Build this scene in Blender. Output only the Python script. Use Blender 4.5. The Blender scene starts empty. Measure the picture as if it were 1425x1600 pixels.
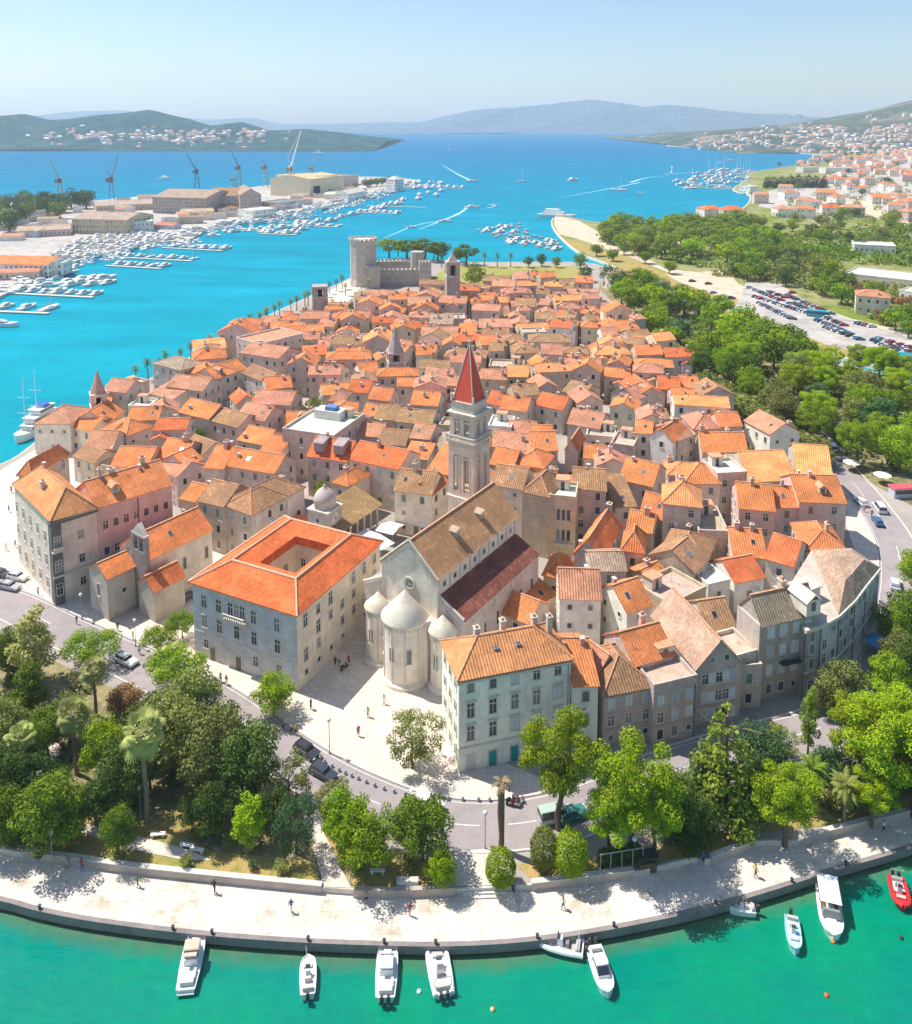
import bpy, math, random
import numpy as np
from mathutils import Vector, Matrix
rnd = random.Random(7)
SC = bpy.context.scene
COL = SC.collection
# ---------------------------------------------------------------- camera, sky, sun, exposure
FOC, CAMH, PITCH = 1300.0, 92.0, math.radians(7)
HORIZ = 190.0
SP, CP = math.sin(PITCH), math.cos(PITCH)
Y0 = HORIZ + FOC * math.tan(PITCH)
cam = bpy.data.cameras.new('camera'); camo = bpy.data.objects.new('camera', cam); COL.objects.link(camo)
camo.location = (0, 0, CAMH); camo.rotation_euler = (math.radians(90) - PITCH, 0, 0)
cam.sensor_fit = 'AUTO'; cam.sensor_width = 36.0; cam.lens = 36.0 * FOC / 1600.0
cam.shift_y = (Y0 - 800.0) / 1600.0; cam.clip_start = 1.0; cam.clip_end = 40000.0
SC.camera = camo
SUN_H, SUN_EL = (-0.90, 0.43), math.radians(58)
W = bpy.data.worlds.new('World'); SC.world = W; W.use_nodes = True
wn = W.node_tree; wb = wn.nodes['Background']
sky = wn.nodes.new('ShaderNodeTexSky'); sky.sky_type = 'NISHITA'; sky.sun_disc = False
sky.sun_elevation = SUN_EL; sky.sun_rotation = math.atan2(SUN_H[0], SUN_H[1])
sky.air_density = 1.0; sky.dust_density = 0.9; sky.ozone_density = 4.0
wn.links.new(sky.outputs[0], wb.inputs[0]); wb.inputs[1].default_value = 0.115
sl = bpy.data.lights.new('sun', 'SUN'); sl.energy = 4.7; sl.angle = math.radians(0.5); sl.color = (1, 0.95, 0.87)
so = bpy.data.objects.new('sun', sl); COL.objects.link(so)
n_ = math.hypot(*SUN_H)
SUNV = Vector((SUN_H[0] / n_ * math.cos(SUN_EL), SUN_H[1] / n_ * math.cos(SUN_EL), math.sin(SUN_EL)))
so.rotation_euler = (-SUNV).to_track_quat('-Z', 'Y').to_euler(); so.location = (-200, 100, 300)
SC.view_settings.view_transform = 'Standard'; SC.view_settings.look = 'None'
SC.view_settings.exposure = 0.46; SC.view_settings.gamma = 1.0
SC.cycles.max_bounces = 6; SC.cycles.volume_bounces = 1; SC.cycles.use_denoising = True
SC.cycles.sample_clamp_indirect = 6.0

# ---------------------------------------------------------------- helpers
G = 2.0                                   # level of the town's ground
CR = dict(z=(0, 0, 1.0), a=(0, 500, 3.0), b=(475, 430, 3.8), c=(800, 430, 3.8), d=(950, 500, 3.0), e=(0, 680, 3.5625),
          f=(280, 680, 3.5625), g=(540, 680, 3.5625), h=(800, 680, 3.5625), i=(1050, 700, 3.8), j=(280, 880, 3.5625),
          k=(540, 900, 3.5625), l=(800, 900, 3.5625), m=(1025, 900, 3.5625), n=(0, 130, 3.0), o=(475, 130, 3.0), p=(950, 130, 3.0))
def P(px, py, z=0.0, cr='z'):
    """a point of the photograph (its survey position) on the level z"""
    c = CR[cr]; px = c[0] + px / c[2]; py = c[1] + py / c[2]
    u = px - 712.5; v = py - Y0
    t = (z - CAMH) / (-FOC * SP - v * CP)
    return Vector((u * t, (FOC * CP - v * SP) * t, z))
def ZAT(py, Y): return CAMH - Y * math.tan(math.atan((py - Y0) / FOC) + PITCH)

def tag(o, label=None, cat=None, group=None, kind=None):
    if label: o['label'] = label
    if cat: o['category'] = cat
    if group: o['group'] = group
    if kind: o['kind'] = kind
    return o
def empty(name, loc, rz=0.0, label=None, cat=None, group=None):
    o = bpy.data.objects.new(name, None); COL.objects.link(o); o.empty_display_size = 1
    o.location = loc; o.rotation_euler = (0, 0, rz)
    return tag(o, label, cat, group)
def link(name, me, parent=None, loc=None, rz=0.0, color=None):
    o = bpy.data.objects.new(name, me); COL.objects.link(o)
    if parent: o.parent = parent
    if loc is not None: o.location = loc
    if rz: o.rotation_euler = (0, 0, rz)
    if color: o.color = color if len(color) == 4 else (*color, 0.3)
    return o
def copy_tree(o, parent=None, loc=None, rz=None, scale=None):
    c = o.copy(); COL.objects.link(c); c.parent = parent
    if loc is not None: c.location = loc
    if rz is not None: c.rotation_euler = (0, 0, rz)
    if scale is not None: c.scale = scale
    for ch in KIDS.get(o.name, o.children): copy_tree(ch, c)
    return c
KIDS = {}
def remember(o):                           # children lists, so copying stays fast
    KIDS[o.name] = list(o.children)
    for c in o.children: remember(c)

class MB:
    """collects shapes and links them as one mesh"""
    def __init__(s): s.v = []; s.f = []; s.m = []; s.mats = []; s.T = Matrix()
    def at(s, x=0, y=0, z=0, rz=0, rx=0, ry=0):
        s.T = Matrix.Translation((x, y, z)) @ Matrix.Rotation(rz, 4, 'Z') @ Matrix.Rotation(ry, 4, 'Y') @ Matrix.Rotation(rx, 4, 'X'); return s
    def slot(s, mat):
        if mat not in s.mats: s.mats.append(mat)
        return s.mats.index(mat)
    def add(s, vs, fs, mat):
        b = len(s.v); k = s.slot(mat)
        for p in vs: s.v.append(tuple(s.T @ Vector(p)))
        for q in fs: s.f.append(tuple(b + i for i in q)); s.m.append(k)
        return s
    def box(s, x0, x1, y0, y1, z0, z1, mat, tx=0, ty=0):
        """tx, ty draw the top in"""
        return s.add([(x0, y0, z0), (x1, y0, z0), (x1, y1, z0), (x0, y1, z0), (x0 + tx, y0 + ty, z1), (x1 - tx, y0 + ty, z1), (x1 - tx, y1 - ty, z1), (x0 + tx, y1 - ty, z1)],
                     [(0, 3, 2, 1), (4, 5, 6, 7), (0, 1, 5, 4), (1, 2, 6, 5), (2, 3, 7, 6), (3, 0, 4, 7)], mat)
    def prism(s, poly, z0, z1, mat, top=True, bot=False):
        n = len(poly)
        if sum(poly[i][0] * poly[(i + 1) % n][1] - poly[(i + 1) % n][0] * poly[i][1] for i in range(n)) < 0: poly = poly[::-1]
        vs = [(p[0], p[1], z0) for p in poly] + [(p[0], p[1], z1) for p in poly]
        fs = [(i, (i + 1) % n, n + (i + 1) % n, n + i) for i in range(n)]
        if top: fs.append(tuple(range(n, 2 * n)))
        if bot: fs.append(tuple(range(n - 1, -1, -1)))
        return s.add(vs, fs, mat)
    def lathe(s, prof, mat, n=16, a0=0.0, a1=2 * math.pi, cx=0, cy=0):
        full = abs(a1 - a0 - 2 * math.pi) < 1e-6
        k = n if full else n + 1; vs = []; fs = []
        for r, z in prof:
            for i in range(k):
                a = a0 + (a1 - a0) * i / n; vs.append((cx + r * math.cos(a), cy + r * math.sin(a), z))
        for j in range(len(prof) - 1):
            for i in range(n):
                i2 = (i + 1) % k
                fs.append((j * k + i, j * k + i2, (j + 1) * k + i2, (j + 1) * k + i))
        if full:
            if prof[0][0] > 1e-4: fs.append(tuple(range(k - 1, -1, -1)))
            if prof[-1][0] > 1e-4: fs.append(tuple((len(prof) - 1) * k + i for i in range(k)))
        return s.add(vs, fs, mat)
    def tube(s, pts, r, mat, n=6):
        pts = [Vector(p) for p in pts]; rs = r if isinstance(r, (list, tuple)) else [r] * len(pts); vs = []; fs = []
        for i, p in enumerate(pts):
            d = (pts[min(i + 1, len(pts) - 1)] - pts[max(i - 1, 0)]).normalized()
            a = d.cross(Vector((0, 0, 1)) if abs(d.z) < .9 else Vector((1, 0, 0))).normalized(); b = d.cross(a)
            for j in range(n):
                t = 2 * math.pi * j / n; vs.append(p + (a * math.cos(t) + b * math.sin(t)) * rs[i])
        for i in range(len(pts) - 1):
            for j in range(n): fs.append((i * n + j, i * n + (j + 1) % n, (i + 1) * n + (j + 1) % n, (i + 1) * n + j))
        fs.append(tuple(range(n))); fs.append(tuple((len(pts) - 1) * n + j for j in range(n - 1, -1, -1)))
        return s.add(vs, fs, mat)
    def mesh(s, name, smooth=False):
        me = bpy.data.meshes.new(name); me.from_pydata(s.v, [], s.f)
        for m in s.mats: me.materials.append(m)
        if len(s.mats) > 1: me.polygons.foreach_set('material_index', s.m)
        auto_uv(me)
        if smooth: me.polygons.foreach_set('use_smooth', [True] * len(me.polygons))
        me.update(); return me
    def build(s, name, parent=None, color=None, smooth=False, loc=None, rz=0.0):
        return link(name, s.mesh(name, smooth), parent, loc, rz, color)
def auto_uv(me):
    """a flat map in metres: u level along the face, v up its slope"""
    uv = me.uv_layers.new(name='UVMap')
    nl = len(me.loops)
    if nl == 0: return
    co = np.empty(len(me.vertices) * 3); me.vertices.foreach_get('co', co); co = co.reshape(-1, 3)
    lv = np.empty(nl, dtype=np.int32); me.loops.foreach_get('vertex_index', lv)
    npoly = len(me.polygons)
    nor = np.empty(npoly * 3); me.polygons.foreach_get('normal', nor); nor = nor.reshape(-1, 3)
    tot = np.empty(npoly, dtype=np.int32); me.polygons.foreach_get('loop_total', tot)
    lp = np.repeat(np.arange(npoly), tot); N = nor[lp]
    hu = np.stack([-N[:, 1], N[:, 0], np.zeros(nl)], 1); l = np.linalg.norm(hu, axis=1)
    flat = l < .05; hu[flat] = (1, 0, 0); l[flat] = 1; hu /= l[:, None]
    hv = np.cross(N, hu); p = co[lv]
    out = np.stack([(p * hu).sum(1), (p * hv).sum(1)], 1)
    uv.data.foreach_set('uv', out.ravel())

# ---------------------------------------------------------------- materials
class NB:
    def __init__(s, name):
        s.mat = bpy.data.materials.new(name); s.mat.use_nodes = True; s.nt = s.mat.node_tree; s.nt.nodes.clear()
        s.out = s.nt.nodes.new('ShaderNodeOutputMaterial')
    def n(s, t, **k):
        nd = s.nt.nodes.new(t)
        for a, b in k.items(): setattr(nd, a, b)
        return nd
    def put(s, sock, v):
        if isinstance(v, bpy.types.NodeSocket): s.nt.links.new(v, sock)
        elif isinstance(v, tuple) and len(v) == 3 and sock.type == 'RGBA': sock.default_value = (*v, 1)
        else: sock.default_value = v
    def math(s, op, a, b=0.0, c=None):
        m = s.n('ShaderNodeMath', operation=op); s.put(m.inputs[0], a); s.put(m.inputs[1], b)
        if c is not None: s.put(m.inputs[2], c)
        return m.outputs[0]
    def mix(s, fac, a, b, mode='MIX'):
        m = s.n('ShaderNodeMix', data_type='RGBA', blend_type=mode); s.put(m.inputs[0], fac); s.put(m.inputs[6], a); s.put(m.inputs[7], b); return m.outputs[2]
    def uv(s): return s.n('ShaderNodeUVMap').outputs[0]
    def pos(s): return s.n('ShaderNodeNewGeometry').outputs['Position']
    def loc(s): return s.n('ShaderNodeTexCoord').outputs['Object']
    def scale(s, v, sc):
        m = s.n('ShaderNodeMapping'); s.put(m.inputs[0], v); m.inputs[3].default_value = sc; return m.outputs[0]
    def noise(s, v, sc, det=4.0, ro=.6):
        t = s.n('ShaderNodeTexNoise'); s.put(t.inputs['Vector'], v); t.inputs['Scale'].default_value = sc; t.inputs['Detail'].default_value = det; t.inputs['Roughness'].default_value = ro; return t.outputs['Fac']
    def vor(s, v, sc):
        t = s.n('ShaderNodeTexVoronoi'); s.put(t.inputs['Vector'], v); t.inputs['Scale'].default_value = sc; return t
    def ramp(s, f, a, b, lo=0.0, hi=1.0):
        m = s.n('ShaderNodeMapRange'); m.clamp = True; s.put(m.inputs[0], f)
        for i, x in ((1, a), (2, b), (3, lo), (4, hi)): m.inputs[i].default_value = x
        return m.outputs[0]
    def cramp(s, f, stops):
        r = s.n('ShaderNodeValToRGB'); s.put(r.inputs[0], f); e = r.color_ramp.elements
        while len(e) < len(stops): e.new(0.5)
        for el, (p, c) in zip(e, stops): el.position = p; el.color = (*c, 1)
        return r.outputs[0]
    def gray(s, f):
        c = s.n('ShaderNodeCombineColor')
        for i in range(3): s.put(c.inputs[i], f)
        return c.outputs[0]
    def objinfo(s): return s.n('ShaderNodeObjectInfo')
    def bump(s, h, dist=.05, st=1.0):
        b = s.n('ShaderNodeBump'); b.inputs['Strength'].default_value = st; b.inputs['Distance'].default_value = dist; s.put(b.inputs['Height'], h); return b.outputs[0]
    def done(s, col, rough=.8, spec=.25, normal=None, metal=0.0, transl=0.0):
        p = s.n('ShaderNodeBsdfPrincipled'); s.put(p.inputs['Base Color'], col); s.put(p.inputs['Roughness'], rough); p.inputs['Specular IOR Level'].default_value = spec; p.inputs['Metallic'].default_value = metal
        if normal is not None: s.put(p.inputs['Normal'], normal)
        o = p.outputs[0]
        if transl:
            t = s.n('ShaderNodeBsdfTranslucent'); s.put(t.inputs[0], col); m = s.n('ShaderNodeMixShader'); m.inputs[0].default_value = transl
            s.nt.links.new(p.outputs[0], m.inputs[1]); s.nt.links.new(t.outputs[0], m.inputs[2]); o = m.outputs[0]
        s.nt.links.new(o, s.out.inputs[0]); return s.mat
def plain(name, col, rough=.6, spec=.3, var=.12, sc=1.2, metal=0.0):
    b = NB(name); f = b.ramp(b.noise(b.pos(), sc), .3, .7, 1 - var, 1 + var)
    return b.done(b.mix(1.0, col, b.gray(f), 'MULTIPLY'), rough, spec, metal=metal)
def painted(name, rough=.5, spec=.3, var=.1, sc=1.5):
    b = NB(name); f = b.ramp(b.noise(b.pos(), sc), .3, .7, 1 - var, 1 + var)
    return b.done(b.mix(1.0, b.objinfo().outputs['Color'], b.gray(f), 'MULTIPLY'), rough, spec)
M = {}
def make_roof(name):
    b = NB(name); oi = b.objinfo(); uv = b.uv(); pos = b.pos()
    tile = b.vor(b.scale(uv, (2.6, 2.2, 1)), 1.0); tc = b.n('ShaderNodeSeparateColor'); b.put(tc.inputs[0], tile.outputs['Color'])
    f = b.ramp(tc.outputs[0], 0, 1, .86, 1.13)
    f = b.math('MULTIPLY', f, b.ramp(b.noise(pos, .22, 3), .25, .75, .78, 1.2))
    wave = b.math('SINE', b.math('MULTIPLY', b.n('ShaderNodeSeparateXYZ').outputs[0], 1.0))
    sx = b.n('ShaderNodeSeparateXYZ'); b.put(sx.inputs[0], uv)
    w = b.math('SINE', b.math('MULTIPLY', sx.outputs[0], 2 * math.pi / .46))
    f = b.math('MULTIPLY', f, b.ramp(w, -1, 1, .92, 1.05))
    pt = b.vor(b.scale(uv, (.30, .42, 1)), 1.0); pt.distance = 'CHEBYCHEV'; pc = b.n('ShaderNodeSeparateColor'); b.put(pc.inputs[0], pt.outputs['Color']); f = b.math('MULTIPLY', f, b.ramp(pc.outputs[0], 0, 1, .84, 1.14))
    col = b.mix(1.0, oi.outputs['Color'], b.gray(f), 'MULTIPLY')
    pale = b.mix(.5, col, (.78, .42, .27)); col = b.mix(b.ramp(tc.outputs[1], .75, .95, 0, .35), col, pale)
    old = b.math('MULTIPLY', b.ramp(b.noise(pos, .55, 6, .7), .42, .68), oi.outputs['Alpha'])
    old2 = b.math('MULTIPLY', b.ramp(tc.outputs[2], .35, .8), oi.outputs['Alpha'])
    col = b.mix(b.math('MULTIPLY', b.math('MAXIMUM', old, old2), .75), col, (.23, .155, .09))
    return b.done(col, .85, .2, b.bump(w, .06, .8))
def make_wall(name):
    b = NB(name); oi = b.objinfo(); uv = b.uv(); pos = b.pos()
    f = b.ramp(b.noise(pos, .35, 5, .65), .3, .72, .78, 1.14)
    br = b.n('ShaderNodeTexBrick'); b.put(br.inputs['Vector'], uv); br.inputs['Scale'].default_value = 1.0
    br.inputs['Color1'].default_value = (1.1, 1.08, 1.04, 1); br.inputs['Color2'].default_value = (.84, .84, .86, 1); br.inputs['Mortar'].default_value = (.74, .72, .7, 1)
    br.inputs['Brick Width'].default_value = .9; br.inputs['Row Height'].default_value = .42; br.inputs['Mortar Size'].default_value = .03
    col = b.mix(1.0, oi.outputs['Color'], b.gray(f), 'MULTIPLY')
    col = b.mix(b.math('MULTIPLY', oi.outputs['Alpha'], 1.0), col, b.mix(1.0, col, br.outputs['Color'], 'MULTIPLY'))
    st = b.noise(b.scale(uv, (1.3, .16, 1)), 1.0, 5, .7)
    col = b.mix(b.math('MULTIPLY', b.ramp(st, .52, .72), b.math('ADD', .3, b.math('MULTIPLY', oi.outputs['Alpha'], .45))), col, b.mix(1.0, col, (.58, .54, .52), 'MULTIPLY'))
    return b.done(col, .9, .15, b.bump(br.outputs['Fac'], .02, .4))
M['roof'] = make_roof('roof_tiles'); M['wall'] = make_wall('stone_wall')
M['ridge'] = plain('ridge_tiles', (.60, .31, .18), .85, .15, .3, 2); M['ridge_pale'] = plain('pale_ridge_tiles', (.74, .46, .30), .85, .15, .15, 2)
M['stone'] = plain('pale_stone', (.66, .60, .50), .9, .15, .16, .8)
M['white'] = plain('white_paint', (.80, .79, .76), .55, .3, .05)
def make_glass():
    b = NB('window_glass'); r = b.objinfo().outputs['Random']
    return b.done(b.cramp(r, [(0, (.022, .026, .034)), (.45, (.05, .06, .075)), (.8, (.13, .15, .17)), (1, (.26, .27, .27))]), .12, .5)
M['glass'] = make_glass()
M['paint'] = painted('paint', .55)
M['paintgloss'] = painted('gloss_paint', .22, .5, .04)
M['terrace'] = painted('terrace_floor', .9, .15, .18, .6)
M['wood'] = plain('brown_wood', (.17, .10, .06), .8, .2, .25, 2)
M['dark'] = plain('dark_metal', (.05, .05, .055), .5, .4)
M['grey'] = plain('grey_metal', (.33, .34, .36), .5, .4)
M['lead'] = plain('dark_opening', (.03, .026, .03), .9, .1)
M['rubber'] = plain('rubber', (.025, .025, .027), .8, .2)
M['trunk'] = plain('bark', (.16, .115, .08), .95, .1, .35, 3)
M['palmtrunk'] = plain('palm_bark', (.25, .19, .14), .95, .1, .35, 4)
def make_leaf(name, tr=.25):
    b = NB(name); oi = b.objinfo(); pos = b.pos()
    v = b.ramp(b.noise(b.loc(), .9, 3), .3, .7, .72, 1.25); r = b.ramp(oi.outputs['Random'], 0, 1, .85, 1.18)
    col = b.mix(1.0, oi.outputs['Color'], b.gray(b.math('MULTIPLY', v, r)), 'MULTIPLY')
    col = b.mix(b.ramp(b.noise(b.loc(), 2.6, 2), .45, .75, 0, .35), col, b.mix(1.0, col, (1.25, 1.18, .7), 'MULTIPLY'))
    return b.done(col, .75, .15, transl=tr)
M['leaf'] = make_leaf('foliage')
def make_ground(name, a, c, sc, d=None, ex=.12, rough=.95, joint=0):
    b = NB(name); pos = b.pos(); f = b.noise(pos, sc, 6, .65)
    col = b.mix(b.ramp(f, .38, .64), a, c)
    if d: col = b.mix(b.ramp(b.noise(pos, sc * 3.7, 5, .7), .52, .66), col, d)
    g = b.ramp(b.noise(pos, sc * 14, 4, .7), .25, .75, 1 - ex, 1 + ex)
    if joint:
        br = b.n('ShaderNodeTexBrick'); b.put(br.inputs['Vector'], b.scale(pos, (1, 1, 1))); br.inputs['Scale'].default_value = 1.0; br.inputs['Brick Width'].default_value = joint * 1.6; br.inputs['Row Height'].default_value = joint; br.inputs['Mortar Size'].default_value = .05
        br.inputs['Color1'].default_value = (1.05, 1.04, 1.02, 1); br.inputs['Color2'].default_value = (.92, .92, .93, 1); br.inputs['Mortar'].default_value = (.80, .78, .76, 1); col = b.mix(1.0, col, br.outputs['Color'], 'MULTIPLY')
    return b.done(b.mix(1.0, col, b.gray(g), 'MULTIPLY'), rough, .12)
M['paving'] = make_ground('pale_paving', (.74, .64, .54), (.64, .55, .46), .09, (.60, .53, .46), .1, joint=1.1)
M['quay'] = make_ground('quay_stone', (.76, .67, .58), (.68, .59, .50), .07, (.50, .43, .33), .14, joint=1.3)
M['quayedge'] = make_ground('quay_edge_stone', (.30, .26, .24), (.22, .19, .19), .4, None, .2)
M['asphalt'] = make_ground('asphalt', (.36, .31, .30), (.31, .27, .27), .12, (.27, .24, .24), .06)
M['drygrass'] = make_ground('dry_grass', (.44, .30, .12), (.30, .26, .07), .25, (.16, .20, .045), .2)
M['parksoil'] = make_ground('park_soil', (.30, .25, .13), (.14, .14, .05), .25, (.40, .32, .2), .2)
M['greenland'] = make_ground('green_ground', (.17, .22, .03), (.36, .30, .16), .022, (.10, .15, .03), .2)
M['sand'] = make_ground('bare_ground', (.62, .50, .36), (.55, .46, .36), .05, (.40, .36, .22), .1)
M['townground'] = make_ground('town_paving', (.40, .35, .30), (.33, .29, .26), .12, None, .1)
M['parkwall'] = make_ground('park_wall_stone', (.52, .44, .37), (.44, .37, .31), .5, None, .15)
M['yard'] = make_ground('yard_ground', (.50, .45, .40), (.40, .37, .34), .02, (.32, .30, .27), .2)
M['kerb'] = plain('kerb_stone', (.62, .57, .50), .9, .15)
M['line'] = plain('road_paint', (.72, .70, .66), .8, .15)
M['foam'] = plain('foam', (.45, .68, .72), .8, .2, .15, .3)

# ---------------------------------------------------------------- water
def make_water():
    b = NB('sea_water'); pos = b.pos(); sx = b.n('ShaderNodeSeparateXYZ'); b.put(sx.inputs[0], pos)
    yy = b.math('ADD', sx.outputs[1], b.math('MULTIPLY', sx.outputs[0], -.35))
    lg = b.math('LOGARITHM', b.math('MAXIMUM', yy, 10.0), 10.0)
    t = b.ramp(lg, 1.7, 4.0)
    col = b.cramp(t, [(0, (.0, .21, .145)), (.10, (.0, .215, .15)), (.20, (.0, .25, .28)), (.38, (.0, .285, .375)), (.55, (.0, .22, .34)), (.74, (.0, .14, .29)), (1, (.0, .115, .28))])
    n1 = b.noise(b.scale(pos, (.02, .055, 1)), 1.0, 5, .6)
    col = b.mix(1.0, col, b.gray(b.ramp(n1, .3, .72, .86, 1.14)), 'MULTIPLY')
    n2 = b.noise(pos, .09, 4, .6)
    green = b.mix(b.ramp(t, .05, .2, 1, 0), col, b.mix(b.ramp(n2, .35, .65), (.0, .20, .15), (.0, .245, .115)))
    n3 = b.noise(b.scale(pos, (.45, 1.1, 1)), 1.0, 4, .7); col = b.mix(1.0, green, b.gray(b.ramp(n3, .3, .7, .90, 1.10)), 'MULTIPLY')
    n4 = b.noise(b.scale(pos, (.006, .03, 1)), 1.0, 5, .65); col = b.mix(1.0, col, b.gray(b.ramp(n4, .35, .7, .90, 1.12)), 'MULTIPLY')
    wv = b.noise(b.scale(pos, (.55, .9, 1)), 1.0, 4, .6)
    d = b.n('ShaderNodeBsdfDiffuse'); b.put(d.inputs[0], col); nb = b.bump(wv, .18, .5); b.put(d.inputs['Normal'], nb)
    g = b.n('ShaderNodeBsdfGlossy'); g.inputs['Roughness'].default_value = .12; b.put(g.inputs['Normal'], nb)
    m = b.n('ShaderNodeMixShader'); m.inputs[0].default_value = .045; b.nt.links.new(d.outputs[0], m.inputs[1]); b.nt.links.new(g.outputs[0], m.inputs[2]); b.nt.links.new(m.outputs[0], b.out.inputs[0])
    return b.mat
M['water'] = make_water()
def sheet(name, pts, z, mat, kind='structure'):
    b = MB(); n = len(pts); pl = [(p[0], p[1]) for p in pts]
    if sum(pl[i][0] * pl[(i + 1) % n][1] - pl[(i + 1) % n][0] * pl[i][1] for i in range(n)) < 0: pl = pl[::-1]
    me = bpy.data.meshes.new(name)
    from mathutils.geometry import tessellate_polygon
    tri = tessellate_polygon([[Vector((x, y, 0)) for x, y in pl]])
    fs = []
    for q in tri:
        a, c, d = (Vector(pl[i]) for i in q)
        fs.append(tuple(q) if (c - a).cross(d - a) > 0 else tuple(q[::-1]))
    b.add([(x, y, z) for x, y in pl], fs, mat)
    return tag(b.build(name), kind=kind)
def PP(pts, z, cr='z'): return [P(x, y, z, cr).xy for x, y in pts]
def smooth_line(pts, n=6):
    pts = [Vector(p) for p in pts]; out = []
    for i in range(len(pts) - 1):
        p0, p1, p2, p3 = pts[max(i - 1, 0)], pts[i], pts[i + 1], pts[min(i + 2, len(pts) - 1)]
        for k in range(n):
            t = k / n
            out.append(.5 * ((2 * p1) + (p2 - p0) * t + (2 * p0 - 5 * p1 + 4 * p2 - p3) * t * t + (3 * p1 - p0 - 3 * p2 + p3) * t ** 3))
    return out + [pts[-1]]
def offset(line, d):
    out = []
    for i, p in enumerate(line):
        t = (line[min(i + 1, len(line) - 1)] - line[max(i - 1, 0)]).normalized(); out.append(p + Vector((-t.y, t.x)) * d)
    return out
def ribbon(b, line, w0, w1, z0, z1, mat):
    """a strip along a line between offsets w0 and w1, from z0 up to z1 (flat when equal)"""
    A = offset(line, w0); B = offset(line, w1); n = len(A)
    if z1 - z0 < 1e-6:
        b.add([(p[0], p[1], z1) for p in A] + [(p[0], p[1], z1) for p in B], [(i, i + 1, n + i + 1, n + i) if w1 > w0 else (n + i, n + i + 1, i + 1, i) for i in range(n - 1)], mat)
    else:
        vs = [(p[0], p[1], z) for z in (z0, z1) for p in A] + [(p[0], p[1], z) for z in (z0, z1) for p in B]
        fs = []
        for i in range(n - 1):
            fs += [(n + i, n + i + 1, 3 * n + i + 1, 3 * n + i), (i, i + 1, n + i + 1, n + i), (2 * n + i + 1, 2 * n + i, 3 * n + i, 3 * n + i + 1)]
        fs += [(0, n, 3 * n, 2 * n), (n - 1, 3 * n - 1, 4 * n - 1, 2 * n - 1)]
        b.add(vs, fs, mat)
    return b
# ---------------------------------------------------------------- the setting: sea, islands, quay, roads
b = MB(); b.add([(-6500, -300, 0), (6500, -300, 0), (6500, 10560, 0), (-6500, 10560, 0)], [(0, 1, 2, 3)], M['water'])
tag(b.build('sea'), kind='structure')
quay_px = [(-260, 1350), (-120, 1385), (0, 1408), (60, 1424), (150, 1441), (300, 1460), (450, 1472), (600, 1478), (700, 1479), (800, 1474), (900, 1462), (1000, 1444), (1100, 1422), (1200, 1394), (1300, 1362), (1425, 1325), (1560, 1275), (1750, 1200)]
quay_line = smooth_line(PP(quay_px, 1.3), 5)
wall_px = [(-260, 1278), (-100, 1303), (38, 1332), (120, 1342), (200, 1354), (350, 1370), (503, 1385), (617, 1391), (700, 1388), (830, 1381), (990, 1361), (1080, 1339), (1110, 1341), (1178, 1314), (1250, 1312), (1300, 1297), (1425, 1267), (1560, 1225), (1750, 1150)]
wall_line = smooth_line(PP(wall_px, G), 4)
# shores of the old town island, going round from the right end of the quay
isl_px = [(1750, 700), (1560, 640), (1425, 600), (1290, 562), (1150, 508), (1050, 466), (985, 438), (945, 420), (915, 412), (820, 411), (720, 411), (640, 405), (585, 410), (548, 436), (500, 458), (430, 490), (345, 535), (240, 592), (150, 640), (95, 668), (52, 698), (18, 722), (-40, 740), (-300, 800)]
isl = smooth_line(PP(isl_px, 1.3), 3)
sheet('old_town_ground', [*wall_line, *isl], G, M['townground'])
sheet('quay_pavement', [*offset(quay_line, .55), *wall_line[::-1]], 1.3, M['quay'])
b = MB(); ribbon(b, quay_line, 0.0, .55, .9, 1.34, M['quayedge']); ribbon(b, quay_line, .04, .5, -.9, .9, M['quayedge']); ribbon(b, quay_line, .015, .3, -.6, .24, plain('algae_stone', (.055, .065, .03), .7, .3, .4, 1.5))
tag(b.build('quay_wall'), 'dark stone quay edge curving along the promenade above the green water', 'quay wall')
SZ=[0.0]
b = MB(); ribbon(b, isl, -.3, .1, -.9, 2.02, M['stone']); tag(b.build('shore_wall'), 'pale stone embankment round the far shore of the old town', 'sea wall')
def shallow():
    A, B_ = offset(quay_line, -3.6), offset(quay_line, .05); n = len(A); me = bpy.data.meshes.new('shallow_water')
    me.from_pydata([(p.x, p.y, .015) for p in A] + [(p.x, p.y, .015) for p in B_], [], [(i, i + 1, n + i + 1, n + i) for i in range(n - 1)])
    at = me.attributes.new('depth', 'FLOAT', 'POINT'); at.data.foreach_set('value', [0.0] * n + [1.0] * n)
    b = NB('shallow_water'); d = b.n('ShaderNodeAttribute', attribute_name='depth').outputs['Fac']; f = b.math('MULTIPLY', b.ramp(b.math('ADD', d, b.math('MULTIPLY', b.noise(b.pos(), .35, 4, .7), .9)), .8, 1.6), .5)
    p = b.n('ShaderNodeBsdfPrincipled'); b.put(p.inputs['Base Color'], b.mix(b.noise(b.pos(), .8, 4), (.10, .16, .07), (.30, .30, .13))); p.inputs['Roughness'].default_value = .2; p.inputs['Specular IOR Level'].default_value = .12
    t = b.n('ShaderNodeBsdfTransparent'); m = b.n('ShaderNodeMixShader'); b.put(m.inputs[0], f); b.nt.links.new(t.outputs[0], m.inputs[1]); b.nt.links.new(p.outputs[0], m.inputs[2]); b.nt.links.new(m.outputs[0], b.out.inputs[0]); me.materials.append(b.mat)
    tag(link('shallow_water', me), kind='structure')
shallow()
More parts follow.
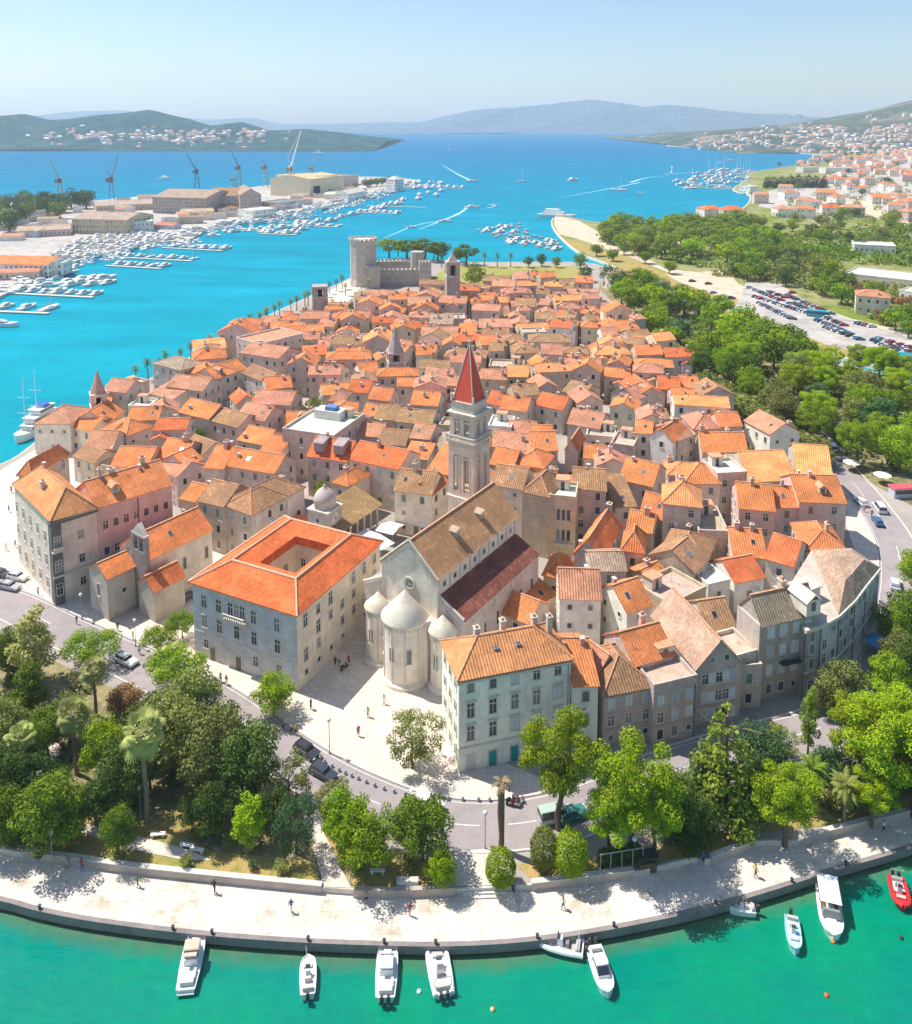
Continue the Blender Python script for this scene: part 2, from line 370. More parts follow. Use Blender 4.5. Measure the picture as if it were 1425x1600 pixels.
# plaza and square paving in front of the cathedral and the palaces
sheet('plaza_paving', PP([(-200, 905), (-120, 770), (0, 735), (60, 700), (120, 690), (300, 860), (480, 850), (700, 960), (760, 1180), (905, 1240), (850, 1262), (640, 1250), (560, 1222), (505, 1195), (430, 1150), (330, 1075), (235, 1032), (100, 975), (0, 905)], G), G + .004, M['paving'])
# road round the park
road_px = [(-260, 905), (-120, 915), (0, 938), (100, 985), (225, 1042), (330, 1095), (420, 1158), (490, 1205), (560, 1242), (650, 1276), (750, 1290), (860, 1278), (960, 1245), (1080, 1195), (1200, 1160), (1300, 1128), (1370, 1060), (1400, 980), (1408, 900), (1395, 840), (1350, 775), (1310, 728), (1280, 690), (1225, 645)]
road_line = smooth_line(PP(road_px, G), 5)
b = MB(); ribbon(b, road_line, 3.9, -3.9, G + .008, G + .008, M['asphalt']); tag(b.build('road'), kind='structure')
b = MB()
for s in range(0, len(road_line) - 8, 4): ribbon(b, road_line[s:s + 3], .07, -.07, G + .012, G + .012, M['line'])
ribbon(b, road_line, 3.55, 3.45, G + .012, G + .012, M['line'])
tag(b.build('road_marking'), kind='structure')
b = MB(); ribbon(b, road_line, 3.9, 4.2, G, G + .14, M['kerb']); tag(b.build('kerb'), kind='structure')
b = MB(); ribbon(b, road_line, -4.2, -3.9, G, G + .14, M['kerb']); tag(b.build('kerb'), kind='structure')
# pavement between road and quay houses, park beds
sheet('park_ground', PP([(-260, 1275), (-260, 945), (-10, 985), (100, 1040), (210, 1090), (330, 1145), (400, 1190), (470, 1240), (495, 1290), (503, 1383), (350, 1368), (200, 1352), (120, 1340), (40, 1328), (-100, 1300)], G), G + .016, M['parksoil'])
def bed(pts):
    SZ[0] += .004; sheet('grass_bed', PP(pts, G), G + .024 + SZ[0], M['drygrass'])
bed([(60, 1330), (150, 1282), (240, 1280), (330, 1330), (480, 1345), (503, 1383), (350, 1368), (200, 1352)])
bed([(240, 1285), (250, 1265), (330, 1275), (345, 1300), (300, 1310)])
bed([(500, 1290), (545, 1315), (610, 1335), (640, 1335), (700, 1352), (712, 1383), (617, 1388), (550, 1388)])
bed([(805, 1352), (850, 1345), (985, 1340), (1075, 1300), (1090, 1335), (985, 1357), (835, 1377)])
bed([(1085, 1300), (1130, 1290), (1180, 1275), (1176, 1310), (1110, 1337), (1090, 1325)])
bed([(1150, 1260), (1290, 1225), (1425, 1180), (1560, 1140), (1560, 1220), (1425, 1262), (1300, 1290), (1190, 1300)])
bed([(250, 1305), (150, 1255), (110, 1285), (120, 1300)])
sheet('park_path', PP([(470, 1255), (500, 1290), (548, 1388), (506, 1386), (495, 1345), (478, 1290)], G), G + 0.066, M['paving'])
sheet('park_path', PP([(715, 1330), (790, 1325), (800, 1383), (712, 1386), (708, 1345)], G), G + 0.070, M['paving'])
sheet('park_path', PP([(40, 1145), (90, 1140), (95, 1200), (60, 1215), (35, 1185)], G), G + 0.074, M['paving'])
sheet('park_path', PP([(120, 1285), (210, 1305), (300, 1330), (330, 1345), (290, 1345), (190, 1325), (125, 1300)], G), G + 0.078, M['paving'])
sheet('park_path', PP([(1105, 1275), (1178, 1240), (1190, 1262), (1178, 1300), (1120, 1300)], G), G + 0.082, M['paving'])
sheet('plaza_paving', PP([(1040, 1178), (1200, 1130), (1300, 1085), (1330, 1030), (1370, 930), (1385, 1000), (1345, 1070), (1290, 1118), (1190, 1150), (1080, 1185), (960, 1235), (890, 1265), (870, 1250)], G), G + 0.0056, M['paving'])
sheet('plaza_paving', PP([(1325, 760), (1345, 790), (1380, 850), (1388, 930), (1360, 930), (1322, 820)], G), G + 0.0064, M['paving'])
b = MB(); ribbon(b, wall_line, -.12, .1, 1.0, G + .002, M['stone']); tag(b.build('terrace_edge'), kind='structure')
# low retaining walls between park and quay
def low_wall(i0, i1, label, h=.28):
    b = MB(); ln = smooth_line(PP(wall_px[i0:i1 + 1], G), 4)
    ribbon(b, ln, -.28, .28, 1.0, G + h, M['parkwall']); ribbon(b, ln, -.34, .34, G + h, G + h + .1, M['kerb'])
    tag(b.build('retaining_wall'), label, 'low wall', 'low walls along the quay')
low_wall(2, 6, 'long low stone wall below the palm garden on the left of the quay')
low_wall(9, 10, 'low pale wall below the two egg-shaped bushes beside the steps')
low_wall(12, 13, 'curved low wall round the small dry bed behind the pine shadow')
low_wall(14, 16, 'low wall under the date palms at the right end of the quay')
b = MB(); ln = smooth_line(PP([(552, 1391), (617, 1392), (712, 1388)], G), 3); ribbon(b, ln, -.28, .28, 1.0, G + .3, M['parkwall'])
tag(b.build('retaining_wall'), 'low wall with a white plaque beside the park path and steps', 'low wall', 'low walls along the quay')
b = MB(); p = P(637, 1388, 1.3); b.box(-1.3, 1.3, -.45, .25, 0, 1.35, M['stone']); b.box(-1.05, 1.05, -.5, -.452, .45, 1.1, M['white']); tag(b.build('stone_plinth', loc=p), 'square stone plinth with a white panel in the low wall', 'plinth')
b = MB()
c0, c1 = P(722, 1386, 1.3).xy, P(808, 1384, 1.3).xy; dv = (c1 - c0).normalized(); nv = Vector((-dv.y, dv.x))
for k in range(4):
    q = [c0 - nv * (1.6 - .4 * k), c1 - nv * (1.6 - .4 * k), c1 + nv * .6, c0 + nv * .6]; b.prism(q, 1.29, 1.3 + .17 * (k + 1), M['kerb'])
tag(b.build('stone_steps'), 'short flight of broad stone steps from the quay up to the road', 'steps')
# ---------------------------------------------------------------- opposite shores
def land(name, px, mat, z=1.6, sm=3):
    pts = smooth_line(PP(px, z), sm); o = sheet(name, pts, z, mat); return pts
ci = land('opposite_island', [(-420, 520), (-150, 500), (-40, 478), (20, 452), (75, 425), (150, 398), (235, 380), (300, 372), (335, 352), (420, 344), (480, 326), (540, 316), (590, 300), (640, 288), (655, 283), (625, 278), (560, 276), (500, 280), (430, 288), (330, 300), (240, 305), (140, 314), (0, 318), (-250, 330), (-700, 380)], M['yard'])
b = MB(); ribbon(b, ci + [ci[0]], -.5, .5, -.9, 1.65, M['stone']); tag(b.build('shore_wall'), 'pale quay edge round the shipyard and marina shore', 'sea wall')
ml = land('mainland', [(2200, 640), (1750, 620), (1560, 580), (1425, 582), (1290, 549), (1150, 497), (1050, 456), (985, 428), (940, 408), (905, 394), (872, 366), (862, 345), (880, 338), (940, 348), (1040, 344), (1110, 338), (1160, 326), (1172, 305), (1145, 296), (1165, 282), (1180, 268), (1290, 252), (1310, 244), (1180, 235), (1060, 229), (1045, 226), (1100, 219), (1500, 212), (2600, 216), (3200, 400)], M['greenland'], 1.6)
b = MB(); ribbon(b, ml, -.5, .5, -.9, 1.65, M['stone']); tag(b.build('shore_wall'), 'rocky edge of the mainland shore with its pier', 'sea wall')
sheet('mainland_road', PP([(866, 352), (874, 366), (905, 374), (950, 390), (985, 402), (1060, 432), (1150, 466), (1240, 512), (1330, 530), (1425, 548), (1560, 570), (1560, 530), (1425, 520), (1330, 498), (1240, 465), (1180, 455), (1120, 428), (1040, 420), (985, 388), (940, 365), (905, 345), (868, 336), (866, 344)], 1.6), 1.604, M['sand'])
sheet('car_park', PP([(1165, 442), (1215, 440), (1255, 468), (1330, 500), (1425, 528), (1560, 560), (1560, 600), (1425, 572), (1290, 538), (1200, 500), (1150, 478)], 1.6), 1.608, M['yard'])
sheet('bare_field', PP([(1040, 428), (1135, 422), (1160, 450), (1120, 462), (1060, 440)], 1.6), 1.612, M['sand'])
for q in ([(1310, 318), (1345, 312), (1420, 345), (1425, 372), (1370, 340)], [(1000, 380), (1230, 372), (1235, 378), (1005, 386)], [(1240, 392), (1400, 384), (1405, 388), (1245, 398)], [(1300, 420), (1425, 430), (1560, 470), (1560, 500), (1425, 470), (1310, 440)]):
    sheet('bare_field', PP(q, 1.6), 1.616, M['sand'])
sheet('reed_field', PP([(1170, 385), (1290, 378), (1425, 392), (1425, 408), (1280, 405), (1190, 402)], 1.6), 1.62, make_ground('reeds', (.16, .25, .04), (.22, .27, .06), .04, (.12, .2, .03), .25))
sheet('belt_ground', PP([(935, 450), (945, 424), (985, 441), (1050, 470), (1150, 512), (1290, 566), (1425, 606), (1560, 650), (1700, 760), (1425, 790), (1370, 760), (1330, 735), (1300, 712), (1235, 690), (1140, 640), (1072, 580), (1000, 515)], G), G + .01, M['parksoil'])
sheet('canal_bank', PP([(880, 373), (905, 392), (940, 405), (985, 425), (1050, 453), (1150, 494), (1290, 546), (1425, 579), (1560, 600), (1560, 575), (1425, 555), (1290, 520), (1150, 468), (1050, 430), (985, 403), (940, 388), (905, 376)], 1.6), 1.602, M['drygrass'])
sheet('suburb_ground', PP([(1185, 322), (1195, 300), (1300, 272), (1310, 250), (1425, 236), (1700, 236), (1700, 345), (1425, 345), (1330, 330), (1250, 334)], 1.6), 1.604, M['yard'])
sheet('castle_lawn', PP([(668, 440), (700, 416), (900, 416), (915, 424), (880, 440), (760, 446)], G), G + .02, make_ground('lawn', (.30, .30, .07), (.36, .30, .10), .05, (.22, .26, .06), .15))
sheet('castle_beach', PP([(500, 462), (548, 436), (566, 446), (545, 470), (505, 490), (470, 500)], G), G + .02, M['paving'])
# waves left by boats: thin foam on the water
def wake(px, w0, w1):
    ln = smooth_line(PP(px, .02), 5); n = len(ln); b = MB()
    vs = []
    for i, p in enumerate(ln):
        t = (ln[min(i + 1, n - 1)] - ln[max(i - 1, 0)]).normalized(); q = Vector((-t.y, t.x)); w = (w0 + (w1 - w0) * i / (n - 1)) * rnd.uniform(.6, 1.2)
        vs += [(*(p - q * w), .02), (*(p + q * w), .02)]
    b.add(vs, [(2 * i, 2 * i + 1, 2 * i + 3, 2 * i + 2) for i in range(n - 1)], M['foam'])
    tag(b.build('boat_wake'), kind='stuff')
wake([(738, 283), (715, 272), (692, 258)], 3, .6); wake([(735, 320), (718, 333), (690, 345), (655, 358)], 2.2, .4)
wake([(985, 285), (1010, 278), (1045, 274)], 2.5, .6); wake([(775, 322), (760, 325)], 1.5, .5)
wake([(600, 372), (650, 352), (690, 345)], .3, .9); wake([(870, 310), (950, 295), (1000, 285)], .3, 1.6)
# ---------------------------------------------------------------- hills
def hill(name, prof, yf, yr, yb, mat, seed, rough=14, nx=110, ny=26):
    r = random.Random(seed); ph = [(r.uniform(0, 6.28), r.uniform(.5, 1.6)) for _ in range(12)]
    xs = [(p[0] - 712.5) * yr / FOC for p in prof]; zs = [max(0, ZAT(p[1], yr)) for p in prof]
    vs = []; fs = []; pts = []
    for j in range(ny + 1):
        t = j / ny
        for i in range(nx + 1):
            x = xs[0] + (xs[-1] - xs[0]) * i / nx; z = float(np.interp(x, xs, zs))
            t2 = t * 1.5
            if t2 <= 1: y = yf + (yr - yf) * t2; h = (math.sin((t2 - .5) * math.pi) * .5 + .5) * .7 + .3 * t2
            else: y = yr + (yb - yr) * (t2 - 1) * 2; h = 1 - (t2 - 1) * 2
            w = sum(math.sin(x * f * .006 + a) * math.sin(y * f * .0055 + a * 2.3) for a, f in ph[:6]) * .18 + sum(math.sin(x * f * .021 + a) * math.sin(y * f * .018 + a * 1.7) for a, f in ph[6:]) * .12
            e = min(1, h * 3) * (1 - .85 * max(0, 1 - abs(t2 - 1) * 3))
            zz = max(-.5, z * h + w * rough * e * min(1, z / 60)) if 0 < j < ny else -.5
            yy = y + (rough * 6 * sum(math.sin(x * f * .004 + a) for a, f in ph[:4]) * .25 if j == 0 else 0)
            vs.append((x, yy, zz)); pts.append((x, yy, zz, t2))
    k = nx + 1
    for j in range(ny):
        for i in range(nx): fs.append((j * k + i, j * k + i + 1, (j + 1) * k + i + 1, (j + 1) * k + i))
    b = MB(); b.add(vs, fs, mat); o = b.build(name, smooth=True); tag(o, kind='structure')
    return pts, k
def hillmat(name, a, c, rock, amt):
    b = NB(name); pos = b.pos(); col = b.mix(b.ramp(b.noise(pos, .012, 6, .7), .4, .62), a, c)
    col = b.mix(b.math('MULTIPLY', b.ramp(b.noise(pos, .006, 6, .75), .5, .62), amt), col, rock)
    t = b.noise(pos, .035, 6, .8); g = b.ramp(t, .36, .64, .45, 1.5)
    return b.done(b.mix(1.0, col, b.gray(g), 'MULTIPLY'), .95, .05, b.bump(t, 22, 1.0))
hm1 = hillmat('wooded_hill', (.018, .085, .095), (.045, .135, .125), (.16, .18, .14), .3)  # teal base colour has some of the distance haze painted in
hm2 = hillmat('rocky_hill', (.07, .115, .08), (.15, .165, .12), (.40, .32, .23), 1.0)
hm3 = hillmat('far_hill', (.10, .17, .23), (.15, .20, .25), (.26, .28, .29), .5)  # bluish base colours paint in haze on top of the air box
HL, KL = hill('wooded_hill', [(-260, 200), (-120, 184), (0, 181), (45, 177), (82, 187), (120, 184), (170, 178), (240, 171), (290, 183), (330, 197), (380, 190), (415, 205), (480, 202), (530, 207), (585, 213), (610, 219)], 2560, 3300, 4300, hm1, 3, 26)
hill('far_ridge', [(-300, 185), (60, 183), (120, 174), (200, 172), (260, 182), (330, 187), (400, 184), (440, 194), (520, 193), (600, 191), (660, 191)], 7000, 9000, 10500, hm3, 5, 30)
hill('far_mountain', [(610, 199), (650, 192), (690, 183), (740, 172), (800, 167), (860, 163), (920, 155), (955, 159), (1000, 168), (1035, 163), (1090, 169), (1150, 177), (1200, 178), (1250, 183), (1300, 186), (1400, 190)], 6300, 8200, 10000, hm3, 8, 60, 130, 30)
HR, KR = hill('rocky_hill', [(1030, 224), (1080, 211), (1130, 204), (1200, 197), (1280, 192), (1330, 184), (1370, 172), (1425, 155), (1500, 138), (1650, 125), (1900, 130), (2100, 190)], 2350, 3400, 5200, hm2, 12, 30)
# ---------------------------------------------------------------- windows, doors, chimneys (shared meshes)
def win_mesh(name, w, h, style):
    b = MB(); t = .14
    b.box(-w / 2 - t, w / 2 + t, -.07, .02, h / 2, h / 2 + t, M['stone']); b.box(-w / 2 - t, w / 2 + t, -.16, .02, -h / 2 - t, -h / 2, M['stone'])
    b.box(-w / 2 - t, -w / 2, -.07, .02, -h / 2, h / 2, M['stone']); b.box(w / 2, w / 2 + t, -.07, .02, -h / 2, h / 2, M['stone'])
    b.box(-w / 2, w / 2, -.02, .02, -h / 2, h / 2, M['glass'])
    if style in 'os': b.box(-.03, .03, -.05, -.021, -h / 2, h / 2, M['white']); b.box(-w / 2, w / 2, -.045, -.021, h * .15, h * .2, M['white'])
    if style == 'o':
        b.box(-w / 2 - .1 - w * .5, -w / 2 - .1, -.13, -.075, -h / 2, h / 2, M['paint']); b.box(w / 2 + .1, w / 2 + .1 + w * .5, -.13, -.075, -h / 2, h / 2, M['paint'])
    if style == 'c':
        b.box(-w / 2 + .02, -.02, -.06, -.021, -h / 2 + .02, h / 2 - .02, M['paint']); b.box(.02, w / 2 - .02, -.06, -.021, -h / 2 + .02, h / 2 - .02, M['paint'])
    return b.mesh(name)
WM = dict(p=win_mesh('window', .95, 1.5, 'p'), s=win_mesh('window', .95, 1.5, 's'), o=win_mesh('window', .9, 1.5, 'o'), c=win_mesh('window', 1.0, 1.6, 'c'), q=win_mesh('window', .7, .8, 'p'), t=win_mesh('window', 1.0, 2.1, 's'), T=win_mesh('window', .7, 2.3, 'p'), L=win_mesh('window', 1.25, 1.9, 'c'))
b = MB(); b.box(-.75, .75, -.08, .02, -.05, 2.5, M['stone']); b.box(-.55, .55, -.1, -.081, 0, 2.3, M['paint']); DOOR = b.mesh('door')
b = MB(); b.box(-.35, .35, -.45, .45, -1.2, 1.25, M['wall']); b.box(-.45, .45, -.55, .55, 1.25, 1.4, M['kerb']); b.box(-.25, .25, -.35, .35, 1.4, 1.75, M['ridge'], .1, .1); CHIM = b.mesh('chimney')
b = MB(); b.box(-.28, .28, -.28, .28, -1, .9, M['wall']); b.box(-.36, .36, -.36, .36, .9, 1.0, M['kerb']); CHIM2 = b.mesh('chimney')
b = MB(); b.tube([(0, 0, -.5), (0, 0, 2.4)], .035, M['grey'], 5)
for k in range(3): b.tube([(-.5 + k * .1, 0, 2.3 - k * .25), (.5 - k * .1, 0, 2.3 - k * .25)], .025, M['grey'], 4)
ANT = b.mesh('antenna')
b = MB(); b.box(-.45, .45, -.18, .2, -.3, .3, M['white']); b.box(-.3, .3, -.19, -.18, -.22, .22, M['grey']); ACU = b.mesh('air_conditioner')
b = MB(); b.box(-1.3, 1.3, -1.1, 1.1, 0, 2.1, M['wall']); b.box(-1.5, 1.5, -1.3, 1.3, 2.1, 2.25, M['ridge']); b.box(-.4, .4, -1.14, -1.1, 0, 1.8, M['glass']); HUT = b.mesh('roof_hut')
b = MB(); b.box(-.75, .75, -.9, 1.6, -.5, .95, M['wall']); b.add([(-1, -1.15, .9), (1, -1.15, .9), (1, 1.8, .9), (-1, 1.8, .9), (0, -1.15, 1.6), (0, 1.8, 1.6)], [(0, 1, 4), (1, 2, 5, 4), (2, 3, 5), (3, 0, 4, 5)], M['ridge']); b.box(-.4, .4, -.95, -.9, -.1, .8, M['glass']); DORM = b.mesh('dormer')
b = MB(); b.box(-.4, .4, -.55, .55, -.1, .1, M['grey']); b.box(-.34, .34, -.48, .48, .1, .12, M['glass']); SKYL = b.mesh('skylight')
SHUT = [(.20, .30, .24), (.16, .28, .20), (.30, .20, .12), (.55, .60, .64), (.42, .50, .55), (.62, .60, .56), (.22, .16, .11)]
def add_win(root, key, x, y, z, rz, color=None):
    return link('window', WM[key], root, (x, y, z), rz, color or rnd.choice(SHUT))
RC = dict(O=(.76, .245, .080), R=(.70, .165, .055), P=(.66, .285, .175), B=(.47, .255, .125), Y=(.82, .35, .125), G=(.46, .35, .25), M=(.19, .035, .040), W=(.66, .63, .55), K=(.22, .21, .2), T=(.50, .40, .30), L=(.66, .41, .30), H=(.66, .52, .30))
WC = dict(s=(.69, .585, .50), w=(.90, .85, .76), c=(.84, .70, .50), p=(.74, .555, .48), d=(.54, .465, .41), t=(.66, .54, .39), g=(.60, .56, .53), l=(.82, .71, .59), b=(.62, .65, .68))
AGE = dict(s=.7, w=.12, c=.25, p=.4, d=.8, t=.7, g=.6, l=.4, b=.3)
RAGE = dict(O=.25, R=.15, P=.45, B=.8, Y=.15, G=.7, M=.1, W=.1, K=.2, T=.4, H=.2, L=.5)
HOUSES = []                                # (root, x, y, ang, L, d, attrs)
def slab(b, a, c, d, e, th, mat):
    """a slab whose top is the quad a c d e"""
    A = [Vector(p) for p in (a, c, d, e)]; n = (A[1] - A[0]).cross(A[3] - A[0]).normalized()
    if n.z < 0: A = [A[0], A[3], A[2], A[1]]; n = -n
    B = [p - n * th for p in A]
    b.add(A + B, [(0, 1, 2, 3), (7, 6, 5, 4), (0, 4, 5, 1), (1, 5, 6, 2), (2, 6, 7, 3), (3, 7, 4, 0)], mat)
def roof_parts(wb_, rb, x0, x1, y0, y1, h, typ, rise, z0=0.0):
    """walls into wb_, roof into rb, for one rectangular block"""
    o = .35
    if typ in 'gx':
        if typ == 'g':
            ym = (y0 + y1) / 2; pr = [(y0, z0), (y1, z0), (y1, h), (ym, h + rise), (y0, h)]
            vs = [(x0, a, z) for a, z in pr] + [(x1, a, z) for a, z in pr]
            wb_.add(vs, [(4, 3, 2, 1, 0), (5, 6, 7, 8, 9), (0, 1, 6, 5), (1, 2, 7, 6), (4, 0, 5, 9), (2, 3, 8, 7), (3, 4, 9, 8)], M['wall'])
            k = rise / ((y1 - y0) / 2); e = h + .2 - k * o; R = h + rise + .2
            slab(rb, (x0 - .2, y0 - o, e), (x1 + .2, y0 - o, e), (x1 + .2, ym, R), (x0 - .2, ym, R), .17, M['roof'])
            slab(rb, (x0 - .2, y1 + o, e), (x1 + .2, y1 + o, e), (x1 + .2, ym, R), (x0 - .2, ym, R), .17, M['roof'])
            rb.box(x0 - .22, x1 + .22, ym - .16, ym + .16, R - .1, R + .08, M['ridge'])
        else:
            xm = (x0 + x1) / 2; pr = [(x0, z0), (x1, z0), (x1, h), (xm, h + rise), (x0, h)]
            vs = [(a, y0, z) for a, z in pr] + [(a, y1, z) for a, z in pr]
            wb_.add(vs, [(0, 1, 2, 3, 4), (9, 8, 7, 6, 5), (1, 0, 5, 6), (2, 1, 6, 7), (0, 4, 9, 5), (3, 2, 7, 8), (4, 3, 8, 9)], M['wall'])
            k = rise / ((x1 - x0) / 2); e = h + .2 - k * o; R = h + rise + .2
            slab(rb, (x0 - o, y0 - .2, e), (xm, y0 - .2, R), (xm, y1 + .2, R), (x0 - o, y1 + .2, e), .17, M['roof'])
            slab(rb, (x1 + o, y0 - .2, e), (xm, y0 - .2, R), (xm, y1 + .2, R), (x1 + o, y1 + .2, e), .17, M['roof'])
            rb.box(xm - .16, xm + .16, y0 - .22, y1 + .22, R - .1, R + .08, M['ridge'])
    elif typ in 'hp':
        wb_.box(x0, x1, y0, y1, z0, h, M['wall'])
        L, D = x1 - x0, y1 - y0; ins = min(L, D) / 2 * (1 if typ == 'p' else .92)
        X0, X1, YA, YB = x0 - o, x1 + o, y0 - o, y1 + o; z = h - .08; R = h + rise
        if L >= D: ra, rc = (x0 + ins, (y0 + y1) / 2, R), (x1 - ins, (y0 + y1) / 2, R)
        else: ra, rc = ((x0 + x1) / 2, y0 + ins, R), ((x0 + x1) / 2, y1 - ins, R)
        vs = [(X0, YA, z), (X1, YA, z), (X1, YB, z), (X0, YB, z), (X0, YA, z + .15), (X1, YA, z + .15), (X1, YB, z + .15), (X0, YB, z + .15), ra, rc]
        fs = [(0, 3, 2, 1), (0, 1, 5, 4), (1, 2, 6, 5), (2, 3, 7, 6), (3, 0, 4, 7)]
        fs += [(4, 5, 9, 8), (5, 6, 9), (6, 7, 8, 9), (7, 4, 8)] if L >= D else [(4, 5, 8), (5, 6, 9, 8), (6, 7, 9), (7, 4, 8, 9)]
        rb.add(vs, fs, M['roof'])
        up = .05
        for i, r in ((4, ra), (5, rc if L >= D else ra), (6, rc), (7, ra if L >= D else rc)): rb.tube([Vector(vs[i]) + Vector((0, 0, up)), Vector(r) + Vector((0, 0, up))], .12, M['ridge'], 5)
        if (Vector(ra) - Vector(rc)).length > .4: rb.tube([ra, rc], .15, M['ridge'], 5)
    elif typ == 's':
        pr = [(y0, z0), (y1, z0), (y1, h + rise), (y0, h)]
        vs = [(x0, a, z) for a, z in pr] + [(x1, a, z) for a, z in pr]
        wb_.add(vs, [(3, 2, 1, 0), (4, 5, 6, 7), (0, 1, 5, 4), (1, 2, 6, 5), (3, 0, 4, 7), (2, 3, 7, 6)], M['wall'])
        k = rise / (y1 - y0)
        slab(rb, (x0 - .2, y0 - o, h + .2 - k * o), (x1 + .2, y0 - o, h + .2 - k * o), (x1 + .2, y1 + .1, h + rise + .2), (x0 - .2, y1 + .1, h + rise + .2), .17, M['roof'])
    else:                                   # flat terrace with a parapet
        wb_.box(x0, x1, y0, y1, z0, h, M['wall'])
        for q in ((x0 - .05, x1 + .05, y0 - .05, y0 + .25), (x0 - .05, x1 + .05, y1 - .25, y1 + .05), (x0 - .05, x0 + .25, y0 + .25, y1 - .25), (x1 - .25, x1 + .05, y0 + .25, y1 - .25)):
            wb_.box(*q, h, h + .75, M['wall'])
        rb.box(x0 + .25, x1 - .25, y0 + .25, y1 - .25, h + .002, h + .08, M['terrace'])
def roof_z(x, y, x0, x1, y0, y1, h, typ, rise):
    if typ == 'g': return h + .2 + rise * (1 - abs(y - (y0 + y1) / 2) / ((y1 - y0) / 2))
    if typ == 'x': return h + .2 + rise * (1 - abs(x - (x0 + x1) / 2) / ((x1 - x0) / 2))
    if typ in 'hp':
        m = min(x1 - x0, y1 - y0) / 2; return h + rise * min(1, min(x - x0, x1 - x, y - y0, y1 - y) / m)
    if typ == 's': return h + .2 + rise * (y - y0) / (y1 - y0)
    return h + .1
def visible(wx, wy, nx, ny): return nx * (0 - wx) + ny * (0 - wy) > 0.1 * math.hypot(wx, wy)
def put_windows(root, W_, x0, x1, y0, y1, h, keys='ps', dens=.8, z0=0.0, skip_back=True, floor=3.1, step=2.9, colors=None):
    ang = root.rotation_euler.z; ca, sa = math.cos(ang), math.sin(ang)
    for (fx, fy, L, rz, nx, ny) in (((x0 + x1) / 2, y0, x1 - x0, 0, 0, -1), (x0, (y0 + y1) / 2, y1 - y0, -math.pi / 2, -1, 0), (x1, (y0 + y1) / 2, y1 - y0, math.pi / 2, 1, 0)):
        wnx, wny = nx * ca - ny * sa, nx * sa + ny * ca
        if not visible(root.location.x, root.location.y, wnx, wny): continue
        nf = max(1, int((h - z0) / floor)); nc = max(1, int((L - 1.0) / step))
        for f in range(nf):
            for c in range(nc):
                if rnd.random() > dens: continue
                s = (c + .5 - nc / 2) * (L / nc); z = z0 + (f + .52) * (h - z0) / nf
                add_win(root, rnd.choice(keys), fx + (s if ny else 0), fy + (0 if ny else s), z, rz, colors and rnd.choice(colors))
        if z0 == 0 and ny == -1 and rnd.random() < .7: link('door', DOOR, root, (x0 + (x1 - x0) * rnd.uniform(.2, .8), y0, 0), rz, rnd.choice(SHUT))
ROOFNAME = dict(O='bright orange', R='brick red', P='faded pink', B='brown weathered', Y='sandy orange', G='grey-brown', M='maroon', W='white', K='dark grey', T='pale tan', H='sandy', L='pale pink')
FORMNAME = dict(g='gabled', x='gabled', h='hipped', p='pyramid', s='lean-to', f='flat')
def jit(c, a=.06):
    k = rnd.uniform(1 - a, 1 + a); return tuple(min(1, x * k * rnd.uniform(1 - a * .6, 1 + a * .6)) for x in c)
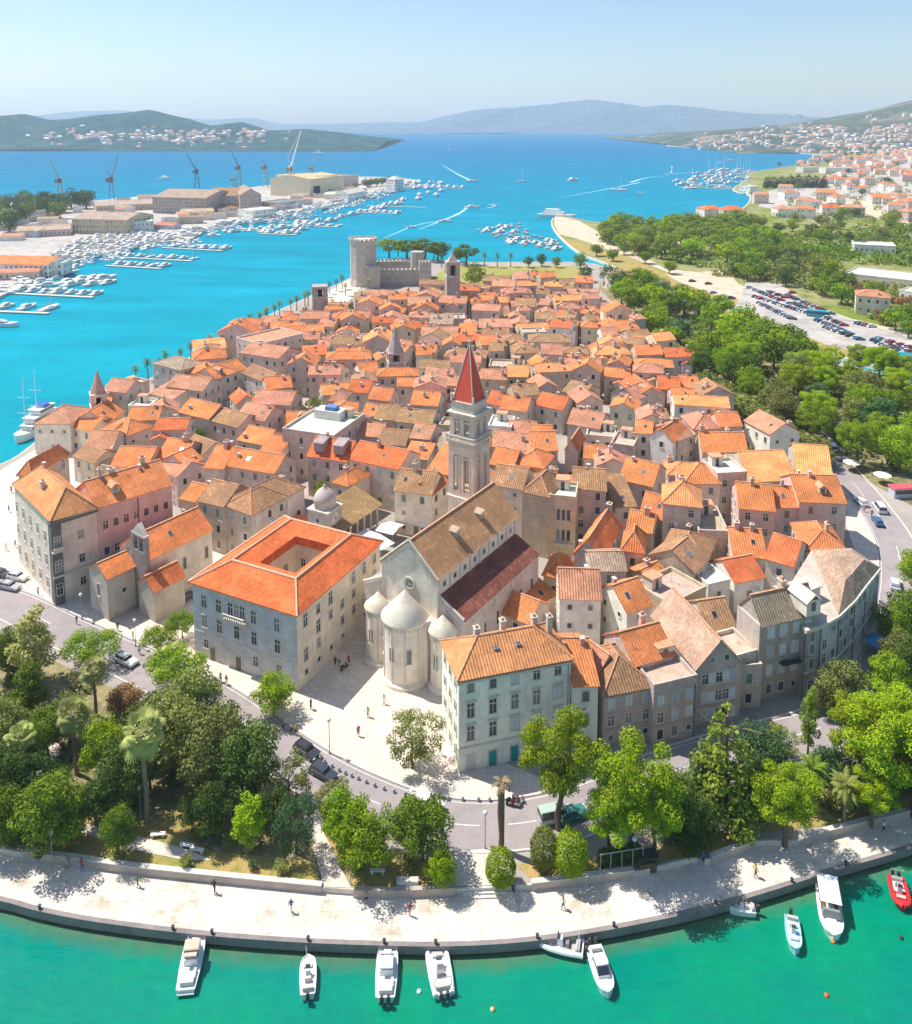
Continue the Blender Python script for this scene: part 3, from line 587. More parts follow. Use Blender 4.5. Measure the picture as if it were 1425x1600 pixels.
def house_at(cx, cy, ang, L, d, h, typ='g', rise=2.4, rc='O', wc='s', ch=1, wins='ps', dens=.7, label=None, cat='house', name='house', gz=G, group='houses of the old town', age=None, reg=True, annex=0):
    root = empty(name, (cx, cy, gz), ang, label, cat, group)
    wb_, rb = MB(), MB(); x0, x1, y0, y1 = -L / 2, L / 2, -d / 2, d / 2
    roof_parts(wb_, rb, x0, x1, y0, y1, h, typ, rise)
    if annex and typ in 'gsh' and L > 7:     # a lower wing built against the front or back
        aw = L * rnd.uniform(.32, .5); ax = rnd.choice((x0 + .15, x1 - aw - .15, rnd.uniform(x0, x1 - aw))); ah = h * rnd.uniform(.72, .97); e = rnd.uniform(1.6, 3.2)
        if annex > 0: roof_parts(wb_, rb, ax, ax + aw, y0 - e, y0 + d * .45, ah, 'x', aw * .22)
        else: roof_parts(wb_, rb, ax, ax + aw, y1 - d * .45, y1 + e, ah + .4, 'x', aw * .22)
    if typ != 'f':                          # old roofs sag a little
        k1, k2, k3 = (rnd.uniform(-.14, .14) for _ in range(3)); rb.v = [(x, y, z + k1 * x / L * 2 + k2 * (y / d) * 2 * (.5 + x / L) + k3 * math.cos(x / L * math.pi)) for x, y, z in rb.v]
    link('wall', wb_.mesh('wall'), root, color=(*jit(WC[wc]), AGE[wc]))
    roof = link('roof', rb.mesh('roof'), root, color=(*jit(RC[rc], .09), (RAGE[rc] if age is None else age)))
    nch = 0
    for _ in range(ch):
        x, y = rnd.uniform(x0 + .8, x1 - .8), rnd.uniform(y0 + .8, y1 - .8)
        if typ in 'gx' and rnd.random() < .6: y = (y0 + y1) / 2 + rnd.uniform(-.8, .8) if typ == 'g' else y
        z = roof_z(x, y, x0, x1, y0, y1, h, typ, rise)
        o = link('chimney', rnd.choice((CHIM, CHIM2)), roof, (x, y, z), rnd.choice((0, 1.57)), (*jit((.62, .48, .40), .2), .5)); o.scale = (rnd.uniform(.8, 1.3), rnd.uniform(.8, 1.3), rnd.uniform(.75, 1.35)); nch += 1
    if cy < 300 and gz == G:
        if rnd.random() < .55: link('antenna', ANT, roof, (rnd.uniform(x0 + 1, x1 - 1), (y0 + y1) / 2 if typ in 'ghp' else rnd.uniform(y0 + 1, y1 - 1), h + (rise if typ in 'gx' else rise * .6 if typ in 'hps' else 0)), rnd.uniform(0, 3))
        if typ in 'gs' and rnd.random() < .35: x = rnd.uniform(x0 + 1.5, x1 - 1.5); y = y0 + d * .25; o = link('skylight', SKYL, roof, (x, y, roof_z(x, y, x0, x1, y0, y1, h, typ, rise) - .02)); o.rotation_euler = (math.atan2(rise, d / 2), 0, 0)
        if typ == 'g' and L > 9 and d > 7 and rnd.random() < .16:
            x = rnd.uniform(x0 + 2.5, x1 - 2.5); link('dormer', DORM, roof, (x, y0 + d * .22, h + rise * .42), 0, (*jit(WC['l']), .3))
        if wins and rnd.random() < .5: link('air_conditioner', ACU, root, (rnd.uniform(x0 + 1, x1 - 1), y0 - .2, h * rnd.choice((.35, .68))))
        if typ == 'f' and L > 5:
            link('roof_hut', HUT, root, (rnd.uniform(x0 + 2, x1 - 2), y1 - 1.8, h + .08), 0, (*jit(WC['l']), .3))
    if wins: put_windows(root, None, x0, x1, y0, y1, h, wins, dens)
    if reg: HOUSES.append((root, cx, cy, ang, L, d, dict(rc=rc, typ=typ, ch=nch, wc=wc, size=L * d, hand=label is not None)))
    return root, roof, (x0, x1, y0, y1)
def house(cr, A, B_, h, d, typ='g', rise=2.4, rc='O', wc='s', **k):
    gz = k.get('gz', G); a = P(*A, gz + h, cr); c = P(*B_, gz + h, cr); u = c - a; L = u.length; u.normalize()
    v = Vector((-u.y, u.x, 0))
    if isinstance(d, tuple): d = max(3.0, (P(*d, gz + h, cr) - a).dot(v))
    ctr = (a + c) / 2 + v * (d / 2)
    return house_at(ctr.x, ctr.y, math.atan2(u.y, u.x), L, d, h, typ, rise, rc, wc, **k)
# ---------------------------------------------------------------- landmarks
# cathedral: local x to the right of its nave, local y along it away from the camera
CA = math.radians(-33.8)
cath = empty('cathedral', (-7.65, 128.7, G), CA, 'long pale stone cathedral with brown tiled nave roof, maroon aisle roof and rounded apses', 'church')
NW_, NLEN, NH, NR = 5.45, 26.5, 17.0, 4.9
wb_, rb = MB(), MB(); roof_parts(wb_, rb, -NW_, NW_, 0, NLEN, NH, 'x', NR)
STC = (.90, .81, .67)
wb_.box(-NW_ - .25, -NW_, -.12, .6, 0, NH, M['stone']); wb_.box(NW_, NW_ + .25, -.12, .6, 0, NH, M['stone'])
link('nave_wall', wb_.mesh('nave_wall'), cath, color=(*STC, .45)); nr = link('nave_roof', rb.mesh('nave_roof'), cath, color=(.56, .295, .14, .35))
b = MB()                                   # gable coping and arched corbel table on the east front
for s in (-1, 1):
    b.tube([(s * (NW_ + .4), -.15, NH + .05), (0, -.15, NH + NR + .35)], .2, M['stone'], 6)
    for k in range(9): b.box(s * (k + .7) * .56 - .13, s * (k + .7) * .56 + .13, -.14, -.002, NH + NR - (k + .7) * .5 - 1.15, NH + NR - (k + .7) * .5 - .75, M['stone'])
link('gable_coping', b.mesh('gable_coping'), cath)
b = MB(); b.lathe([(1.15, 0), (1.15, .16), (.8, .16), (.75, .05)], M['stone'], 24); b.lathe([(.75, .04), (.74, .05)], M['glass'], 24)
for k in range(8): b.at(0, 0, 0, k * math.pi / 4); b.box(.15, .76, -.05, .05, .03, .1, M['stone'])
b.at(); b.lathe([(.22, .02), (.22, .1), (.0, .1)], M['stone'], 12)
o = link('rose_window', b.mesh('rose_window'), cath, (0, -.01, 14.6)); o.rotation_euler = (math.radians(90), 0, 0)
for s, hx in ((1, 4.9), (-1, 4.4)):
    wb_, rb = MB(), MB(); x0, x1 = s * NW_, s * (NW_ + hx); a0, a1 = (11.2, 13.7) if s > 0 else (11.2, 13.4)
    pr = [(x0, 0), (x1, 0), (x1, a0), (x0, a1)]; y1 = NLEN - 1.0
    vs = [(x, .4, z) for x, z in pr] + [(x, y1, z) for x, z in pr]
    fs = [(0, 1, 2, 3), (7, 6, 5, 4), (1, 0, 4, 5), (2, 1, 5, 6), (3, 2, 6, 7), (0, 3, 7, 4)]
    wb_.add(vs, fs if s > 0 else [f[::-1] for f in fs], M['wall'])
    k = (a1 - a0) / hx
    slab(rb, (x1 + s * .3, .6, a0 + .2 - k * .3), (x1 + s * .3, y1, a0 + .2 - k * .3), (x0, y1, a1 + .2), (x0, .6, a1 + .2), .16, M['roof'])
    wb_.tube([(x0 + s * .2, .25, a1 + .55), (x1 + s * .2, .25, a0 + .5)], .22, M['stone'], 6)
    for j in range(14): wb_.box(*sorted((x1, x1 + s * .16)), 1.4 + j * 1.75, 1.75 + j * 1.75, a0 - 1.5, a0 - .35, M['stone'])
    wb_.box(*sorted((x1, x1 + s * .2)), .5, y1, a0 - .34, a0 - .1, M['stone'])
    link('aisle_wall', wb_.mesh('aisle_wall'), cath, color=(*((.70, .59, .53) if s > 0 else STC), .55)); link('aisle_roof', rb.mesh('aisle_roof'), cath, color=(.23, .070, .052, .15) if s > 0 else (.42, .40, .38, .3))
    for j in range(8):
        add_win(cath, 'q', s * NW_, 2.2 + j * 3.05, 15.3, s * math.pi / 2)
        if j < 6: add_win(cath, 'T', x1, 3 + j * 4.0, 6.5, s * math.pi / 2)
b = MB()                                   # pilasters along the clerestory
for j in range(9): b.box(NW_, NW_ + .18, .6 + j * 3.05, .9 + j * 3.05, 13.9, NH - .1, M['stone'])
b.box(NW_, NW_ + .3, .5, NLEN, NH - .3, NH - .05, M['stone']); link('clerestory_cornice', b.mesh('clerestory_cornice'), cath)
def apse(x, y, r, h, ph, nw):
    b = MB(); b.lathe([(r + .5, 0), (r + .5, .5), (r, .8), (r, h - .5), (r + .25, h - .4), (r + .25, h - .1), (r, h)], M['wall'], 28, math.pi - .15, 2 * math.pi + .15)
    for k in range(5):
        a = math.pi * (1 + (k + .5) / 5); b.at(0, 0, 0, a); b.lathe([(.16, .8), (.16, h - .5)], M['stone'], 8, cx=r, cy=0)
    for k in range(16):
        a = math.pi * (1 + (k + .5) / 16); b.at(0, 0, 0, a); b.box(r, r + .2, -.14, .14, h - 1.0, h - .5, M['stone'])
    b.at()
    o = link('apse', b.mesh('apse'), cath, (x, y, 0), color=(*STC, .3))
    for k in range(nw):
        a = math.pi * (1.5 + (k - (nw - 1) / 2) * .26); add_win(o, 'T', r * math.cos(a), r * math.sin(a), h * .52, a + math.pi / 2)
    b = MB(); b.lathe([(r + .4, h - .05), (r + .4, h + .1), (r * .5, h + ph * .56), (0.01, h + ph)], M['wall'], 28, math.pi - .5, 2 * math.pi + .5)
    link('cone_roof', b.mesh('cone_roof', True), o, color=(.82, .74, .60, .3))
apse(.9, -2.4, 3.55, 10.7, 4.3, 3); apse(-5.5, -1.4, 2.0, 9.6, 2.5, 1); apse(7.3, -.9, 2.0, 9.6, 2.5, 1)
wb_ = MB(); wb_.box(-NW_ + .3, NW_ - .3, -2.4, 0, 0, 10.0, M['wall']); wb_.box(-7.2, -NW_, -1.4, .4, 0, 9.3, M['wall']); wb_.box(NW_ + .3, 9.1, -.9, .4, 0, 9.3, M['wall'])
link('choir_wall', wb_.mesh('choir_wall'), cath, color=(*STC, .3))
for k in range(2):
    x, y = NW_ * .45, 9.5 + 8 * k; b = MB(); b.box(-.7, .7, -.5, .5, -.6, .55, M['wall']); slab(b, (-.9, -.7, .5), (.9, -.7, .5), (.9, .7, .95), (-.9, .7, .95), .1, M['roof'])
    link('roof_dormer', b.mesh('roof_dormer'), nr, (x, y, NH + .3 + NR * (1 - .45)), color=(.5, .4, .3, .4))
# bell tower
tw = empty('bell_tower', (2.6, 157.6, G), CA, 'tall square stone bell tower with tiers of arched openings and a red pyramid spire', 'tower')
tb = MB(); TW = 2.95; TC = (.74, .63, .54, .6)
def tier(z0, z1, w, no, oz0, oz1, sub):
    """four walls with piers, so that the openings are real holes"""
    t = .55
    for k in range(4):
        tb.at(0, 0, 0, k * math.pi / 2)
        tb.box(-w, w - t, -w, -w + t, z0, oz0, M['wall']); tb.box(-w, w - t, -w, -w + t, oz1, z1, M['wall'])
        ow = 1.25; gap = (2 * w - no * ow) / (no + 1) if no else 0; x = -w
        for i in range(no + 1):
            xe = x + gap if i < no else w - t
            tb.box(x, xe, -w, -w + t, oz0, oz1, M['wall'])
            if i < no:
                for q in range(sub): xx = xe + ow * (q + 1) / (sub + 1); tb.lathe([(.13, oz0), (.09, oz0 + .2), (.09, oz1 - .9), (.15, oz1 - .7)], M['stone'], 8, cx=xx, cy=-w + .25)
                tb.box(xe, xe + ow, -w + .12, -w + .42, oz1 - .68, oz1 - .3, M['stone'])
                tb.box(xe - .14, xe, -w - .07, -w, oz0, oz1, M['stone']); tb.box(xe + ow, xe + ow + .14, -w - .07, -w, oz0, oz1, M['stone'])
                x = xe + ow
    tb.at()
def cornice(z, w, h=.4):
    tb.box(-w, w, -w, w, z, z + h * .5, M['stone']); tb.box(-w - .25, w + .25, -w - .25, w + .25, z + h * .5, z + h, M['stone'])
tb.box(-TW, TW, -TW, TW, 0, 16.6, M['wall']); cornice(16.6, TW + .1)
tier(17.0, 28.0, TW, 2, 18.2, 25.4, 1); tb.box(-TW + .6, TW - .6, -TW + .6, TW - .6, 17.0, 17.5, M['wall'])
cornice(28.0, TW + .15, .5)
for k in range(4):
    tb.at(0, 0, 0, k * math.pi / 2)
    for i in range(12): tb.box(-TW + .15 + i * .5, -TW + .35 + i * .5, -TW - .12, -TW, 27.1, 27.7, M['stone'])
    for i in range(13): tb.box(-TW - .2 + i * .5, -TW - .05 + i * .5, -TW - .3, -TW - .15, 28.5, 29.2, M['stone'])
    tb.box(-TW - .35, TW + .35, -TW - .35, -TW - .1, 29.2, 29.4, M['stone'])
tb.at(); tier(28.5, 33.6, TW - .25, 2, 29.5, 32.6, 2); cornice(33.6, TW)
tb.box(-2.5, 2.5, -2.5, 2.5, 34.0, 36.0, M['wall']); tb.box(-2.62, 2.62, -2.62, 2.62, 35.9, 36.1, M['stone'])
for sx_ in (-1, 1):
    for sy_ in (-1, 1):
        tb.box(sx_ * 2.5 - .2, sx_ * 2.5 + .2, sy_ * 2.5 - .2, sy_ * 2.5 + .2, 36.1, 37.4, M['stone'], .06, .06)
link('shaft', tb.mesh('shaft'), tw, color=TC)
b = MB(); b.add([(-2.3, -2.3, 36.1), (2.3, -2.3, 36.1), (2.3, 2.3, 36.1), (-2.3, 2.3, 36.1), (0, 0, 47.4)], [(0, 1, 4), (1, 2, 4), (2, 3, 4), (3, 0, 4), (3, 2, 1, 0)], M['paint'])
for s, t in ((-1, -1), (1, -1), (1, 1), (-1, 1)): b.tube([(s * 2.3, t * 2.3, 36.15), (0, 0, 47.5)], .1, M['stone'], 5)
sp_ = link('spire', b.mesh('spire'), tw, color=(.62, .085, .055))
b = MB(); b.lathe([(.05, 0), (.25, .2), (.28, .45), (.1, .7), (.05, 1.3)], M['stone'], 10); link('finial', b.mesh('finial'), sp_, (0, 0, 47.3))
# palace with a courtyard
F_, L_ = Vector((-25.1, 122.4, 0)), Vector((-44.6, 131.4, 0)); uR = Vector((math.sin(math.radians(26)), math.cos(math.radians(26)), 0)); uL = Vector((-uR.y, uR.x, 0))
WL, WR, PH = (L_ - F_).dot(uL), 25.3, 13.1
pal = empty('courtyard_palace', (*(F_ + uL * WL).xy, G), math.atan2(-uL.y, -uL.x), 'square stone palace with fresh red-orange ring roof round an open courtyard', 'palace')
wb_, rb = MB(), MB(); q = .38; ox0, ox1, oy0, oy1 = 0, WL, 0, WR; ix0, ix1, iy0, iy1 = 7.6, WL - 5.4, 7.2, WR - 7.0
for x0, x1, y0, y1 in ((0, WL, 0, iy0), (0, WL, iy1, WR), (0, ix0, iy0, iy1), (ix1, WL, iy0, iy1)): wb_.box(x0, x1, y0, y1, 0, PH, M['wall'])
o_ = [(-.5, -.5), (WL + .5, -.5), (WL + .5, WR + .5), (-.5, WR + .5)]; e_ = [(ix0 + .4, iy0 + .4), (ix1 - .4, iy0 + .4), (ix1 - .4, iy1 - .4), (ix0 + .4, iy1 - .4)]
r_ = [(o_[k][0] * (1 - .62) + e_[k][0] * .62, o_[k][1] * .38 + e_[k][1] * .62) for k in range(4)]
vs = [(x, y, PH + .02) for x, y in o_] + [(x, y, PH + 2.7) for x, y in r_] + [(x, y, PH + 1.5) for x, y in e_] + [(x, y, PH - .15) for x, y in o_] + [(x, y, PH - .1) for x, y in e_]
fs = []
for k in range(4):
    n = (k + 1) % 4; fs += [(k, n, 4 + n, 4 + k), (4 + k, 4 + n, 8 + n, 8 + k), (12 + k, 12 + n, n, k), (8 + k, 8 + n, 16 + n, 16 + k), (12 + n, 12 + k, 16 + k, 16 + n)]
rb.add(vs, fs, M['roof'])
for k in range(4):
    n = (k + 1) % 4
    rb.tube([Vector(vs[4 + k]) + Vector((0, 0, .05)), Vector(vs[4 + n]) + Vector((0, 0, .05))], .2, M['ridge_pale'], 6); rb.tube([Vector(vs[k]) + Vector((0, 0, .05)), Vector(vs[4 + k]) + Vector((0, 0, .05))], .16, M['ridge_pale'], 6)
rb.tube([(-.5, -.5, PH + .1), (-.5, WR + .5, PH + .1)], .22, M['ridge_pale'], 6)
wb_.box(-.1, WL + .1, -.1, 0, 4.3, 4.6, M['stone']); wb_.box(WL, WL + .12, -.1, WR, PH - .6, PH - .2, M['stone']); wb_.box(-.1, WL + .12, -.14, 0, PH - .6, PH - .2, M['stone'])
for k in range(11): wb_.box(WL - .02, WL + .05, -.05, .4, .3 + k * 1.1, .8 + k * 1.1, M['stone'])
link('wall', wb_.mesh('wall'), pal, color=(.84, .73, .58, .35)); link('roof', rb.mesh('roof'), pal, color=(.78, .175, .052, .05))
b = MB(); b.box(0, WL, -.05, -.002, 0, 4.3, M['wall']); b.box(0, WL, -.05, -.002, 4.6, PH - .6, M['wall']); link('facade', b.mesh('facade'), pal, color=(.64, .645, .66, .5))  # cool blue-grey of the shaded front, painted onto a thin facing slab
bl = [(.30, .42, .52), (.36, .46, .54)]
for i, x in enumerate((2.4, 5.6, 12.9, 17.6)):
    add_win(pal, 't', x, -.04, 10.2, 0); add_win(pal, 't', x, -.04, 6.6, 0)
    if i != 1: add_win(pal, 's', x + .2, -.04, 2.6, 0)
for i in range(3): add_win(pal, 't', 8.1 + i * 1.25, -.04, 10.4, 0)
add_win(pal, 't', 9.3, -.04, 6.6, 0); link('door', DOOR, pal, (9.5, -.04, 0), 0, (.16, .12, .08)); link('door', DOOR, pal, (4.0, -.04, 0), 0, (.2, .16, .1))
b = MB(); b.box(7.2, 11.6, -1.1, -.001, 8.75, 9.0, M['stone'])
for k in range(10): b.box(7.25 + k * .47, 7.4 + k * .47, -1.08, -.95, 9.0, 9.75, M['stone'])
b.box(7.2, 11.6, -1.12, -.9, 9.75, 9.88, M['stone'])
for x in (7.5, 9.3, 11.1): b.box(x, x + .3, -.8, -.001, 8.1, 8.75, M['stone'], 0, .0)
link('balcony', b.mesh('balcony'), pal)
for f in range(4):
    for c in range(7):
        if (f * 7 + c) % 5 != 4: add_win(pal, rnd.choice('sst') if f else 'q', WL, 2.2 + c * 3.5, 2.0 + f * 2.95, math.pi / 2)
for c in range(3): add_win(pal, 's', ix1 - 1.6 - c * 2.6, iy1, 9.5, 0); add_win(pal, 's', ix0, iy0 + 2 + 3 * c, 9.5, math.pi / 2)
HOUSES.append((pal, *(F_ + uL * WL / 2 + uR * WR / 2).xy, math.atan2(-uL.y, -uL.x), WL, WR, dict(hero=1)))
# pale four-storey house in front
hb, roof, (x0, x1, y0, y1) = house('z', (717, 1063), (892, 1029), 13.9, 8.8, 'h', 3.0, 'Y', 'w', ch=0, wins='', label='tall pale four-storey house with an orange hipped roof and turquoise ground-floor doors', name='house', age=.45)
for f in range(4):
    for c in range(5):
        x = x0 + 1.7 + c * 3.25; z = 2.0 + f * 3.45
        if f == 0: link('door', DOOR, hb, (x, y0, 0), 0, (.02, .30, .33) if c in (1, 2) else (.5, .5, .48))
        else:
            w = add_win(hb, rnd.choice('ttLt') if f < 3 else rnd.choice('sspc'), x, y0, z + .2, 0, (.58, .64, .68))
    for c in range(3): add_win(hb, 's', x0, y0 + 1.6 + c * 2.7, 2.2 + f * 3.4, -math.pi / 2)
b = MB(); b.box(x0 - .06, x1 + .06, y0 - .1, y0, 3.45, 3.7, M['kerb']); b.box(x0 - .3, x1 + .3, y0 - .3, y0, 13.3, 13.6, M['kerb']); b.box(x0 - .1, x0, y0, y1, 3.45, 3.7, M['kerb'])
b.tube([(x1 - .4, y0 - .12, 0), (x1 - .4, y0 - .12, 13.4)], .07, M['grey'], 6); link('string_course', b.mesh('string_course'), hb)
for f in (1, 2):
    for c in range(5):
        b = MB(); b.box(-.85, .85, -.25, 0, 0, .12, M['kerb']); link('window_hood', b.mesh('window_hood'), hb, (x0 + 1.7 + c * 3.25, y0, 2.0 + f * 3.45 + 1.55))
for x, y in ((x0 + 4.2, .9), (x0 + 8.4, 1.6), (x1 - 3.5, 1.2), (x1 - 1.3, .6)): link('chimney', CHIM, roof, (x, y, 16.3), 0, (.62, .55, .46, .3))
for x in (x0 + 6.3, x0 + 9.6): link('skylight', SKYL, roof, (x, -1.6, 15.85), 0)
# palace on the left: corner block and wing
lp, roof, (x0, x1, y0, y1) = house('z', (80, 815), (150, 793), 16.6, (44, 752), 'h', 4.2, 'Y', 'l', ch=2, wins='', label='big corner palace with a light orange hipped roof and a grey stone front corner', cat='palace', name='corner_palace')
b = MB(); b.box(x0 - .15, x0 + 1.6, y0 - .16, y0, 0, 16.2, M['wall']); b.box(x0 - .16, x0, y0, y0 + 1.6, 0, 16.2, M['wall']); b.box(x0 - .3, x1 + .1, y0 - .32, y0 - .16, 5.4, 5.8, M['stone']); b.box(x0 - .6, x1 + .2, y0 - .6, y0, 15.9, 16.5, M['wall'])
link('corner_pilaster', b.mesh('corner_pilaster'), lp, color=(.20, .185, .18, .5))
for z in (3, 7.6, 12.3):
    add_win(lp, 't', x0 + .75, y0 - .16, z, 0); add_win(lp, 's', (x0 + x1) / 2 + 1, y0, z, 0)
    for k in range(5): add_win(lp, 't', x0, y0 + 4 + k * 4.2, z, -math.pi / 2)
b = MB(); b.box(x0 - .3, x0 + 1.8, y0 - 1.1, y0 - .17, 10.6, 10.8, M['stone']); b.box(x0 - .3, x0 + 1.8, y0 - 1.1, y0 - 1.0, 10.8, 11.6, M['stone']); link('balcony', b.mesh('balcony'), lp)
lw, roof, (x0, x1, y0, y1) = house('z', (150, 793), (268, 757), 16.6, 11, 'g', 3.4, 'O', 'p', ch=4, wins='', label='long palace wing with pinkish stained wall and chimneys along its orange roof', cat='palace', name='palace_wing')
for z, n in ((2.6, 6), (7.3, 7), (12.6, 7)):
    for k in range(n): add_win(lw, rnd.choice('sp'), x0 + 1.6 + k * (x1 - x0 - 3) / 6, y0, z, 0)
b = MB(); b.box(x0, x1, y0 - .16, y0, 5.4, 5.8, M['stone']); b.tube([(x1 - 7, y0 - .1, 0), (x1 - 7, y0 - .1, 16)], .08, M['dark'], 6); link('string_course', b.mesh('string_course'), lw)
house('z', (29, 742), (48, 744), 15.5, 12, 'h', 2.6, 'O', 't', ch=0, wins='t', dens=.5, label='narrow tan flank of the corner palace facing the waterfront, with its own orange roof', cat='palace', name='palace_flank')
# small church with a bell gable
ch_, roof, (x0, x1, y0, y1) = house('e', (815, 695), (1178, 527), 9.6, 9, 'g', 3.2, 'O', 'l', ch=0, wins='', label='small stone church with a plain orange roof and a bell gable', cat='church', name='small_church')
for k in range(3): add_win(ch_, 'T', x0 + 3 + k * 5, y0, 5.5, 0)
b = MB(); b.box(-.5, .5, -2.1, 2.1, 0, 11.6, M['wall'])
for y in (-2.1, -.3, 1.5): b.box(-.45, .45, y, y + .6, 11.6, 14.4, M['wall'])
b.box(-.5, .5, -2.1, 2.1, 14.4, 14.8, M['stone']); b.add([(-.45, -1.9, 14.8), (-.45, 1.9, 14.8), (-.45, 0, 16.8), (.45, -1.9, 14.8), (.45, 1.9, 14.8), (.45, 0, 16.8)], [(0, 2, 1), (3, 4, 5), (0, 3, 5, 2), (1, 2, 5, 4)], M['stone'])
for y in (-.9, .9): b.lathe([(.5, 12.3), (.36, 12.6), (.2, 13.1), (.03, 13.3)], M['dark'], 10, cx=0, cy=y)
link('bell_gable', b.mesh('bell_gable'), ch_, (x0 - .5, y0 + .9, 0), color=(.36, .32, .30, .7))
wb_, rb = MB(), MB(); roof_parts(wb_, rb, x0 - 6.6, x0 - 1.1, y0 + 2.2, y0 + 8.2, 8.2, 'g', 1.8); link('apse_wall', wb_.mesh('apse_wall'), ch_, color=(.60, .54, .47, .5)); link('apse_roof', rb.mesh('apse_roof'), ch_, color=(.78, .24, .07, .2))
add_win(ch_, 'T', x0 - 6.6, y0 + 5.2, 5, -math.pi / 2); add_win(ch_, 'q', x0 - 3.4, y0 + 2.2, 4.6, 0)
wb_, rb = MB(), MB(); roof_parts(wb_, rb, x0 - 1.8, x0 + 4.6, y0 - 4.8, y0, 6.0, 'g', 2.0); link('annex_wall', wb_.mesh('annex_wall'), ch_, color=(.56, .50, .42, .6)); link('annex_roof', rb.mesh('annex_roof'), ch_, color=(.70, .18, .06, .2))
add_win(ch_, 'p', x0 + 4.6, y0 - 2.4, 3.4, math.pi / 2)
# clock tower with a dome and its open loggia
p = P(509, 862, G); ct = empty('clock_tower', (p.x, p.y, G), math.radians(-28), 'square stone clock tower with a small pale dome behind the courtyard palace', 'tower')
b = MB(); b.box(-2.5, 2.5, -2.5, 2.5, 0, 9.8, M['wall']); b.box(-2.7, 2.7, -2.7, 2.7, 9.8, 10.15, M['stone']); b.at(0, 0, 0, math.pi / 8); b.lathe([(2.4, 10.15), (2.4, 11.1), (2.5, 11.3)], M['wall'], 8); b.at(); link('shaft', b.mesh('shaft'), ct, color=(.55, .52, .49, .5))
b = MB(); b.lathe([(2.4, 11.2), (2.25, 12.2), (1.75, 13.2), (1.0, 13.9), (.3, 14.3), (.3, 14.7), (.01, 15.1)], M['wall'], 20); link('dome', b.mesh('dome', True), ct, color=(.62, .53, .48, .6))
b = MB(); b.lathe([(1.3, 0), (1.3, .12), (1.1, .13)], M['stone'], 24); b.lathe([(1.1, .1), (.01, .12)], M['white'], 24); b.box(-.05, .05, -.1, .9, .12, .16, M['dark']); b.box(-.1, .6, -.05, .05, .12, .16, M['dark'])
o = link('clock_face', b.mesh('clock_face'), ct, (2.5, 0, 8.0)); o.rotation_euler = (math.radians(90), 0, math.radians(90))
add_win(ct, 'q', 0, -2.5, 8, 0); link('door', DOOR, ct, (0, -2.5, 0), 0, (.1, .08, .06))
a = P(898, 525, G + 6.2, 'f'); c = P(1118, 378, G + 6.2, 'f'); u = (c - a); LL = u.length; u.normalize(); v = Vector((-u.y, u.x, 0))
lo = empty('loggia', (a.x, a.y, G), math.atan2(u.y, u.x), 'open columned loggia under a low mossy brown roof beside the clock tower', 'loggia')
wb_, rb = MB(), MB(); wb_.box(0, LL, 6.6, 7.2, 0, 6, M['wall']); wb_.box(-.5, 0, 0, 7.2, 0, 6, M['wall']); wb_.box(0, LL, 0, .5, 5.4, 6.0, M['wall']); wb_.box(0, LL, -.3, .6, 0, .5, M['stone'])
link('wall', wb_.mesh('wall'), lo, color=(.5, .44, .4, .6))
for k in range(6):
    b = MB(); b.lathe([(.32, .5), (.24, .8), (.21, 4.7), (.36, 5.2), (.36, 5.4)], M['stone'], 10); link('column', b.mesh('column'), lo, (1.2 + k * (LL - 2) / 5, .25, 0))
x0, x1, y0, y1 = -.5, LL, 0, 7.2; slab(rb, (x0 - .2, y0 - .6, 6.0), (x1 + .3, y0 - .6, 6.0), (x1 + .3, y1, 8.6), (x0 - .2, y1, 8.6), .18, M['roof']); link('roof', rb.mesh('roof'), lo, color=(.40, .25, .10, .8))
HOUSES.append((lo, *((a + c) / 2 + v * 3.6).xy, math.atan2(u.y, u.x), LL, 8, dict(hero=1))); HOUSES.append((ct, p.x, p.y, 0, 6, 6, dict(hero=1)))
HOUSES.append((cath, *(Vector((-7.65, 128.7)) + Vector((.556, .831)) * 13).xy, CA, 21, 29, dict(hero=1))); HOUSES.append((tw, 2.6, 157.6, CA, 7, 7, dict(hero=1)))
# other towers
def steeple(px, py_base, ytop, w, label, rz=.3, spire=0, color=(.50, .44, .41, .7), sc=(.46, .42, .39, .5), name='church_tower', hsp=.3, open_=True):
    p = P(px, py_base, G); H_ = ZAT(ytop, p.y) - G; t = empty(name, (p.x, p.y, G), rz, label, 'tower'); b = MB(); hw = w / 2; hb_ = H_ * (1 - hsp) if spire else H_
    b.box(-hw, hw, -hw, hw, 0, hb_ * .72, M['wall']); b.box(-hw - .2, hw + .2, -hw - .2, hw + .2, hb_ * .72, hb_ * .74, M['stone'])
    for s in (-1, 1):
        for t2 in (-1, 1): b.box(*sorted((s * hw, s * hw * .45)), *sorted((t2 * hw, t2 * hw * .45)), hb_ * .74, hb_ * .94, M['wall'])
    b.box(-hw * .3, hw * .3, -hw * .3, hw * .3, hb_ * .74, hb_ * .94, M['lead'])
    b.box(-hw - .15, hw + .15, -hw - .15, hw + .15, hb_ * .94, hb_, M['wall'])
    link('shaft', b.mesh('shaft'), t, color=color)
    if spire:
        b = MB(); n = 8 if spire == 1 else 4; b.at(0, 0, 0, math.pi / n); b.lathe([(hw * 1.05, hb_), (hw * .5, hb_ + (H_ - hb_) * .52), (.04, H_)], M['wall'], n); link('spire', b.mesh('spire'), t, color=sc)
    HOUSES.append((t, p.x, p.y, rz, w + 1, w + 1, dict(hero=1)))
    return t
steeple(618, 604, 508, 5.2, 'grey stone church tower with a tapering octagonal spire among the middle roofs', .25, 1, hsp=.42)
steeple(707, 492, 394, 6.2, 'slender plain stone bell tower standing near the castle lawn', .15, 2, hsp=.14, sc=(.5, .4, .36, .6))
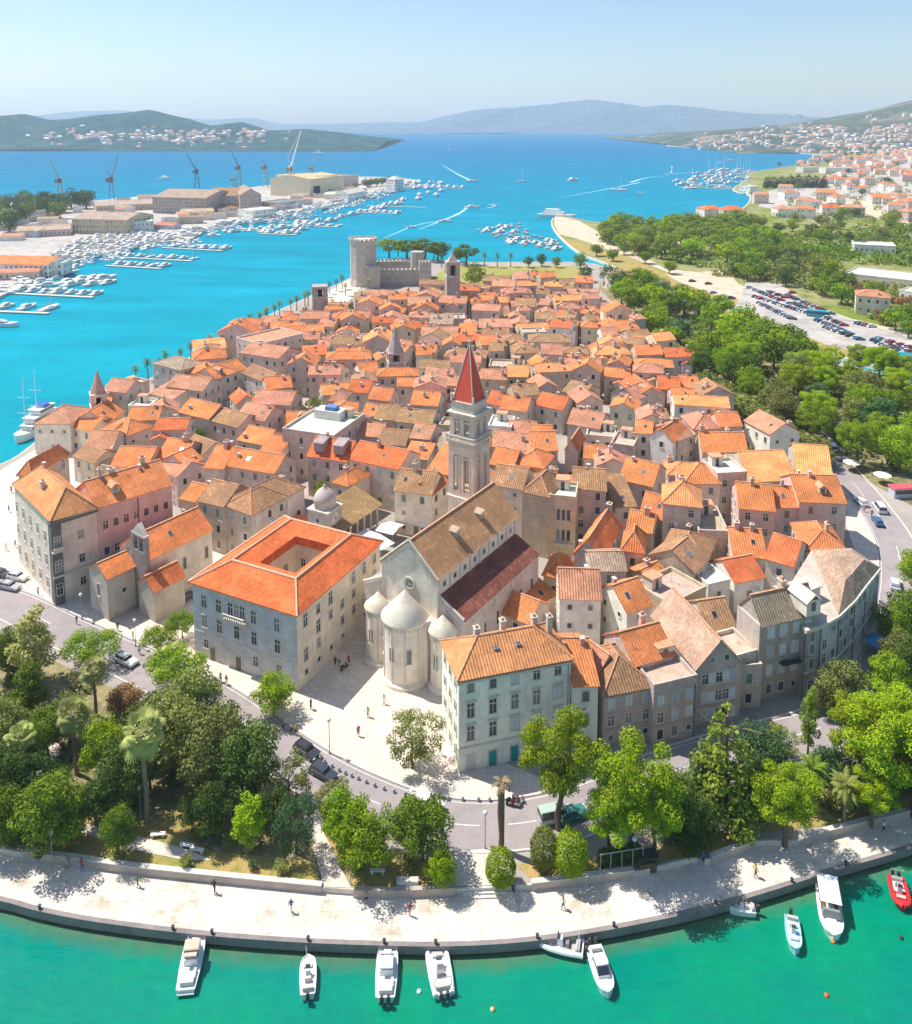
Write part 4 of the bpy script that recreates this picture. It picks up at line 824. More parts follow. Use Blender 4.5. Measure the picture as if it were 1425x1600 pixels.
steeple(501, 508, 446, 6.4, 'squat grey stone tower beside the palms of the waterfront', .1, 0, color=(.44, .40, .37, .7))
steeple(157, 684, 578, 4.2, 'slim church tower with a pink pointed spire on the waterfront', .5, 1, color=(.76, .62, .54, .3), sc=(.58, .34, .28, .3), hsp=.33)
steeple(193, 745, 722, 2.0, 'tiny stone belfry', 0) if False else None
# castle
p = P(567, 447, G); cs = empty('castle', (p.x, p.y + 4, G), .12, 'grey stone castle with a tall round-edged keep and low crenellated walls', 'castle')
kh = ZAT(371, p.y + 4) - G; b = MB(); R_ = 7.4
b.at(0, 0, 0, .4); b.lathe([(R_ + .8, 0), (R_, 4), (R_, kh - 2.6), (R_ + .55, kh - 2.0), (R_ + .55, kh - 1.0)], M['wall'], 10)
for k in range(20):
    b.at(0, 0, 0, .4 + k * math.pi / 10 + .15); b.box(R_ - .35, R_ + .5, -.75, .75, kh - 1.0, kh, M['wall'])
b.at(); link('keep', b.mesh('keep'), cs, color=(.62, .53, .45, .8))
b = MB(); b.lathe([(R_, kh - 1.05), (.01, kh - .9)], M['terrace'], 10); b.box(-.1, .1, -.1, .1, kh - 1, kh + 4, M['grey']); link('keep_roof', b.mesh('keep_roof'), cs, color=(.62, .60, .56, 1))
for k in range(3): add_win(cs, 'q', 0, -R_ + .2, kh * .35 + k * 5, 0)
def curtain(pts, h, th, nm):
    b = MB(); ln = [Vector(q) for q in pts]
    for i in range(len(ln) - 1):
        u = ln[i + 1] - ln[i]; L = u.length; b.at(ln[i].x, ln[i].y, 0, math.atan2(u.y, u.x)); b.box(0, L, -th / 2, th / 2, 0, h, M['wall'])
        n = int(L / 2.2)
        for k in range(n): b.box(k * L / n + .2, k * L / n + 1.3, -th / 2 - .01, -th / 2 + .5, h, h + 1.2, M['wall'])
    b.at(); link(nm, b.mesh(nm), cs, color=(.50, .43, .37, .9))
curtain([(5, -5), (33, -6), (37, 22), (3, 24), (5, -5)], 9.0, 1.8, 'curtain_wall')
b = MB(); b.box(30.5, 37, -9, -2.5, 0, 13.5, M['wall']); [b.box(30.5 + k * 1.8, 31.6 + k * 1.8, -9.02, -8.4, 13.5, 14.6, M['wall']) for k in range(4)]; b.box(1, 9, -11, -5, 0, 12, M['wall']); b.at(31.5, 20, 0); b.lathe([(4.2, 0), (4, 15)], M['wall'], 10); b.at(); link('corner_tower', b.mesh('corner_tower'), cs, color=(.56, .48, .41, .9))
b = MB(); b.box(8, 30, -2, 4, 0, 8, M['wall']); link('inner_range', b.mesh('inner_range'), cs, color=(.42, .38, .36, .9))
HOUSES.append((cs, p.x + 17, p.y + 10, .12, 44, 38, dict(hero=1)))
# ---------------------------------------------------------------- houses, surveyed one by one: crop, eave A, eave B, height, depth, form, rise, roof, wall, chimneys, windows
def H_(cr, ax, ay, bx, by, h, d, typ='g', rise=2.4, rc='O', wc='s', ch=1, wins='ps', label=None, **k):
    return house(cr, (ax, ay), (bx, by), h, d, typ, rise, rc, wc, ch=ch, wins=wins, label=label, dens=.82, **k)
# behind the courtyard palace
H_('f', 402, 445, 695, 292, 10.5, 9.5, 'h', 3.0, 'B', 'l', 1, 'pps', 'long brown-roofed stone house behind the courtyard palace, its wall to the square')
H_('f', 255, 392, 402, 446, 10.5, 10, 'h', 2.8, 'B', 's', 0, 'ppc', 'front half of the brown-roofed corner block, roof crossed by a dark joint')
H_('f', 108, 362, 250, 400, 10.5, 9, 'g', 2.8, 'B', 's', 0, 'pc', 'rear half of the brown-roofed corner block next to a small orange lean-to')
H_('f', 8, 352, 92, 372, 8, 8, 'g', 2, 'O', 'p', 1, 'p', 'small orange-roofed house tucked against the brown-roofed corner block')
H_('f', 245, 165, 532, 215, 9.5, 9, 'g', 2.6, 'O', 's', 1, 'pp', 'long bright orange house with a row of dark windows above the brown-roofed block')
H_('a', 958, 690, 1050, 700, 9, 12, 'g', 3, 'O', 's', 4, 'p', 'orange house with four small chimneys left of the long bright orange house')
r_, rf_, q_ = H_('z', 521, 684, 440, 673, 10, 8, 'f') if False else house('z', (441, 673), (521, 685), 12.0, (552, 648), 'f', 0, 'W', 's', ch=0, wins='ppq', dens=.9, label='white flat-roofed modern block with roof terrace among the tiled houses')
b = MB(); b.box(q_[0] + 3, q_[1] - 4, q_[3] - 6, q_[3] - 2, 12.1, 14.4, M['wall']); link('roof_hut', b.mesh('roof_hut'), r_, color=(.7, .68, .64, .1)); b = MB(); b.box(q_[0] + 6, q_[0] + 9, q_[3] - 5.5, q_[3] - 3, 14.4, 15.4, M['paint']); link('water_tank', b.mesh('water_tank'), r_, color=(.10, .22, .45))
r_, rf_, q_ = H_('f', 715, 116, 936, 146, 10, 9, 'g', 3.2, 'R', 'p', 1, 'cs', 'red-orange house with two box dormers facing the square')
for x in (-2.6, 2.6):
    b = MB(); b.box(-1.2, 1.2, -1.8, 2, -.3, 1.9, M['wall']); slab(b, (-1.4, -2.1, 1.95), (1.4, -2.1, 1.95), (1.4, 2, 2.5), (-1.4, 2, 2.5), .15, M['roof']); link('dormer', b.mesh('dormer'), rf_, (x, -2.2, 11.5), color=(.45, .36, .36, .3))
H_('f', 945, 131, 1222, 192, 10.5, 10, 'g', 2.6, 'R', 'l', 1, 'cc', 'wide red-roofed house with closed white shutters above the loggia', colors=None) if False else H_('f', 945, 131, 1222, 192, 10.5, 10, 'g', 2.6, 'R', 'l', 1, 'cc', 'wide red-roofed house with closed shutters above the loggia')
H_('f', 850, 262, 940, 288, 8.5, 8, 'h', 2, 'O', 'p', 1, 'p', 'small bright orange hipped house squeezed behind the dome of the clock tower')
H_('f', 640, 520, 730, 522, 4, 5, 'g', 1.6, 'O', 'l', 0, 'p', 'little orange lean-to at the foot of the clock tower')
H_('g', 272, 305, 478, 330, 10, 9, 'g', 3, 'B', 'l', 2, 'pq', 'brown-roofed stone house with a cream side wall left of the bell tower')
H_('g', 480, 330, 570, 262, 9.6, 6, 'g', 2, 'O', 'c', 0, 'p', 'narrow cream house wedged between the brown roof and the bell tower')
# left waterfront
H_('a', 158, 487, 328, 490, 8.5, 12, 'p', 3.2, 'P', 'l', 0, 'q', 'pale square pavilion with a pinkish pyramid roof by the moored ship')
H_('a', 400, 598, 524, 601, 8, 9, 'g', 2.8, 'P', 'l', 0, 'q', 'dusty pink gabled house with a clean ridge in front of the slim church tower')
H_('a', 345, 640, 440, 668, 6.5, 7, 'g', 1.6, 'B', 't', 0, 'p', 'low brown roof in the yard behind the corner palace')
H_('a', 470, 690, 640, 720, 5, 5, 'f', 0, 'T', 't', 0, '', 'low flat-roofed range behind the palace wing')
H_('a', 330, 500, 430, 520, 7, 9, 'g', 2.4, 'O', 'l', 0, 'p', 'orange church hall at the foot of the slim waterfront tower')
H_('a', 500, 480, 580, 430, 8, 10, 'g', 3, 'O', 'p', 0, 'p', 'steep orange church roof right of the slim waterfront tower')
H_('a', 520, 540, 590, 540, 8, 8, 'h', 2.4, 'O', 'l', 0, 'p', 'bright orange hipped house below the slim waterfront tower')
H_('a', 592, 545, 715, 500, 8.5, 10, 'h', 2.6, 'O', 'p', 0, 'pq', 'orange hipped house with a pink wall near the waterfront tower')
H_('a', 595, 470, 740, 470, 8, 8, 'g', 2.4, 'O', 's', 1, 'p', 'wide orange house above the pink-walled hipped one')
H_('a', 520, 682, 690, 690, 8, 10, 'g', 2.8, 'O', 'p', 0, 'p', 'orange gabled house behind the palace wing with a shadowed flank')
H_('a', 735, 640, 855, 657, 8.5, 10, 'g', 2.8, 'O', 'd', 2, 'p', 'orange house with a dark lower wall behind the palace wing')
H_('a', 850, 600, 945, 640, 8, 8, 'g', 2.2, 'B', 's', 0, 'p', 'dark brown roof between two bright orange ones behind the palace wing')
H_('a', 735, 690, 830, 735, 7.5, 8, 'g', 2.2, 'P', 'p', 1, 'p', 'pink-roofed house touching the right end of the palace wing')
H_('a', 870, 690, 950, 650, 8.5, 8, 'g', 2.2, 'O', 'p', 0, 'p', 'orange house with pale gable coping behind the palace wing')
H_('a', 838, 430, 980, 466, 8.5, 9, 'g', 2.6, 'O', 's', 1, 'ps')
H_('a', 985, 472, 1116, 502, 8, 9, 'g', 2.2, 'B', 'p', 0, 'p')
H_('a', 1110, 450, 1240, 472, 8.5, 9, 'g', 2.4, 'P', 'p', 1, 'p')
H_('a', 1115, 560, 1235, 590, 7.5, 9, 'g', 2.4, 'O', 'p', 1, 'p')
H_('a', 1225, 610, 1320, 625, 7.5, 9, 'g', 2.2, 'O', 'w', 0, 'p')
H_('a', 860, 240, 1010, 276, 8, 10, 'h', 2.6, 'O', 's', 1, 'p'); H_('a', 1012, 276, 1155, 228, 8, 10, 'g', 2.6, 'O', 's', 0, 'p')
H_('a', 905, 190, 1062, 176, 8, 10, 'h', 2.6, 'O', 'p', 1, 'p')
H_('a', 715, 203, 850, 236, 9.5, 10, 'h', 1.8, 'G', 's', 0, 'ps', 'grey-brown waterfront house with a low hipped roof beside a palm')
H_('a', 1128, 152, 1305, 182, 9, 12, 'g', 2.4, 'P', 'p', 3, 'p')
H_('a', 780, 312, 950, 332, 7.5, 10, 'g', 2.4, 'P', 'p', 0, 'p'); H_('a', 700, 345, 810, 370, 6, 8, 's', 1.4, 'P', 'l', 0, 'p')
H_('a', 600, 410, 700, 412, 4.5, 7, 'f', 0, 'W', 'w', 0, 'p', 'low white terrace building among tiled roofs near the waterfront')
H_('a', 1250, 326, 1370, 312, 7.5, 9, 'g', 2.4, 'O', 's', 1, 'p'); H_('a', 1135, 250, 1245, 292, 7.5, 8, 'g', 2, 'B', 's', 0, 'p'); H_('a', 1110, 395, 1200, 380, 7, 8, 'x', 2.2, 'R', 's', 0, 'p')
H_('a', 1180, 386, 1360, 400, 8, 9, 'g', 2.4, 'P', 's', 0, 'p')
H_('a', 580, 330, 700, 290, 6, 5, 'f', 0, 'T', 'p', 0, '', 'long bare garden wall block between the waterfront palms')
H_('a', 485, 330, 590, 340, 8, 9, 'g', 2.4, 'P', 's', 0, 'p')
H_('a', 1215, 120, 1420, 70, 11, 14, 'f', 0, 'P', 'l', 0, 'pq', 'broad flat-topped monastery block at the waterfront with a pale blank wall')
# middle, left of the bell tower
H_('b', 632, 766, 792, 778, 8.5, 9, 'g', 2.6, 'O', 's', 1, 'p'); H_('b', 420, 850, 540, 862, 8, 9, 'g', 2.4, 'B', 's', 0, 'p'); H_('b', 545, 868, 756, 888, 8, 9, 'g', 2.2, 'B', 's', 1, 'p')
H_('b', 385, 735, 510, 745, 8, 8, 'g', 2.4, 'O', 's', 1, 'p'); H_('b', 260, 690, 380, 700, 8, 9, 'g', 2.4, 'R', 's', 2, 'p'); H_('b', 628, 962, 746, 978, 9.5, 9, 'g', 2.2, 'P', 'p', 0, 'p', 'pink-walled house with two small square windows just left of the bell tower')
H_('b', 440, 1000, 600, 1012, 8, 9, 'g', 2.2, 'B', 's', 0, ''); H_('b', 590, 1085, 735, 1100, 7.5, 7, 's', 1.6, 'O', 's', 1, 'p', 'bright orange lean-to roof just left of the bell tower base')
H_('b', 735, 1150, 862, 1190, 8, 13, 'g', 4.0, 'O', 's', 0, 'p', 'large steep orange roof running up to the bell tower')
H_('b', 300, 945, 450, 965, 8.5, 8, 'g', 2.2, 'P', 'p', 2, 'p'); H_('b', 345, 830, 430, 838, 8, 8, 'g', 2, 'O', 's', 0, 'p')
H_('b', 140, 745, 240, 750, 9, 8, 'p', 2.4, 'P', 't', 1, 'p')
H_('b', 800, 900, 860, 905, 7, 6, 'f', 0, 'G', 't', 0, '')
# right of the bell tower
H_('b', 1100, 1012, 1350, 1046, 9, 9, 'g', 2.4, 'P', 's', 1, 'p', 'long faded pink roof just right of the bell tower'); H_('b', 1350, 985, 1470, 990, 9, 9, 'g', 2.6, 'O', 's', 0, 'p')
H_('b', 1092, 905, 1230, 915, 9.5, 8, 'f', 0, 'W', 'w', 0, 'q', 'white terrace house with small dark windows right of the red spire')
H_('b', 1210, 968, 1372, 978, 7.5, 10, 'g', 3, 'P', 's', 1, 'p'); H_('b', 1105, 1120, 1240, 1145, 8, 9, 'g', 2.6, 'O', 's', 0, 'p'); H_('b', 1245, 1120, 1420, 1150, 8, 9, 'h', 2.4, 'O', 's', 1, 'p')
H_('b', 1085, 760, 1180, 775, 8, 8, 'g', 2.4, 'R', 's', 1, 'p'); H_('b', 1165, 790, 1320, 810, 8, 9, 'g', 2.4, 'O', 's', 2, 'p'); H_('b', 1200, 600, 1330, 606, 8.5, 9, 'g', 2.4, 'Y', 't', 0, 'p')
H_('c', 120, 1046, 272, 1042, 9, 10, 'g', 3, 'O', 's', 0, 'p'); H_('c', 330, 882, 520, 912, 8.5, 10, 'g', 2.6, 'P', 's', 2, 'p'); H_('c', 315, 1030, 385, 1040, 8.5, 9, 'x', 2.4, 'O', 's', 0, 'p')
H_('c', 440, 960, 610, 975, 7.5, 8, 'f', 0, 'T', 'l', 0, 'pq'); H_('c', 585, 1010, 720, 1030, 8.5, 9, 'f', 0, 'T', 's', 1, 'p', 'cluttered grey roof terrace right of the bell tower, above the gothic palace')
H_('c', 735, 935, 830, 945, 10.5, 8, 'g', 2, 'O', 'l', 0, 'p'); H_('c', 822, 950, 955, 985, 10.5, 9, 'x', 2.4, 'O', 'w', 0, 'p', 'tall white-walled house with an orange gable in the middle of the right roofs')
H_('c', 985, 985, 1090, 940, 10, 10, 'g', 2.4, 'P', 's', 3, 'p'); H_('c', 1130, 1046, 1400, 1056, 8, 10, 'g', 3.2, 'O', 's', 2, 'p', 'orange house with two round-topped dormers left of the sandy hall roof')
H_('c', 1080, 915, 1230, 912, 8.5, 10, 'h', 2.6, 'P', 's', 1, 'p'); H_('c', 1232, 897, 1366, 897, 8, 9, 'g', 2.2, 'O', 'p', 0, 'p'); H_('c', 960, 742, 1096, 744, 8.5, 9, 'g', 2.2, 'O', 'p', 0, 'ps')
H_('c', 868, 675, 1000, 682, 8.5, 9, 'g', 2.6, 'R', 's', 1, 'p'); H_('c', 1003, 660, 1112, 664, 8, 9, 'g', 2.2, 'O', 's', 1, 'p'); H_('c', 742, 742, 860, 690, 8.5, 9, 'g', 2.4, 'P', 's', 1, 'p'); H_('c', 640, 640, 742, 720, 8.5, 9, 'g', 2.4, 'R', 's', 0, 'p')
H_('c', 390, 760, 540, 750, 8, 9, 'x', 2.2, 'P', 's', 1, 'p'); H_('c', 140, 680, 280, 670, 8, 9, 'x', 2.2, 'P', 's', 0, 'p'); H_('c', 300, 690, 420, 720, 8, 10, 'g', 2.2, 'B', 't', 1, 'p'); H_('c', 140, 770, 300, 800, 7.5, 9, 'g', 2.4, 'R', 's', 1, 'p'); H_('c', 100, 395, 345, 400, 9, 10, 'h', 2.0, 'B', 'l', 1, 's', 'wide brown hipped house with small windows right of the red spire tip')
H_('d', 640, 470, 760, 540, 8.5, 9, 'g', 2.6, 'P', 'w', 1, 'pq', 'tall white-walled house with a pinkish roof beside the row of trees')
# palace with the gothic windows, and its neighbours
H_('g', 812, 272, 985, 300, 13, 9, 'g', 2.6, 'B', 'l', 0, 'q', 'brown-roofed stone house directly behind the cathedral nave')
gp, rf_, q_ = H_('h', 62, 315, 205, 345, 13.5, 9, 'p', 3, 'B', 't', 0, '', 'tan stone palace with a brown pyramid roof right of the cathedral')
gq, rf_, q_ = H_('h', 208, 348, 355, 362, 13.2, 7, 'f', 0, 'W', 't', 0, '', 'tan stone palace front with two tiers of triple dark gothic windows')
for f in (0, 1):
    for i in range(3): add_win(gq, 'T', (q_[0] + q_[1]) / 2 - .8 + i * 1.05, q_[2], 9.8 - f * 4.4, 0)
b = MB(); b.box((q_[0] + q_[1]) / 2 - 1.6, (q_[0] + q_[1]) / 2 + 2.2, q_[2] - .9, q_[2], 3.6, 3.8, M['stone']); link('balcony', b.mesh('balcony'), gq)
H_('h', 342, 296, 524, 306, 12.5, 9, 'g', 2.6, 'B', 's', 1, 'sp', 'grey stone house with a wide brown roof right of the gothic windows')
H_('h', 598, 246, 782, 286, 9, 11, 'g', 3.2, 'O', 's', 1, 'p', 'bright orange roof with one dark chimney above the mossy lean-to')
H_('h', 575, 402, 692, 396, 8, 10, 's', 3, 'B', 's', 0, 'p', 'mottled brown single-slope roof between two orange houses')
H_('h', 712, 442, 852, 474, 8, 9, 'g', 3, 'O', 's', 0, 'p', 'bright orange roof left of the pyramid-roofed tower house')
H_('h', 840, 378, 1052, 402, 13, 8.5, 'p', 3.2, 'Y', 's', 1, 'ps', 'tall square tower house with an orange pyramid roof beside a sunken terrace')
H_('h', 1040, 545, 1205, 552, 8.5, 11, 'f', 0, 'G', 's', 0, 'p', 'grey flat roof terrace lying in shadow beside the tower house')
H_('h', 960, 268, 1158, 272, 10, 9, 'p', 2.8, 'O', 'l', 0, 'p', 'orange pyramid-roofed house behind the tower house')
H_('h', 1145, 228, 1308, 218, 11.5, 8, 'f', 0, 'W', 's', 0, 'ps', 'grey house with a white balustraded roof terrace')
H_('h', 345, 657, 495, 692, 8, 15, 'x', 3.4, 'O', 's', 2, 'p', 'long orange roof running away from the maroon aisle, with dark spots')
H_('h', 612, 640, 732, 657, 8.5, 7, 'p', 3, 'O', 's', 0, 'pq', 'little square house with a neat orange pyramid roof')
H_('h', 640, 522, 780, 547, 8, 8, 'g', 2.2, 'O', 's', 1, 'p', 'orange house just behind the little pyramid-roofed one')
H_('h', 830, 640, 1080, 700, 8, 9, 'h', 2.6, 'B', 't', 1, 'p', 'mossy brown hipped roof below the shadowed terrace')
H_('h', 1010, 760, 1092, 690, 8.5, 9, 'g', 2.6, 'B', 't', 0, 'p', 'mossy brown gabled roof leaning on the tan wall')
H_('h', 265, 905, 495, 912, 10, 8, 'g', 3, 'P', 'w', 1, 'q', 'white house with round brown windows and a pinkish roof')
H_('h', 640, 985, 778, 942, 9.5, 8, 'g', 2.6, 'O', 'w', 1, 'q', 'white narrow house with a bright orange roof behind the quay houses')
H_('h', 175, 776, 300, 800, 5.5, 7, 'h', 2, 'O', 'c', 0, 'p', 'small orange hipped roof right beside the maroon aisle')
H_('h', 145, 945, 250, 880, 5, 6, 's', 1.4, 'O', 'c', 0, 'p', 'tiny orange lean-to roof below the maroon aisle')
H_('h', 0, 900, 130, 1030, 7, 7, 'g', 2.2, 'O', 'w', 0, 'p') if False else H_('g', 872, 990, 1022, 1048, 6.5, 7, 'g', 2.2, 'O', 's', 0, 'p', 'orange roof with a round gable between the aisle and the pale corner house')
H_('h', 700, 800, 800, 830, 5.5, 6, 'f', 0, 'T', 'l', 0, 'p', 'small cafe terrace roof among the right-hand roofs')
H_('h', 800, 850, 890, 800, 6.5, 7, 'g', 1.8, 'O', 't', 1, 'p', 'small orange gabled roof beside the long grey glass canopy')
H_('h', 880, 960, 1080, 860, 7.5, 8, 'f', 0, 'T', 't', 0, 'c', 'tan terrace house with a small green door behind the pink gable')
# right end of the town
H_('i', 470, 198, 748, 192, 8.5, 17, 'g', 3.6, 'Y', 's', 0, 'p', 'wide hall with a smooth sandy orange roof at the right end of the town', age=.02)
H_('i', 740, 150, 950, 172, 8.5, 17, 'g', 4, 'Y', 's', 0, 'p', 'hall with a sandy orange roof nearest the tree-lined road', age=.02)
H_('i', 756, 318, 1036, 325, 11, 12, 'g', 3.2, 'O', 'p', 2, 'cs', 'tall orange-roofed house with a plain grey-pink wall beside the road')
H_('i', 398, 356, 612, 374, 10, 11, 'g', 3.2, 'O', 'p', 1, 'sp', 'orange-roofed house with twin windows left of the tall grey-pink one')
H_('i', 614, 352, 752, 354, 9.5, 9, 'g', 2.6, 'O', 'p', 1, 'cp', 'middle orange-roofed house between two taller neighbours near the road')
H_('i', 365, 638, 560, 652, 7.5, 11, 'g', 2.8, 'O', 's', 2, 'p', 'orange roof with two dark chimneys in front of the grey-pink houses')
H_('i', 556, 656, 722, 706, 8, 10, 'g', 2.8, 'R', 'l', 0, 'p', 'orange roof with darker front slope above the white house')
H_('i', 795, 612, 1040, 630, 7.5, 11, 'h', 2.8, 'O', 's', 1, 'p', 'wide orange hipped roof just behind the rounded corner building')
H_('i', 372, 800, 548, 765, 6, 8, 'g', 2.2, 'R', 'w', 0, 'ps', 'white courtyard house with a red-orange L-shaped roof')
H_('i', 215, 830, 345, 800, 6.5, 6, 'f', 0, 'W', 'w', 0, 'q', 'plain white wall block next to the white courtyard house')
dk, rf_, q_ = H_('i', 532, 1048, 868, 978, 13.0, (388, 930), 'g', 3.2, 'G', 'd', 1, '', 'dark stained quay house with a grey-brown roof and pale closed shutters')
for f in range(4):
    for k in range(4):
        if (f, k) != (0, 3): add_win(dk, rnd.choice('cLcs') if f else rnd.choice('pq'), q_[0] + 1.8 + k * (q_[1] - q_[0] - 3.6) / 3, q_[2], 1.9 + f * 3.15, 0, rnd.choice([(.58, .64, .68), (.68, .71, .72), (.45, .5, .54)]))
b = MB(); b.box(q_[1] - 7, q_[1] - 2, q_[2] - 1.0, q_[2], 5.9, 6.1, M['dark']); [b.box(q_[1] - 7 + i * .5, q_[1] - 6.95 + i * .5, q_[2] - 1, q_[2] - .95, 6.1, 7, M['dark']) for i in range(11)]; link('balcony', b.mesh('balcony'), dk)
b = MB(); b.box(-1.3, 1.3, -2, 2, -.6, 2.0, M['wall']); slab(b, (-1.6, -2.3, 1.7), (0, -2.3, 3), (0, 2.2, 3), (-1.6, 2.2, 1.7), .14, M['roof']); slab(b, (1.6, -2.3, 1.7), (0, -2.3, 3), (0, 2.2, 3), (1.6, 2.2, 1.7), .14, M['roof']); b.box(-.4, .4, -2.04, -2.0, .2, 1.6, M['glass']); link('dormer', b.mesh('dormer'), rf_, (q_[1] - 2.5, -2.6, 14.6), color=(.78, .70, .60, .2))
wb_ = MB(); wb_.box(q_[0] - .3, q_[0], q_[2], q_[3], 0, 12.9, M['wall']); link('side_wall', wb_.mesh('side_wall'), dk, color=(.60, .53, .46, .5))
H_('i', 222, 1098, 385, 1078, 8, 9, 'g', 2.8, 'B', 's', 0, 'p', 'mossy roof with a bright orange lower edge beside the dark quay house')
H_('l', 342, 613, 480, 603, 10.5, 12, 'g', 3.2, 'O', 'w', 1, 'cp', 'narrow orange-roofed house attached to the pale four-storey house')
H_('l', 512, 666, 790, 612, 8.5, 10, 'h', 3, 'B', 'd', 0, '', 'low dark quay house with an orange-brown hipped roof') 
hq, rf_, q_ = H_('l', 790, 632, 1030, 574, 9, 8, 'f', 0, 'T', 'd', 0, '', 'dark quay house with a pale open roof terrace and brown streaks')
for (rt, ii) in ((HOUSES[-2], max(3, int(HOUSES[-2][4] / 2.2))), (HOUSES[-1], max(3, int(HOUSES[-1][4] / 2.2)))):
    for f in range(3):
        for k in range(ii):
            if rnd.random() < .92: add_win(rt[0], rnd.choice('cccs') if f else rnd.choice('pqc'), -rt[4] / 2 + 1.2 + k * (rt[4] - 2.4) / (ii - 1), -rt[5] / 2, 1.7 + f * 2.65, 0, rnd.choice([(.55, .62, .66), (.66, .70, .72), (.42, .50, .56)]))
    b = MB(); x = rt[4] / 2; y = -rt[5] / 2; b.box(-x, x, y - .12, y, 2.95, 3.1, M['parkwall']); b.tube([(x - .3, y - .1, 0), (x - .3, y - .1, 8.3)], .06, M['dark'], 5); link('string_course', b.mesh('string_course'), rt[0])
H_('l', 684, 502, 902, 432, 10, 8, 'g', 2.8, 'O', 's', 1, 'p', 'ribbed orange roof behind the pale open roof terrace')
pg, rf_, q_ = H_('l', 1030, 518, 1278, 474, 9.5, 14, 'x', 4.0, 'L', 'd', 0, '', 'big pink tiled gable roof over a dark stone quay house')
for f in range(3):
    for k in range(5): add_win(pg, rnd.choice('ccs') if f else rnd.choice('pcq'), q_[0] + 1.4 + k * (q_[1] - q_[0] - 2.8) / 4, q_[2], 1.8 + f * 2.9, 0, rnd.choice([(.56, .62, .66), (.66, .70, .72), (.45, .5, .55)]))
for k in range(2): add_win(pg, 'q', (q_[0] + q_[1]) / 2 - 1.2 + 2.4 * k, q_[2], 10.6, 0)
b = MB(); b.box(q_[0], q_[1], q_[2] - .12, q_[2], 3.2, 3.35, M['parkwall']); link('string_course', b.mesh('string_course'), pg)
H_('l', 1235, 470, 1375, 430, 8, 6, 'f', 0, 'T', 's', 0, 'pc', 'small pinkish terrace between the pink gable and the dark quay house')
H_('m', 450, 525, 590, 512, 6.5, 6, 'f', 0, 'G', 's', 0, 'cp', 'low grey house with a dark doorway under the small pinkish terrace')
H_('l', 470, 560, 600, 500, 9, 5, 'x', 2.4, 'P', 's', 0, '', 'small pinkish gable behind the low dark quay house')
# rounded corner building at the right end
cb_pts = PP([(1258, 985), (1282, 978), (1310, 962), (1335, 938), (1352, 915), (1374, 888)], G + 11.5)
back = PP([(1330, 858), (1268, 860), (1240, 905), (1225, 950)], G + 11.5)
cen = sum(cb_pts + back, Vector((0, 0))) / 10
cb = empty('rounded_corner_building', (cen.x, cen.y, G), 0, 'curved grey corner building at the right end of the quay houses', 'building')
poly = [(p - cen) for p in cb_pts + back]; wb_, rb = MB(), MB(); wb_.prism(poly, 0, 11.5, M['wall'])
line = [p - cen for p in cb_pts]; ribbon(wb_, line, -.3, .0, 11.1, 11.6, M['stone']); ribbon(wb_, line, -.16, 0, 4.2, 4.5, M['stone'])
link('wall', wb_.mesh('wall'), cb, color=(.42, .385, .365, .85))
i3 = [poly[k] for k in (2, 3, 4, 5, 6, 7)]; m_ = sum((Vector(p) for p in i3), Vector((0, 0))) / 6
top = [(p.x + (m_.x - p.x) * .55, p.y + (m_.y - p.y) * .55) for p in i3]; n = 6
rb.add([(p.x * 1.01, p.y * 1.01, 11.65) for p in i3] + [(x, y, 14.0) for x, y in top], [(k, (k + 1) % n, n + (k + 1) % n, n + k) for k in range(n)] + [tuple(range(n, 2 * n))], M['roof'])
link('roof', rb.mesh('roof'), cb, color=(.55, .38, .28, .8))
b = MB(); t4 = [poly[k] for k in (0, 1, 2, 7, 8, 9)]; b.prism([(p[0], p[1]) for p in t4], 11.5, 11.62, M['terrace']); link('roof_terrace', b.mesh('roof_terrace'), cb, color=(.50, .43, .36, 1))
b = MB(); q = (Vector(poly[1]) + Vector(poly[8])) / 2; b.at(q.x, q.y + 1, 11.6, .5); b.box(-2, 2, -1.5, 1.5, 0, 2.2, M['wall']); b.box(-2.2, 2.2, -1.7, 1.7, 2.2, 2.35, M['terrace']); link('roof_hut', b.mesh('roof_hut'), cb, color=(.66, .58, .50, .3))
for i in range(len(line) - 1):                # the front is several narrow houses, each with its own plaster
    A_, B2 = line[i], line[i + 1]; n2 = Vector(((B2 - A_).y, -(B2 - A_).x)).normalized() * .05; b = MB(); b.prism([A_ + n2, B2 + n2, B2 - n2 * .5, A_ - n2 * .5], .0, 4.2, M['wall']); b.prism([A_ + n2, B2 + n2, B2 - n2 * .5, A_ - n2 * .5], 4.5, 11.1, M['wall']); b.tube([(*(A_ + n2 * 2), 0), (*(A_ + n2 * 2), 11)], .07, M['dark'], 5)
    link('facade', b.mesh('facade'), cb, color=(*[(.46, .42, .39), (.58, .52, .46), (.42, .40, .40), (.54, .47, .42), (.48, .45, .43)][i % 5], .8))
for i in range(len(line) - 1):
    u = line[i + 1] - line[i]; nn = max(1, int(u.length / 1.95)); no_ = Vector((u.y, -u.x)).normalized() * .05
    for k in range(nn):
        for z in (2.0, 5.6, 8.0, 10.2):
            if rnd.random() < .9: w = line[i] + u * ((k + .5) / nn) + no_; add_win(cb, rnd.choice('csp'), w.x, w.y, z, math.atan2(u.y, u.x), rnd.choice([(.35, .42, .46), (.5, .55, .58), (.2, .24, .25)]))
HOUSES.append((cb, cen.x, cen.y, .6, 20, 16, dict(hero=1)))
